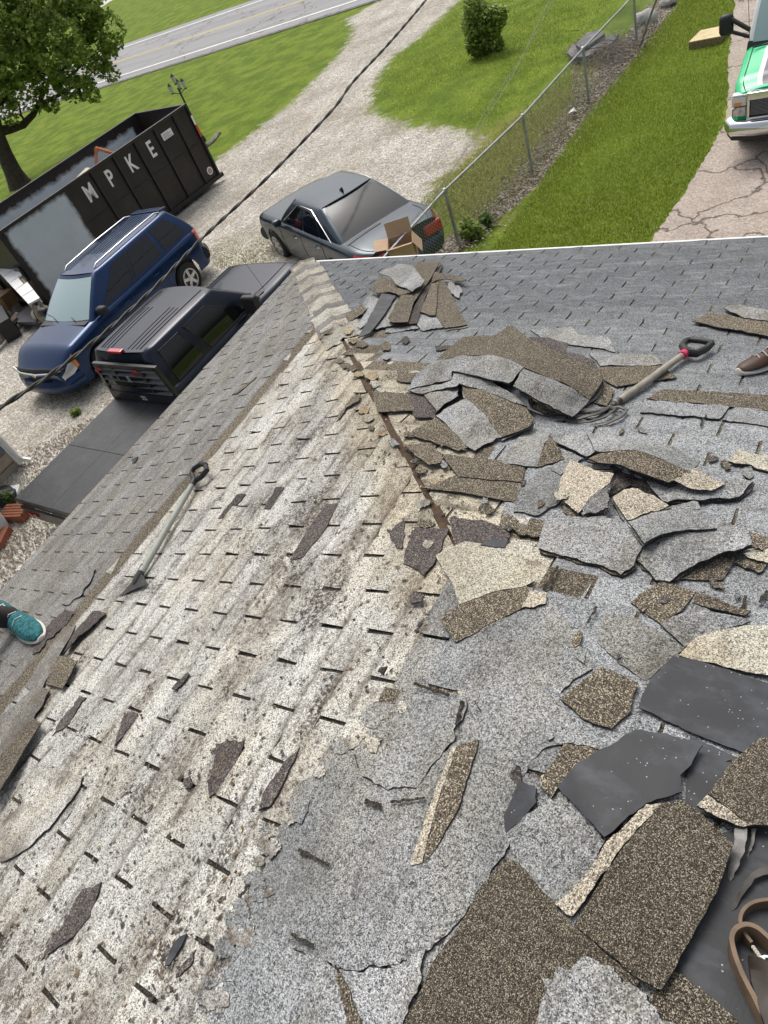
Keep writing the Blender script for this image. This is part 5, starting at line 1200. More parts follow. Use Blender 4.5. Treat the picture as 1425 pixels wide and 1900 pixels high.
for x in (-3.30, 3.25): B().box((x, -1.164, HT+.002), (x+.07, 1.164, HT+.066)).build('top_rail', DB, dmp, bevel=.01)
for y in (-1.26, 1.14): B().box((-3.35, y, .10), (3.42, y+.12, .215)).build('bottom_rail', DB, dmp, bevel=.01)
for x in (-.32, .47, 1.24, 1.98, 2.73):
    B().box((x-.03, -1.255, .22), (x+.03, -1.203, HT)).build('rib', DB, dmp, bevel=.008)
    B().box((x-.03, 1.203, .22), (x+.03, 1.255, HT)).build('rib', DB, dmp, bevel=.008)
for x in (-3.29, 3.24): B().box((x, -1.26, .22), (x+.07, -1.203, HT)).build('rib', DB, dmp, bevel=.008)
B().box((-1.14, -1.216, 1.16), (3.2, -1.202, 1.19)).build('weld_line', DB, dmp)
for y in (-.5, .5): B().box((-3.3, y-.05, .04), (3.5, y+.05, .21)).build('skid_rail', DB, dmp)
for x in (-2.8, 2.8):
    for y in (-.85, .85): B().lathe([(.10, -.06), (.10, .06)], (x, y, .10), 'y', 16).build('roller', BLKM, dmp, smooth=True)
LET = plain('letter_white', (.80, .80, .78), .6)
def text(s_, size, loc, rot, mat, parent, name='letter', ext=.003, sx=1.0):
    cu = bpy.data.curves.new(name, 'FONT'); cu.body = s_; cu.size = size; cu.extrude = ext; cu.align_x = 'CENTER'; cu.align_y = 'CENTER'; cu.offset = size*.02
    tmp = bpy.data.objects.new(name, cu); COL.objects.link(tmp); dg = bpy.context.evaluated_depsgraph_get(); me = bpy.data.meshes.new_from_object(tmp.evaluated_get(dg))
    bpy.data.objects.remove(tmp); o = link(name, me, mat, parent); o.location = loc; o.rotation_euler = rot; o.scale = (sx, 1, 1); return o
for ch, x in (('M', -.62), ('P', .10), ('K', .87), ('E', 1.63)): text(ch, .56, (x, -1.206, 1.70), (R_(90), 0, 0), LET, dmp, sx=.72)
B().box((2.12, -1.209, 1.70), (2.50, -1.203, 1.88)).build('sticker', LET, dmp)
text('24', .09, (2.31, -1.2115, 1.83), (R_(90), 0, 0), plain('ink', (.1, .1, .12), .6), dmp, 'sticker_print', .0006) if False else None
bq = B()
for i in range(4): bq.box((2.16, -1.2105, 1.725+i*.034), (2.46-(i % 2)*.08, -1.2092, 1.738+i*.034))
bq.build('sticker_print', plain('print_grey', (.22, .22, .24), .7), dmp)
B().lathe([(.105, 0), (.105, .006)], (3.05, -1.212, .42), 'y', 28).build('round_sticker', LET, dmp)
B().lathe([(.075, 0), (.075, .003)], (3.05, -1.2155, .42), 'y', 24).build('sticker_print', plain('print_rose', (.45, .30, .30), .7), dmp)
B().box((3.245, -1.2665, 1.60), (3.305, -1.2605, 1.84)).build('reflector', LET, dmp); B().box((3.245, -1.2665, 1.28), (3.305, -1.2605, 1.598)).build('reflector', plain('reflector_red', (.6, .06, .02), .4), dmp)
B().box((-3.36, -1.2, .9), (-3.305, -.9, 1.3)).build('gate_latch', BLKM, dmp); B().box((-3.36, .6, .5), (-3.305, 1.1, .9)).build('gate_latch', BLKM, dmp)
dm_T = Matrix.Translation((-17.91, 12.11, 0))@Matrix.Rotation(R_(83.4), 4, 'Z')
def inworld(o, T): o.matrix_world = T; return o
# junk in the dumpster
OR_ = plain('orange_wood', (.50, .17, .07), .7, noisy=.25); PALE = plain('pale_board', (.62, .55, .42), .75, noisy=.2); TEAL = plain('teal_sheet', (.35, .45, .42), .6); GR_ = plain('grey_board', (.22, .21, .2), .8, noisy=.3)
fr = B().tube([(.2, -.2, 1.5), (.75, -.2, 2.25)], .045, 4).tube([(.75, -.2, 2.25), (1.35, -.15, 1.75)], .045, 4).tube([(.35, -.2, 1.7), (1.2, -.16, 1.85)], .04, 4).build('wooden_frame', OR_); tag(fr, 'orange wooden frame sticking up out of the dumpster', 'frame'); inworld(fr, dm_T)
junk = B().box((-3.2, -1.1, .28), (3.2, 1.1, 1.1))
hb_ = B()
n_ = 14
vv = [(-3.2+6.4*i/n_, -1.14+2.28*j/6, 1.15+.22*noise.noise(Vector((i*.7, j*.9, 3)))+.35*math.exp(-((i-8.5)/3)**2)) for i in range(n_+1) for j in range(7)]
hb_.add(vv, [(i*7+j, (i+1)*7+j, (i+1)*7+j+1, i*7+j+1) for i in range(n_) for j in range(6)])
jk = hb_.build('rubble', plain('rubble_grey', (.16, .15, .14), .95, noisy=.6, scale=5)); tag(jk, 'heap of grey roofing rubble filling the dumpster', 'rubble', kind='stuff'); inworld(jk, dm_T)
for i, (lb, mt, a_, b_, z_, rot) in enumerate((('pale board leaning inside the dumpster below the orange frame', PALE, (-.9, -.08), (.9, .08), 1.95, (.1, -.12, .1)), ('white flat sheet lying in the dumpster next to the orange frame', WHITE, (-.3, -.25), (.3, .25), 1.9, (.2, .1, .4)),
        ('teal panel wedged in the dumpster behind the orange frame', TEAL, (-.35, -.2), (.35, .2), 1.82, (.3, -.2, -.3)), ('dark grey board at the far end of the dumpster rubble', GR_, (-.4, -.12), (.4, .12), 1.92, (.2, .25, .5)), ('small tan board at the near end of the dumpster rubble', PALE, (-.3, -.1), (.3, .1), 1.9, (-.3, .15, .2)))):
    o = B().box((a_[0], a_[1], -.02), (b_[0], b_[1], .02)).build('scrap_board', mt); tag(o, lb, 'board')
    xx, yy_ = ((-.9, -.75), (.55, -.7), (1.25, -.45), (1.85, -.55), (-1.5, -.85))[i]
    o.matrix_world = dm_T@Matrix.Translation((xx, yy_, z_))@Matrix.Rotation(rot[2], 4, 'Z')@Matrix.Rotation(rot[0], 4, 'X')@Matrix.Rotation(rot[1], 4, 'Y')

#ENDV#
# ------------------------------------------------------------------ trees and shrubs
def leafmat(name, a_, b_, c_):
    m, t, b = newmat(name); N = NT(t); g = t.nodes.new('ShaderNodeNewGeometry')
    r = N.ramp(g.outputs['Random Per Island'], [(0, a_), (.55, b_), (1, c_)])
    t.links.new(r, b.inputs['Base Color']); b.inputs['Roughness'].default_value = .55; b.inputs['Specular IOR Level'].default_value = .3
    tr = t.nodes.new('ShaderNodeBsdfTranslucent'); t.links.new(r, tr.inputs[0]); mx = t.nodes.new('ShaderNodeMixShader'); mx.inputs[0].default_value = .4
    out = t.nodes['Material Output']; t.links.new(b.outputs[0], mx.inputs[1]); t.links.new(tr.outputs[0], mx.inputs[2]); t.links.new(mx.outputs[0], out.inputs[0]); return m
LEAFM = leafmat('maple_leaf', (.15, .23, .04), (.28, .38, .075), (.48, .55, .20)); BUSHM = leafmat('shrub_leaf', (.055, .10, .02), (.11, .19, .04), (.22, .32, .09))
BARK = plain('bark', (.055, .042, .030), .9, noisy=.4, scale=9, bump=.8)
def leaves(centres, size, rnd, n_per):
    v = []; f = []
    for (c, r, n) in centres:
        for _ in range(n):
            while True:
                d = Vector((rnd.uniform(-1, 1), rnd.uniform(-1, 1), rnd.uniform(-1, 1)))
                if .12 < d.length <= 1: break
            d = d.normalized()*(d.length**.45)
            p = Vector(c)+d*r; p += Vector((noise.noise(p*1.3), noise.noise(p*1.3+Vector((9, 0, 0))), noise.noise(p*1.3+Vector((0, 9, 0)))))*r*.45
            if not n_per and noise.noise(p*1.7) < -.16: continue
            s_ = size*rnd.uniform(.6, 1.4); a_ = Vector((rnd.gauss(0, 1), rnd.gauss(0, 1), rnd.gauss(0, .5))).normalized(); n_ = Vector((rnd.gauss(0, .6), rnd.gauss(0, .6), 1)).normalized()
            b_ = a_.cross(n_).normalized()*s_*.5; a_ = a_*s_
            k = len(v); v += [p-a_*.5, p+b_-a_*.1, p+a_*.6-Vector((0, 0, s_*.2)), p-b_-a_*.1]; f.append((k, k+1, k+2, k+3))
    return v, f
tb = at(38, 343); TB = Vector(tb)
hv = Vector((tb[0], tb[1], 0)).normalized()
def tp(x, y, dz=0.):      # point on the upright plane through the trunk, pushed back by dz metres
    r = Vector(ray(x, y)); e = Vector(EYE); t = (TB-e).dot(hv)/r.dot(hv); return e+r*t+hv*dz
tree = thing('maple_tree', 'leafy green maple with a curved lower limb standing on the lawn beyond the dumpster', 'tree', TB)
def tparent(o, par): o.location = -Vector(par.location); o.parent = par; return o
b = B(); b.tube([TB+Vector((0, 0, -.2)), TB+Vector((0, 0, .15)), tp(24, 318), tp(8, 285), tp(-6, 250), tp(-16, 205), tp(-20, 150), tp(-10, 80), tp(0, 0)], [.62, .46, .36, .32, .30, .26, .2, .13, .06], 14)
tparent(b.build('trunk', BARK, None, smooth=True), tree)
rnd = random.Random(5)
for pts, r0 in (([(-8, 246), (18, 240), (45, 233), (66, 216), (78, 190), (96, 160), (110, 120)], .20), ([(-16, 205), (20, 170), (60, 130), (110, 90), (150, 60)], .14), ([(-18, 170), (0, 120), (40, 60), (60, 10)], .13), ([(78, 192), (110, 175), (150, 150), (185, 130)], .09), ([(-20, 150), (-60, 90), (-80, 40)], .13), ([(50, 230), (40, 215), (34, 196), (20, 180)], .06), ([(96, 160), (130, 140), (160, 110), (200, 90)], .06), ([(60, 130), (90, 140), (120, 150)], .05)):
    P = [tp(x, y, rnd.uniform(-.3, .3)*i) for i, (x, y) in enumerate(pts)]
    tparent(B().tube(P, [r0*(1-.8*i/(len(P)-1)) for i in range(len(P))], 8).build('limb', BARK, None, smooth=True), tree)
cen = []
for (x, y, r, dz) in ((60, 55, 95, 0), (150, 60, 66, .6), (188, 105, 38, .2), (125, 135, 52, -.6), (45, 165, 44, .4), (0, 90, 80, -.5), (190, 55, 38, -.4), (-70, 20, 120, 0), (70, -50, 110, .5), (150, 5, 55, 0), (85, 185, 24, .2), (160, 165, 26, .1), (208, 132, 22, 0), (18, 205, 26, -.3), (30, 120, 60, 1.5), (100, 90, 60, -1.6), (60, 20, 70, 1.8), (-40, 150, 60, .3), (170, 30, 34, .8), (205, 80, 24, .3), (120, 165, 22, 0)):
    c = tp(x, y, dz); R0 = r/53.; cen.append((c, R0, int(1350*R0*R0)))
v, f = leaves(cen, .15, rnd, 0)
tparent(fromdata('crown', v, f, LEAFM), tree)
def shrub(label, px_, py_, rpx, h, mat, n, size, seed, grp=None, nm='shrub', cat='shrub'):
    rn = random.Random(seed); P = Vector(at(px_, py_)); o = thing(nm, label, cat, P, group=grp); c = []
    for i in range(9):
        a_ = rn.uniform(0, 6.28); rr_ = rn.uniform(0, .5)*rpx; z = rn.uniform(.25, .85)*h; k = (1-abs(z/h-.45))
        c.append((Vector((math.cos(a_)*rr_*k, math.sin(a_)*rr_*k, z)), rpx*rn.uniform(.45, .62), n//9))
    v, f = leaves(c, size, rn, 1); v = [(p[0], p[1], max(.0, p[2])) for p in v]; fromdata('foliage', v, f, mat, o)
    B().tube([(0, 0, -.05), (.05, 0, h*.3), (.0, .05, h*.6)], [.05, .04, .02], 6).build('stem', BARK, o); return o
shrub('round dark green shrub alone on the lawn right of the gravel lane', 908, 98, .78, 1.4, LEAFM, 8500, .085, 11)
shrub('weedy green clump at the foot of the nearest fence post', 872, 440, .28, .32, LEAFM, 700, .07, 12, nm='weed_clump', cat='weeds')
shrub('small weed tuft in the leaf litter just beyond the roof edge', 905, 418, .16, .22, BUSHM, 260, .06, 13, nm='weed_clump', cat='weeds')
# grass blades
def blades(name, polypx, n, h, mat, seed, z0=0., fade=.08):
    poly = P2(polypx); rn = np.random.RandomState(seed); xs_ = [p[0] for p in poly]; ys_ = [p[1] for p in poly]
    m_ = int(n*((max(xs_)-min(xs_))*(max(ys_)-min(ys_)))); px_ = rn.uniform(min(xs_), max(xs_), m_); py_ = rn.uniform(min(ys_), max(ys_), m_)
    d = distpoly(poly, px_, py_)-np.abs(rn.normal(0, fade, m_)); k = d > 0; px_, py_ = px_[k], py_[k]; m_ = len(px_)
    a = rn.uniform(0, 6.283, m_); hh_ = h*rn.uniform(.5, 1.3, m_); wd = .006+.006*rn.rand(m_); ln = rn.normal(0, .5, (m_, 2))*hh_[:, None]
    V = np.empty((m_, 3, 3)); V[:, 0] = np.stack([px_+np.cos(a)*wd, py_+np.sin(a)*wd, np.full(m_, z0)], -1); V[:, 1] = np.stack([px_-np.cos(a)*wd, py_-np.sin(a)*wd, np.full(m_, z0)], -1)
    V[:, 2] = np.stack([px_+ln[:, 0], py_+ln[:, 1], z0+hh_], -1)
    me = bpy.data.meshes.new(name); me.vertices.add(m_*3); me.vertices.foreach_set('co', V.ravel()); me.loops.add(m_*3); me.loops.foreach_set('vertex_index', np.arange(m_*3, dtype=np.int32))
    me.polygons.add(m_); me.polygons.foreach_set('loop_start', np.arange(0, m_*3, 3, dtype=np.int32)); me.polygons.foreach_set('loop_total', np.full(m_, 3, dtype=np.int32)); me.update(); me.validate()
    return tag(link(name, me, mat), None, None, kind='stuff')
GB = leafmat('grass_blade', (.17, .23, .02), (.31, .41, .045), (.55, .60, .20)); GBD = leafmat('dry_grass_blade', (.17, .20, .03), (.32, .33, .08), (.55, .50, .24))
blades('grass', [(900, 478), (985, 360), (1085, 215), (1165, 120), (1230, 40), (1262, 0), (1275, -40), (1372, -60), (1362, 60), (1352, 190), (1322, 275), (1270, 365), (1216, 440), (1200, 480)], 2600, .055, GB, 1)
blades('grass', [(800, 430), (760, 400), (800, 345), (860, 300), (900, 262), (1060, 120), (1150, 60), (1100, 190), (1000, 330), (850, 460)], 1300, .05, GBD, 2, fade=.3)
blades('grass', [(690, 160), (722, 112), (775, 72), (830, 22), (860, -12), (1170, -12), (1060, 110), (900, 262), (850, 240), (722, 225)], 420, .06, GB, 3, fade=.55)
blades('grass', [(380, 470), (450, 420), (500, 420), (520, 480), (480, 500), (400, 500)], 700, .04, GBD, 4)

# ------------------------------------------------------------------ chain-link fence
GALV = plain('galvanised_steel', (.36, .37, .37), .5, .6, noisy=.2); WIRE = plain('fence_wire', (.30, .31, .30), .5, .5)
FP = [Vector((-6.62, 8.0, 0)), Vector((-6.45, 10.75, 0)), Vector((-6.02, 13.5, 0)), Vector((-5.81, 16.6, 0)), Vector((-5.52, 19.5, 0)), Vector((-5.2, 24.0, 0)), Vector((-4.9, 28.0, 0))]
fence = thing('chain_link_fence', 'grey chain-link fence with steel top rail running across the lawn', 'fence', FP[0])
o_ = FP[0]; FH = 1.06
for i, p in enumerate(FP[1:]):
    B().lathe([(.03, -.15), (.03, FH-.02), (.038, FH-.02), (.036, FH+.03), (.0, FH+.05)], p-o_, 'z', 10).build('post', GALV, fence, smooth=True)
B().tube([p-o_+Vector((0, 0, FH)) for p in FP], .022, 8).build('top_rail', GALV, fence, smooth=True)
ms = B(); pitch = .075; L_ = 0
for i in range(len(FP)-2):
    a_, b_ = FP[i], FP[i+1]; L_ = (b_-a_).length; u = (b_-a_).normalized(); n = int(L_/pitch)
    for j in range(-14, n+1):
        for sg in (1, -1):
            s0 = j*pitch; e0 = s0+FH; x0, x1 = (s0, e0) if sg == 1 else (e0, s0); z0_, z1_ = .0, FH-.02
            # clip to the bay
            pts = []
            for (xa, za, xb, zb) in ((x0, z0_, x1, z1_),):
                t0, t1 = 0., 1.
                dx = xb-xa
                for lim, sgn in ((0, 1), (L_, -1)):
                    tt = (lim-xa)/dx
                    if (dx*sgn) > 0: t0 = max(t0, tt)
                    else: t1 = min(t1, tt)
                if t1 > t0+.01: pts = [a_-o_+u*(xa+dx*t0)+Vector((0, 0, za+(zb-za)*t0)), a_-o_+u*(xa+dx*t1)+Vector((0, 0, za+(zb-za)*t1))]
            if pts: ms.tube(pts, .0019, 3, cap=False)
mo = ms.build('wire_mesh', WIRE, fence); mo['kind'] = 'stuff'
lp_ = B().tube([at(1188, 86), at(1203, 40, .6), at(1219, -4, 1.25)], .024, 8).build('leaning_pole', GALV, smooth=True); tag(lp_, 'loose steel pole leaning beside the far fence posts', 'pole')

# ------------------------------------------------------------------ lamp post, edging, stones
lb = Vector(at(378, 262)); lamp = thing('lamp_post', 'black cast lamp post with a cluster of lanterns behind the dumpster', 'lamp post', lb)
BI = plain('green_black_iron', (.012, .022, .018), .45)
B().lathe([(.10, 0), (.10, .12), (.06, .2), (.045, .35), (.035, .5), (.03, 1.75)], (0, 0, 0), 'z', 12).build('pole', BI, lamp, smooth=True)
LG = plain('lantern_glass', (.45, .47, .42), .2, 0, .5)
for k in range(4):
    a_ = k*math.pi/2+.5; c_ = Vector((math.cos(a_)*.24, math.sin(a_)*.24, 0)) if k < 3 else Vector((0, 0, .22))
    B().tube([(0, 0, 1.55), c_*.6+Vector((0, 0, 1.62)), c_+Vector((0, 0, 1.66))], .015, 6).build('arm', BI, lamp) if k < 3 else None
    ln = B().lathe([(.035, 1.66), (.05, 1.70), (.07, 1.86), (.0, 1.86)], c_, 'z', 6).build('lantern', LG, lamp)
    B().lathe([(.085, 1.865), (.04, 1.91), (.012, 1.95), (.0, 1.96)], c_, 'z', 6).build('lantern_cap', BI, ln); B().lathe([(.06, 1.63), (.06, 1.658)], c_, 'z', 6).build('lantern_base', BI, ln)
STONE = plain('grey_stone', (.22, .20, .17), .9, noisy=.35, scale=6, bump=.5)
def rock(label, p, s_, mat, seed, nm='stone', cat='stone', group=None):
    bm = bmesh.new(); bmesh.ops.create_icosphere(bm, subdivisions=3, radius=1)
    for v in bm.verts: k = 1+.35*noise.noise(v.co*1.3+Vector((seed, 0, 0)))+.12*noise.noise(v.co*4+Vector((0, seed, 0))); v.co = Vector((v.co.x*s_[0]*k, v.co.y*s_[1]*k, v.co.z*s_[2]*k))
    me = bpy.data.meshes.new(nm); bm.to_mesh(me); bm.free(); me.polygons.foreach_set('use_smooth', [True]*len(me.polygons)); o = link(nm, me, mat); o.location = Vector(p)+Vector((0, 0, s_[2]*.5)); tag(o, label, cat, group); return o
ed = thing('garden_edging', 'curved edging of grey stones at the foot of the lamp post', 'edging', Vector(at(398, 262)))
for i in range(7):
    q = Vector(at(388+3.2*i-.35*(i-3)**2*.6, 270-3.4*i)); o = rock(None, (0, 0, 0), (.13, .10, .06), STONE, i, 'edging_stone', None); o.location = q-Vector(ed.location)+Vector((0, 0, .03)); o.rotation_euler = (0, 0, i*.3+.8); o.parent = ed
rock('pale lump of rock lying by the far end of the fence', at(1199, 38), (.30, .22, .16), plain('pale_rock', (.5, .48, .45), .9, noisy=.2), 3, 'rock', 'rock')
rock('white rubble piece near the top edge beside the lawn', at(1240, 5), (.22, .18, .10), bpy.data.materials['pale_rock'], 8, 'rock', 'rock')
# pile of slabs and brush behind the fence
SLG = plain('slab_grey', (.15, .15, .155), .9, noisy=.4, scale=5)
SLABS = [('broad flat grey slab resting on the brush pile behind the fence', [(1068, 82), (1090, 60), (1112, 56), (1122, 62), (1100, 78), (1080, 92)], .22), ('lower dark slab under the flat one behind the fence', [(1052, 98), (1062, 82), (1080, 84), (1126, 66), (1148, 62), (1138, 78), (1090, 104), (1062, 106)], .14)]
tw = B(); rn = random.Random(9)
for i in range(420):
    c = at(rn.gauss(1118, 26), rn.gauss(100, 13)); a_ = rn.uniform(0, 3.14); L2 = rn.uniform(.15, .5); z = rn.uniform(.01, .16)
    tw.tube([(c[0]-math.cos(a_)*L2/2, c[1]-math.sin(a_)*L2/2, z), (c[0]+math.cos(a_)*L2/2, c[1]+math.sin(a_)*L2/2, z+rn.uniform(-.03, .1))], rn.uniform(.004, .011), 3, cap=False)
tag(tw.build('brush_pile', plain('dry_twig', (.20, .16, .12), .9)), None, None, kind='stuff')
lf = B(); rn = random.Random(19); sp_ = P2([(860, 470), (985, 320), (1092, 190), (1182, 92), (1215, 40)])
for i in range(5200):
    k = rn.uniform(0, len(sp_)-1.001); j = int(k); u = k-j; x = sp_[j][0]*(1-u)+sp_[j+1][0]*u+rn.gauss(-.12, .26); y = sp_[j][1]*(1-u)+sp_[j+1][1]*u+rn.gauss(0, .2)
    s_ = rn.uniform(.012, .035); a_ = rn.uniform(0, 6.3); z = rn.uniform(.0, .035); ca, sa = math.cos(a_)*s_, math.sin(a_)*s_
    lf.add([(x-ca, y-sa, z), (x+sa*.5, y-ca*.5, z+rn.uniform(0, .03)), (x+ca, y+sa, z+.006), (x-sa*.5, y+ca*.5, z)], [(0, 1, 2, 3)], rn.randrange(3))
tag(lf.build('leaf_litter', [plain('litter_brown', (.13, .095, .06), .9), plain('litter_tan', (.33, .28, .21), .9), plain('litter_grey', (.42, .40, .36), .9)]), None, None, kind='stuff')
pp_ = at(1063, 212); pa = B().add([Vector(pp_)+Vector(q) for q in ((-.09, -.05, .05), (.04, -.07, .09), (.09, .03, .04), (.0, .08, .11), (-.07, .05, .05))], [(0, 1, 3), (1, 2, 3), (0, 3, 4)]).build('paper_scrap', WHITE); tag(recenter(pa), 'crumpled white scrap of paper caught at the foot of the fence', 'paper')
# plywood box
PLY = plain('plywood', (.62, .50, .28), .75, noisy=.15, scale=5); PLYE = plain('plywood_edge', (.24, .17, .10), .85, noisy=.4, scale=25)
cs4 = [Vector(at(x, y, .16)) for x, y in ((1278, 80), (1337, 69), (1354, 47), (1300, 58))]
bx = B().add([c+Vector((0, 0, -.16)) for c in cs4]+cs4, [(3, 2, 1, 0), (0, 1, 5, 4), (1, 2, 6, 5), (2, 3, 7, 6), (3, 0, 4, 7)], 1); n_0 = len(bx.v)
bx.add([c+Vector((0, 0, .004)) for c in cs4]+[c+Vector((0, 0, .022)) for c in cs4], [(4, 5, 6, 7), (0, 1, 5, 4), (1, 2, 6, 5), (2, 3, 7, 6), (3, 0, 4, 7)], 0)
pb = bx.build('plywood_box', [PLY, PLYE]); tag(recenter(pb), 'shallow tan plywood box lying upside down on the lawn beside the van mirror', 'box')
# cardboard carton with open flaps
CB = plain('cardboard', (.44, .30, .19), .85, noisy=.08, scale=4); CBI = plain('cardboard_inside', (.36, .24, .15), .9)
cbp = Vector(at(742, 446, 1.08)); W2 = .21; ct_ = thing('cardboard_carton', 'open cardboard carton with raised flaps behind the saloon car', 'carton', (cbp.x, cbp.y, 0), R_(28))
HB = 1.08
for (a_, b_) in (((-W2, -W2, .01), (W2, -W2+.006, HB)), ((-W2, W2-.006, .01), (W2, W2, HB)), ((-W2, -W2+.007, .01), (-W2+.006, W2-.007, HB)), ((W2-.006, -W2+.007, .01), (W2, W2-.007, HB))):
    B().box(a_, b_).build('side', CB, ct_)
B().box((-W2+.01, -W2+.01, .012), (W2-.01, W2-.01, .018)).build('bottom', CBI, ct_)
def flap(p, ax, ang, w_, l_):
    o = B().box((-w_, 0, -.003), (w_, l_, .003)).build('flap', CB, ct_); o.matrix_local = Matrix.Translation(p)@Matrix.Rotation(ax, 4, 'Z')@Matrix.Rotation(ang, 4, 'X')
flap((0, W2, HB+.004), 0, R_(70), W2, .23); flap((-W2, 0, HB+.004), R_(90), R_(8), W2, .23); flap((W2, 0, HB+.004), R_(-90), R_(-60), W2, .23); flap((0, -W2, HB+.004), R_(180), R_(20), W2, .23)

# ------------------------------------------------------------------ cables
def P3(x, y, t): r = ray(x, y); r = r/np.linalg.norm(r); return Vector(EYE+r*t)
def smooth(P, n=10):
    out = []
    for i in range(len(P)-1):
        p0, p1, p2, p3 = P[max(i-1, 0)], P[i], P[i+1], P[min(i+2, len(P)-1)]
        for j in range(n):
            t = j/n; out.append(.5*((2*p1)+(p2-p0)*t+(2*p0-5*p1+4*p2-p3)*t*t+(3*p1-p0-3*p2+p3)*t**3))
    out.append(P[-1]); return out
CBK = plain('black_cable', (.012, .012, .012), .6); CGY = plain('weathered_cable', (.20, .19, .17), .55)
def twisted(name, label, P, r, tw_, mats, pitchl=.55):
    S = smooth(P, 40); L2 = [0]
    for i in range(1, len(S)): L2.append(L2[-1]+(S[i]-S[i-1]).length)
    c = thing(name, label, 'cable', S[0])
    for k, m_ in enumerate(mats):
        q = []
        for i, p in enumerate(S):
            t = (S[min(i+1, len(S)-1)]-S[max(i-1, 0)]).normalized(); a_ = t.cross(Vector((0, 0, 1))).normalized(); b_ = a_.cross(t); an = L2[i]/pitchl*6.283+k*6.283/len(mats)
            q.append(p+a_*math.cos(an)*tw_+b_*math.sin(an)*tw_-S[0])
        B().tube(q, r, 6, cap=False).build('strand', m_, c, smooth=True)
    return c
twisted('power_cable', 'thick black twisted service cable hanging across the gravel and in front of the cars', [P3(830, -55, 21), P3(790, 0, 18), P3(722, 80, 16), P3(655, 152, 14.5), P3(620, 200, 13.8), P3(540, 285, 12.8), P3(480, 345, 12.2), P3(420, 400, 11.6), P3(365, 452, 10.8), P3(290, 530, 9.8), P3(200, 612, 9.0), P3(100, 690, 8.1), P3(0, 756, 7.2), P3(-60, 790, 6.6)], .0145, .0115, [CBK, CBK], .8)
twisted('phone_wire', 'pair of thin wires hanging above the chain-link fence', [P3(1045, -50, 19), P3(1020, 5, 18), P3(960, 120, 15.5), P3(900, 215, 13.5), P3(850, 300, 11.8), P3(795, 380, 10.4), P3(764, 418, 9.9)], .0045, .035, [CGY, CGY], 9)

# ------------------------------------------------------------------ neighbouring shed and the clutter beside it
shed = thing('shed', 'grey-blue sided shed corner with white corner trim at the left edge', 'shed', (-12.42, 4.0, 0))
BLUE = plain('blue_grey_siding', (.12, .15, .18), .6, noisy=.1); BEI = plain('beige_base', (.36, .31, .24), .85, noisy=.15)
B().box((-4, -4.5, .0), (-.03, -.03, .42)).build('base_wall', BEI, shed)
for i in range(2): B().box((-.03, -4.5, .16+.22*i), (-.018, -.12, .17+.22*i)).build('joint', plain('joint_dark', (.12, .10, .08), .9) if i == 0 else bpy.data.materials['joint_dark'], shed)
for i in range(9):
    z = .42+i*.225
    B().add([(-4, -4.5, z), (-.0, -4.5, z), (-.0, -.08, z), (-4, -.08, z), (-4, -4.5, z+.225), (-.03, -4.5, z+.225), (-.03, -.08, z+.225), (-4, -.08, z+.225)],
            [(0, 3, 2, 1), (4, 5, 6, 7), (0, 1, 5, 4), (1, 2, 6, 5), (2, 3, 7, 6), (3, 0, 4, 7)]).build('siding_board', BLUE, shed)
B().box((-.06, -.10, .05), (.03, .03, 2.5)).build('corner_trim', WHITE, shed, bevel=.006)
B().tube([(.06, -.02, 2.5), (.06, -.02, .25), (.09, .0, .14), (.2, .06, .06)], .045, 4).build('downspout', WHITE, shed)
B().box((-4.2, -4.7, 2.5), (.3, .3, 2.58)).build('roof', plain('shed_roof', (.12, .12, .12), .9), shed)
def slab(nm, label, cat, pxs, z, th, mat, grp=None):
    c = [Vector(at(x, y, z)) for x, y in pxs]; n = len(c)
    b = B().add([p-Vector((0, 0, th)) for p in c]+c, [tuple(range(n))[::-1], tuple(range(n, 2*n))]+[(i, (i+1) % n, n+(i+1) % n, n+i) for i in range(n)])
    o = b.build(nm, mat, bevel=.004); tag(recenter(o), label, cat, grp); return o
for lb_, px4, z_ in SLABS: slab('slab', lb_, 'slab', px4, z_, .07, SLG)
wb = thing('white_panel', 'notched white wooden panel lying on trestles beside the near end of the dumpster', 'panel', Vector(at(38, 520, 1.2)))
p0, p1, p2, p3 = [Vector(at(x, y, 1.2)) for x, y in ((3, 462), (74, 553), (53, 564), (-22, 484))]
for i in range(7):
    a_, b_ = i/7+.004, (i+1)/7-.004
    q = [p0.lerp(p1, a_), p0.lerp(p1, b_), p3.lerp(p2, b_), p3.lerp(p2, a_)]
    if i in (4,): q[0] = q[0].lerp(q[3], .3); q[1] = q[1].lerp(q[2], .3)
    q = [p-Vector(wb.location) for p in q]
    B().add([p-Vector((0, 0, .04)) for p in q]+q, [(3, 2, 1, 0), (4, 5, 6, 7), (0, 1, 5, 4), (1, 2, 6, 5), (2, 3, 7, 6), (3, 0, 4, 7)]).build('board', WHITE, wb)
for i in range(2):
    q = p0.lerp(p3, .75).lerp(p1.lerp(p2, .75), .04+.11*i)-Vector(wb.location); B().lathe([(.05, .001), (.05, .006)], q, 'z', 12).build('hole', BLKP, wb)
for k in (.2, .8):
    q0 = p0.lerp(p3, k)-Vector(wb.location); q1 = p1.lerp(p2, k)-Vector(wb.location); B().tube([q0-Vector((0, 0, .1)), q1-Vector((0, 0, .1))], .05, 4).build('batten', WOOD, wb); [B().tube([q0.lerp(q1, e_)-Vector((0, 0, .12)), q0.lerp(q1, e_)-Vector((0, 0, 1.2))], .05, 4).build('leg', WOOD, wb) for e_ in (.15, .8)]
slab('tarp', 'brown folded tarp at the left edge beside the white panel', 'tarp', [(-20, 505), (2, 502), (26, 532), (0, 552), (-30, 560)], .6, .35, plain('brown_tarp', (.22, .12, .05), .7, noisy=.2))
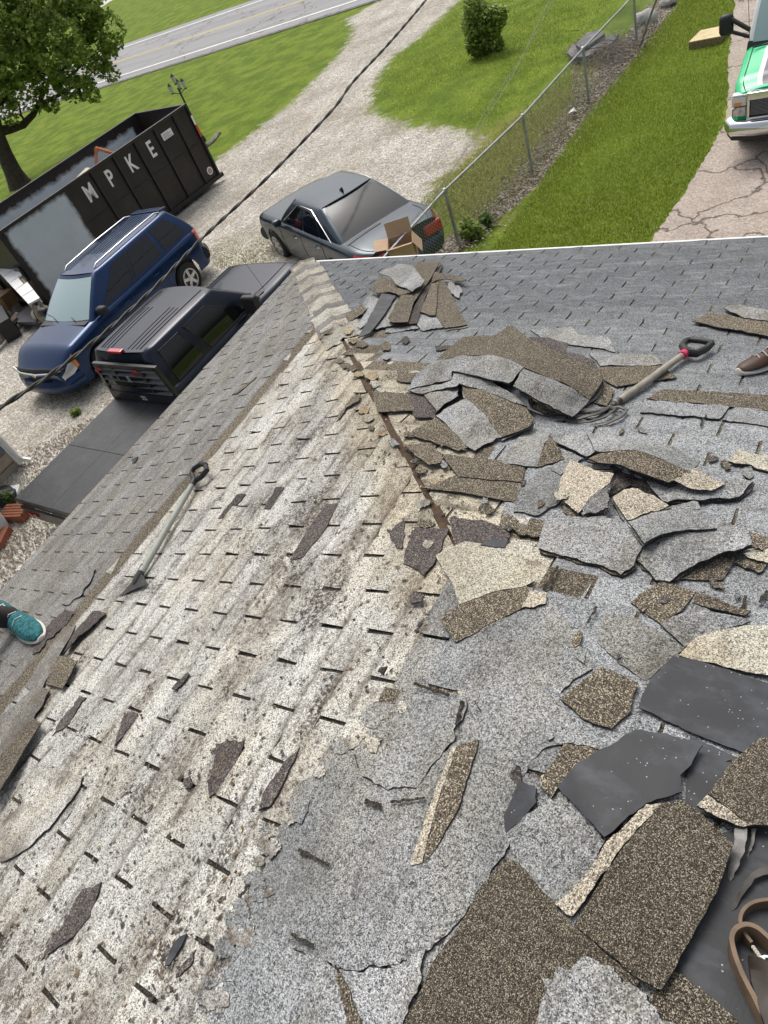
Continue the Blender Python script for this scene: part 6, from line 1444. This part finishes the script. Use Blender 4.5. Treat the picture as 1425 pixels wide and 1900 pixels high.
slab('steel_plate', 'dark grey steel plate lying between wood and the blue car', 'plate', [(72, 556), (66, 597), (32, 598), (29, 586), (55, 566)], .25, .08, plain('plate_grey', (.09, .09, .095), .5, noisy=.3))
lgg = B().tube([at(-25, 655, .15), at(0, 630, .15), at(34, 585, .2)], .10, 8).build('log', WOOD, smooth=True); tag(lgg, 'pale rounded log slanting in at the left edge in front of the blue car', 'log')
lgg = B().tube([at(-25, 640, .25), at(30, 588, .3)], .05, 4).build('timber', WOOD); tag(lgg, 'grey square timber resting along the log at left', 'timber')
lgg = B().tube([at(0, 558, .2), at(26, 586, .2)], .05, 4).build('timber', plain('dark_timber', (.12, .09, .06), .8, noisy=.3)); tag(lgg, 'dark timber edge beside the steel plate at left', 'timber')
slab('bin', 'low black bin at the left edge behind the log', 'bin', [(-25, 575), (3, 566), (16, 590), (-10, 606)], .5, .48, BLKP)
for i, (x, y, s_) in enumerate(((78, 583, .22), (74, 566, .17), (70, 556, .13))):
    bg_ = B().lathe([(.0, -s_*1.0), (s_*.7, -s_*.9), (s_, -s_*.3), (s_, s_*.3), (s_*.7, s_*.9), (0, s_)], (0, 0, 0), 'x', 14)
    for k in (-.35, .1, .5): bg_.lathe([(s_*1.02, k*s_-.012), (s_*1.06, k*s_), (s_*1.02, k*s_+.012)], (0, 0, 0), 'x', 14, 1)
    o = bg_.build('rolled_bundle', [plain('canvas%d' % i if False else ('canvas_cream' if i == 0 else 'canvas_dark' if i == 1 else 'canvas_brown'), ((.50, .46, .36), (.12, .10, .08), (.2, .15, .1))[i], .9), BLKP], smooth=True); o.location = at(x, y, s_+.02); o.rotation_euler = (0, 0, .7+i*.3)
    tag(o, ('largest cream bundle tied with dark straps beside the blue car windshield', 'dark strapped bundle above the cream one beside the blue car', 'smallest brown bundle wedged against the white panel end')[i], 'bundle')
# clay blocks, bucket, bag
CLAY = plain('clay_red', (.26, .09, .045), .8, noisy=.2, scale=12)
cl = thing('clay_block', 'ribbed orange clay block lying on the gravel behind the flatbed', 'block', Vector(at(36, 958)), R_(14))
for i in range(5): B().box((-.27, -.15+i*.062, 0), (.27, -.15+i*.062+.05, .16)).build('rib', CLAY, cl, bevel=.006)
B().box((-.26, -.145, .01), (.26, .15, .14)).build('core', CLAY, cl)
o = B().box((-.1, -.2, 0), (.15, .2, .12)).build('clay_brick', CLAY, bevel=.01); o.location = at(3, 1004); o.rotation_euler = (0, 0, .5); tag(o, 'orange brick at the left edge under the white bucket', 'brick')
bu = thing('bucket', 'white plastic bucket at the left edge beside the clay block', 'bucket', Vector(at(2, 985)), .3)
WP = plain('white_plastic', (.62, .66, .68), .35)
B().lathe([(.17, 0), (.2, .30), (.21, .31), (.21, .33), (.185, .33), (.175, .06), (0, .05)], (0, 0, .0), 'z', 28).build('shell', WP, bu, smooth=True)
B().tube([(.205*math.cos(a_), .205*math.sin(a_)*.25, .30+.12*math.sin(a_)) for a_ in np.linspace(0, math.pi, 10)], .005, 5).build('handle', GALV, bu)
rn = random.Random(31)
bag = rock('black rubbish bag with folds between the bucket and the shed', at(14, 930), (.30, .22, .16), plain('black_bag', (.012, .012, .014), .35), 21, 'rubbish_bag', 'bag')
o = B().box((-.2, -.13, 0), (.2, .13, .10)).build('foam_block', WHITE, bevel=.02); o.location = at(18, 918, .05); o.rotation_euler = (.1, .2, .6); tag(o, 'white foam block lying on the black bag at left', 'block')
shrub('small green plant by the rear corner of the flatbed', 26, 935, .14, .25, BUSHM, 260, .05, 17, nm='weed_clump', cat='weeds')
shrub('grass tuft on the gravel beside the flatbed', 143, 770, .14, .10, LEAFM, 260, .04, 18, nm='weed_clump', cat='weeds')
rock('single pale stone on the gravel under the roof edge', at(100, 984), (.06, .05, .05), bpy.data.materials['pale_rock'], 12, 'stone', 'stone')

# loose gravel stones near the house
gs_ = B(); rn = random.Random(41); gp = P2([(-20, 880), (160, 780), (330, 740), (300, 860), (200, 1040), (-20, 1180)])
gx = [p[0] for p in gp]; gy = [p[1] for p in gp]
for i in range(9000):
    x, y = rn.uniform(min(gx), max(gx)), rn.uniform(min(gy), max(gy))
    if not inside(gp, x, y): continue
    s_ = rn.uniform(.008, .024); a_ = rn.uniform(0, 6.3)
    pts = [(x+math.cos(a_+k*1.571)*s_*rn.uniform(.7, 1.2), y+math.sin(a_+k*1.571)*s_*rn.uniform(.7, 1.2), .0) for k in range(4)]+[(x+rn.uniform(-.3, .3)*s_, y+rn.uniform(-.3, .3)*s_, s_*1.1+.02)]
    pts = [(p[0], p[1], p[2]+.0) for p in pts]; gs_.add(pts, [(0, 1, 4), (1, 2, 4), (2, 3, 4), (3, 0, 4)], rn.randrange(3))
tag(gs_.build('gravel_stones', [plain('gravel_light', (.55, .52, .45), .9), plain('gravel_mid', (.36, .33, .28), .9), plain('gravel_tan', (.42, .34, .24), .9)]), None, None, kind='stuff')

# ------------------------------------------------------------------ tools on the roof
HW_ = plain('weathered_handle', (.30, .27, .22), .7, noisy=.3, scale=18); STEEL = plain('worn_steel', (.10, .095, .09), .45, .6, noisy=.4, scale=20); PINK = plain('pink_collar', (.65, .04, .12), .4); GRIP = plain('black_grip', (.016, .016, .017), .5); ALUM = plain('grey_green_handle', (.30, .32, .28), .55, noisy=.15, scale=10)
def Q(x, y, h): return Vector(onroof(x, y, h/100)[0])
fk = thing('roofing_fork', 'long-handled fork with black D-grip and pink collar lying right of the arched heap', 'fork', Q(1210, 705, 2))
FO = Vector(fk.location)
def sub(par, name, mat, paths, n=10, cap=True):
    b = B(); [b.tube([p-Vector(par.location) for p in P], r, n, cap=cap, flat=fl_) for (P, r, fl_) in paths]; return b.build(name, mat, par, smooth=True)
sub(fk, 'handle', HW_, [([Q(1266, 659, 6), Q(1200, 708, 5), Q(1140, 750, 4)], [.0165, .0175, .0175], 1)])
sub(fk, 'collar', PINK, [([Q(1272, 654, 6.2), Q(1265, 660, 6.1)], .022, 1)])
sub(fk, 'grip', GRIP, [([Q(1276, 651, 6.3), Q(1271, 655, 6.2)], .024, 1), ([Q(1274, 652, 6.3), Q(1266, 642, 7), Q(1272, 633, 7.5), Q(1281, 630, 7.6)], [.022, .018, .016, .016], 1), ([Q(1275, 653, 6.3), Q(1292, 656, 6), Q(1312, 646, 6), Q(1321, 637, 7)], [.024, .020, .018, .016], 1), ([Q(1279, 630, 7.6), Q(1300, 632, 7.8), Q(1322, 636, 7.2)], .016, 1)])
sub(fk, 'socket', STEEL, [([Q(1150, 743, 4.4), Q(1136, 754, 3.6)], [.019, .014], 1), ([Q(1136, 754, 3.6), Q(1122, 762, 3)], .010, 1)])
for pts in ([(1128, 757, 3.4), (1150, 755, 4), (1163, 761, 4.4), (1152, 774, 4), (1122, 787, 3.2), (1094, 791, 2.4)], [(1132, 756, 3.4), (1141, 760, 4.4), (1122, 774, 4.4), (1096, 782, 3.6), (1068, 785, 2.6)], [(1130, 757, 3.4), (1108, 768, 4.2), (1072, 777, 3.8), (1030, 779, 3)], [(1130, 757, 3.4), (1100, 762, 4), (1060, 768, 3.4), (1022, 772, 3)]):
    sub(fk, 'tine', STEEL, [([Q(*p) for p in pts], [.009]*(len(pts)-1)+[.004], .6)], 7)
sh = thing('spade', 'spade with black D-grip and grey handle lying across the left layer edge', 'spade', Q(300, 990, 2))
sub(sh, 'handle', ALUM, [([Q(358, 897, 6), Q(330, 945, 6), Q(262, 1062, 5)], [.017, .018, .021], 1)])
sub(sh, 'socket', STEEL, [([Q(268, 1050, 5.2), Q(256, 1072, 4.2), Q(248, 1084, 3.2)], [.023, .021, .012], 1)])
sub(sh, 'grip', GRIP, [([Q(356, 900, 6), Q(362, 890, 6.4)], .021, 1), ([Q(361, 892, 6.2), Q(355, 878, 7), Q(360, 869, 8), Q(374, 860, 8.5)], [.020, .016, .015, .016], 1), ([Q(361, 892, 6.2), Q(374, 884, 6.5), Q(384, 872, 7.5), Q(381, 862, 8.4)], [.020, .017, .016, .016], 1), ([Q(372, 860, 8.4), Q(382, 863, 8.4)], .017, 1)])
bl = piece('blade', [(250, 1066, 4.5), (262, 1064, 4.8), (275, 1084, 3.4), (262, 1088, 3), (240, 1098, 1.8), (210, 1114, .4), (228, 1098, 1.2), (244, 1080, 3)], STEEL, parent=sh, jag=0, th=.3, wave=0)
# work boot cut by the right edge of the picture
LE = plain('brown_leather', (.055, .026, .014), .55, noisy=.3, scale=12); SO = plain('pale_sole', (.55, .53, .48), .7); LACE = plain('lace_white', (.7, .7, .68), .8)
def shoe(par_name, label, heel, toe, up, L, sc, upper, sole, cat, lace=None, shaft=.0, parent=None):
    """shoe built along heel->toe"""
    X_ = (toe-heel).normalized(); Z_ = (up-X_*up.dot(X_)).normalized(); Y_ = Z_.cross(X_)
    root = bpy.data.objects.new(par_name, None); COL.objects.link(root)
    MW = Matrix(((X_.x, Y_.x, Z_.x, heel.x), (X_.y, Y_.y, Z_.y, heel.y), (X_.z, Y_.z, Z_.z, heel.z), (0, 0, 0, 1)))
    if parent is None: root.matrix_world = MW; tag(root, label, cat)
    prof = [(0, .030, .075), (.06, .036, .095), (.15, .038, .10), (.28, .040, .10), (.42, .039, .085), (.58, .044, .068), (.75, .050, .055), (.88, .044, .045), (.97, .028, .032), (1.0, .012, .024)]
    def ring(x, w_, z0, z1, n=14):
        return [(x*L, w_*sc*math.cos(2*math.pi*k/n)*(1 if math.sin(2*math.pi*k/n) < .3 else .86), z0+(z1-z0)*(.5+.5*math.sin(2*math.pi*k/n))) for k in range(n)]
    def loft(pr, mat, nm):
        v = []; f = []; n = 14
        for r_ in pr: v += r_
        for i in range(len(pr)-1):
            for k in range(n): f.append((i*n+k, (i+1)*n+k, (i+1)*n+(k+1) % n, i*n+(k+1) % n))
        f.append(tuple(range(n))); f.append(tuple((len(pr)-1)*n+k for k in range(n))[::-1])
        o = B().add(v, f).build(nm, mat, None, smooth=True); md = o.modifiers.new('s', 'SUBSURF'); md.levels = md.render_levels = 1; return o
    a_ = loft([ring(x, w_, .012, h_*sc+.012) for x, w_, h_ in prof], upper, 'upper'); s2 = loft([ring(x*1.02-.01, w_*1.10, 0, .026+.012*(x > .85)) for x, w_, h_ in prof], sole, 'sole')
    parts = [a_, s2]
    if shaft: parts.append(B().lathe([(.036*sc, .06), (.042*sc, .10), (.046*sc, .10+shaft), (.036*sc, .10+shaft), (.034*sc, .09)], (.22*L, 0, 0), 'z', 16).build('shaft', upper, None, smooth=True))
    if lace:
        for i in range(4):
            x = (.36+.10*i)*L; z = (.098-.011*i)*sc+.010
            parts.append(B().tube([(x, -.026*sc, z-.016), (x+.008, 0, z+.004), (x, .026*sc, z-.016)], .0028, 5).build('lace', lace, None, smooth=True))
        parts.append(B().tube([(.36*L, 0, .105*sc), (.40*L, .03, .10*sc), (.47*L, .028, .085*sc), (.43*L, .012, .098*sc)], .0024, 5).build('lace', lace, None, smooth=True))
    for p in parts:
        if parent is None: p.parent = root
        else: p.data.transform(MW); p.parent = parent; p.location = -Vector(parent.location)
    if parent is not None: bpy.data.objects.remove(root)
    return root
shoe('work_boot', 'brown leather work boot with pale sole at the right edge of the roof', Q(1472, 668, 2.4), Q(1409, 686, 2.4), Vector(NR), .29, 1.0, LE, SO, 'boot', LACE, .16)

# ------------------------------------------------------------------ person at the left edge
ank = Q(24, 1146, 9); toe = Q(82, 1188, 2); heel = Q(8, 1136, 2)
PO = Vector((ank.x, ank.y, 3.2))
per = thing('person', 'person standing off the left edge in dark work trousers and teal running shoes', 'person', Q(30, 1165, 0))
TEALS = plain('teal_mesh', (.012, .12, .135), .85, noisy=.8, scale=45, bump=1.0); SOLEW = plain('white_foam_sole', (.62, .60, .52), .7); TROU = plain('brown_work_cloth', (.035, .028, .026), .9, noisy=.25, scale=20, bump=.5); SKIN = plain('skin', (.42, .25, .18), .5); SHIRT = plain('dark_shirt', (.06, .07, .09), .9, noisy=.15); HAIR = plain('brown_hair', (.05, .03, .02), .7)
shoe('shoe', None, heel, toe, Vector(NL), (toe-heel).length, 1.5, TEALS, SOLEW, None, LACE, parent=per)
off2 = Vector((-.05, -.42, 0)); 
def onL(p, h=0):   # drop a point on the left slope
    z = E0[2]+(p.x-E0[0])*SR/CR; return Vector((p.x, p.y, z+h))
h2 = onL(heel+off2, .02); t2_ = onL(toe+off2+Vector((.0, -.06, 0)), .02); shoe('shoe', None, h2, t2_, Vector(NL), (t2_-h2).length, 1.18, TEALS, SOLEW, None, LACE, parent=per)
ank2 = onL(heel+off2, .10)
knee = ank+Vector((.0, -.21, .36)); hip = ank+Vector((-.16, -.42, .72)); knee2 = ank2+Vector((.1, -.05, .42)); hip2 = hip+Vector((-.02, -.17, 0)); pel = (hip+hip2)/2+Vector((-.03, 0, .06))
def skinmesh(name, verts, edges, mat, root, sub_=2):
    me = bpy.data.meshes.new(name); me.from_pydata([v[0]-Vector(per.location) for v in verts], edges, []); o = link(name, me, mat, per)
    md = o.modifiers.new('skin', 'SKIN'); md.use_smooth_shade = True
    for i, v in enumerate(verts): sv_ = me.skin_vertices[0].data[i]; sv_.radius = (v[1], v[1] if len(v) < 3 else v[2]); sv_.use_root = (i == root)
    md2 = o.modifiers.new('sub', 'SUBSURF'); md2.levels = md2.render_levels = sub_; return o
chest = pel+Vector((.18, .12, .42)); neck = pel+Vector((.26, .18, .56)); head_ = pel+Vector((.32, .22, .68)); shL = chest+Vector((.02, .18, .08)); shR = chest+Vector((-.02, -.18, .08)); elL = shL+Vector((.14, .08, -.26)); elR = shR+Vector((.16, -.04, -.26)); haL = elL+Vector((.2, .0, -.14)); haR = elR+Vector((.2, .04, -.12))
V_ = [(pel, .11), (chest, .13), (neck, .055), (head_, .085), (head_+Vector((.03, .02, .1)), .07), (shL, .06), (elL, .045), (haL, .028), (shR, .06), (elR, .045), (haR, .028), (hip, .085), (knee, .06), (ank+Vector((0, 0, -.02)), .042), (hip2, .085), (knee2, .06), (ank2, .042)]
Ed = [(0, 1), (1, 2), (2, 3), (3, 4), (1, 5), (5, 6), (6, 7), (1, 8), (8, 9), (9, 10), (0, 11), (11, 12), (12, 13), (0, 14), (14, 15), (15, 16)]
for base_ in (7, 10):
    w_ = V_[base_][0]
    for k in range(5):
        d_ = Vector((.06, (k-2)*.018, -.02)) if k else Vector((.03, -.04, -.01)); i0 = len(V_)
        V_ += [(w_+d_*.7, .011), (w_+d_*1.25+Vector((0, 0, -.015)), .009), (w_+d_*1.6+Vector((0, 0, -.04)), .008)]; Ed += [(base_, i0), (i0, i0+1), (i0+1, i0+2)]
skinmesh('body', V_, Ed, SKIN, 0)
skinmesh('trousers', [(pel+Vector((0, 0, .02)), .135), (hip, .10), ((hip+knee)/2, .085), (knee, .078), ((knee+ank)/2, .068), (ank+(knee-ank)*.12, .074), (ank+(knee-ank)*.0+Vector((.01, .02, -.02)), .07), (hip2, .10), (knee2, .078), (ank2+(knee2-ank2)*.12, .064)], [(0, 1), (1, 2), (2, 3), (3, 4), (4, 5), (5, 6), (0, 7), (7, 8), (8, 9)], TROU, 0)
skinmesh('shirt', [(pel+Vector((0, 0, .06)), .13), (chest, .15), (chest+Vector((.04, .03, .08)), .09), (shL, .075), (elL, .06), (shR, .075), (elR, .06)], [(0, 1), (1, 2), (1, 3), (3, 4), (1, 5), (5, 6)], SHIRT, 0)
hd = head_+Vector((.02, .01, .06))-Vector(per.location)
B().lathe([(.0, -.02), (.085, .0), (.092, .05), (.07, .10), (0, .12)], hd, 'z', 16).build('hair', HAIR, per, smooth=True)
for s_ in (-1, 1): B().lathe([(0, -.008), (.009, 0), (0, .008)], hd+Vector((.075, s_*.03+.02, -.02)), 'x', 8).build('eye', BLKP, per)
B().add([hd+Vector(p) for p in ((.08, .0, .0), (.105, .018, -.035), (.08, .036, -.04), (.075, .02, .0))], [(0, 1, 3), (1, 2, 3), (0, 2, 1)]).build('nose', SKIN, per)

# ------------------------------------------------------------------ tool belt and felt strips at the lower right
BE = plain('worn_belt_leather', (.15, .10, .06), .6, noisy=.35, scale=25)
def ribbon(name, pts, w_, mat, parent=None, th=.003):
    S = smooth([Q(*p) for p in pts], 8); v = []; n = len(S)
    for i, p in enumerate(S):
        nn = Vector(NR); t = (S[min(i+1, n-1)]-S[max(i-1, 0)]).normalized(); sd_ = t.cross(nn).normalized()*th
        v += [p-sd_, p+sd_, p+sd_+nn*w_, p-sd_+nn*w_]
    f = [(4*i+k, 4*i+(k+1) % 4, 4*(i+1)+(k+1) % 4, 4*(i+1)+k) for i in range(n-1) for k in range(4)]+[(3, 2, 1, 0), (4*n-4, 4*n-3, 4*n-2, 4*n-1)]
    o_ = Vector(parent.location) if parent else Vector(); b = B().add([p-o_ for p in v], f); return b.build(name, mat, parent, smooth=True)
tb_ = thing('tool_belt', 'worn leather tool belt looped on the black felt at the lower right corner', 'tool belt', Q(1400, 1790, 2))
ribbon('strap', [(1460, 1690, 2.4), (1425, 1685, 2.4), (1395, 1690, 2.4), (1376, 1705, 2.4), (1371, 1726, 2.4), (1379, 1746, 2.4), (1392, 1764, 2.4)], .03, BE, tb_)
ribbon('strap', [(1470, 1810, 2.6), (1440, 1782, 2.6), (1418, 1760, 2.6), (1400, 1745, 2.6), (1380, 1739, 2.6), (1362, 1746, 2.6), (1354, 1764, 2.6), (1360, 1795, 2.6), (1374, 1832, 2.6), (1392, 1868, 2.6), (1410, 1905, 2.6), (1440, 1960, 2.6)], .045, BE, tb_, .004)
rg = B().tube([Q(1420+14*math.cos(a_), 1788+12*math.sin(a_), 5) - Vector(tb_.location) for a_ in np.linspace(0, 6.283, 20)], .004, 6).build('ring', CHROME, tb_, smooth=True)
for i in range(7): B().lathe([(0, 0), (.0035, .001), (0, .003)], Q(1398+3.2*i, 1758+4.5*i, 5)-Vector(tb_.location), 'z', 8).build('stitch', plain('stitch_pale', (.5, .45, .35), .6) if i == 0 else bpy.data.materials['stitch_pale'], tb_)
piece('pouch', [(1388, 1772, 5), (1412, 1776, 7), (1450, 1800, 8), (1500, 1960, 8), (1440, 1960, 7), (1412, 1880, 6), (1394, 1820, 5)], plain('pouch_leather', (.03, .022, .016), .55, noisy=.3), parent=tb_, jag=.3, th=1.0, wave=.5)
FEL = plain('torn_felt', (.20, .195, .185), .95, noisy=.45, scale=40, bump=.5)
loose('pale grey felt strip curling up beside the huge brown shingle', [(1366, 1530, 3), (1387, 1533, 4), (1382, 1580, 4.5), (1368, 1612, 3), (1350, 1640, 1.4), (1346, 1630, 1.4), (1356, 1600, 2.6), (1362, 1565, 4)], FEL, jag=1.2, th=.2)
loose('thin grey felt shred right of the curled felt strip', [(1394, 1536, 3), (1404, 1538, 3.4), (1400, 1560, 3), (1388, 1594, 1.6), (1384, 1590, 1.6), (1394, 1560, 2.6)], FEL, jag=1.0, th=.2)
loose('dark felt fold making a bow towards the tool belt', [(1440, 1606, 2.6), (1410, 1610, 3), (1392, 1622, 3), (1374, 1650, 2.4), (1358, 1680, 1.6), (1343, 1702, 1.2), (1350, 1704, 1.4), (1366, 1684, 2), (1384, 1654, 3), (1400, 1630, 3.2), (1440, 1618, 3)], plain('dark_felt', (.07, .065, .058), .9, noisy=.4, scale=30), jag=.8, th=.2)
# a few nails
def nail(x, y, a_, label):
    p = Q(x, y, 2.2); d_ = Vector((math.cos(a_), math.sin(a_), 0)); d_ = (d_-Vector(NL)*d_.dot(Vector(NL))).normalized()
    o = B().tube([p, p+d_*.03], .0016, 5).tube([p-d_*.001, p+d_*.001], .005, 8).build('nail', plain('rusty_nail', (.12, .06, .03), .7) if 'rusty_nail' not in bpy.data.materials else bpy.data.materials['rusty_nail']); recenter(o); tag(o, label, 'nail')
nail(262, 1327, -.4, 'bent roofing nail on the cream slope near the dark stepped patch'); nail(1128, 1262, 1., 'roofing nail beside the brown shingle in front of the felt'); nail(1332, 1418, .6, 'roofing nail lying on the black felt')
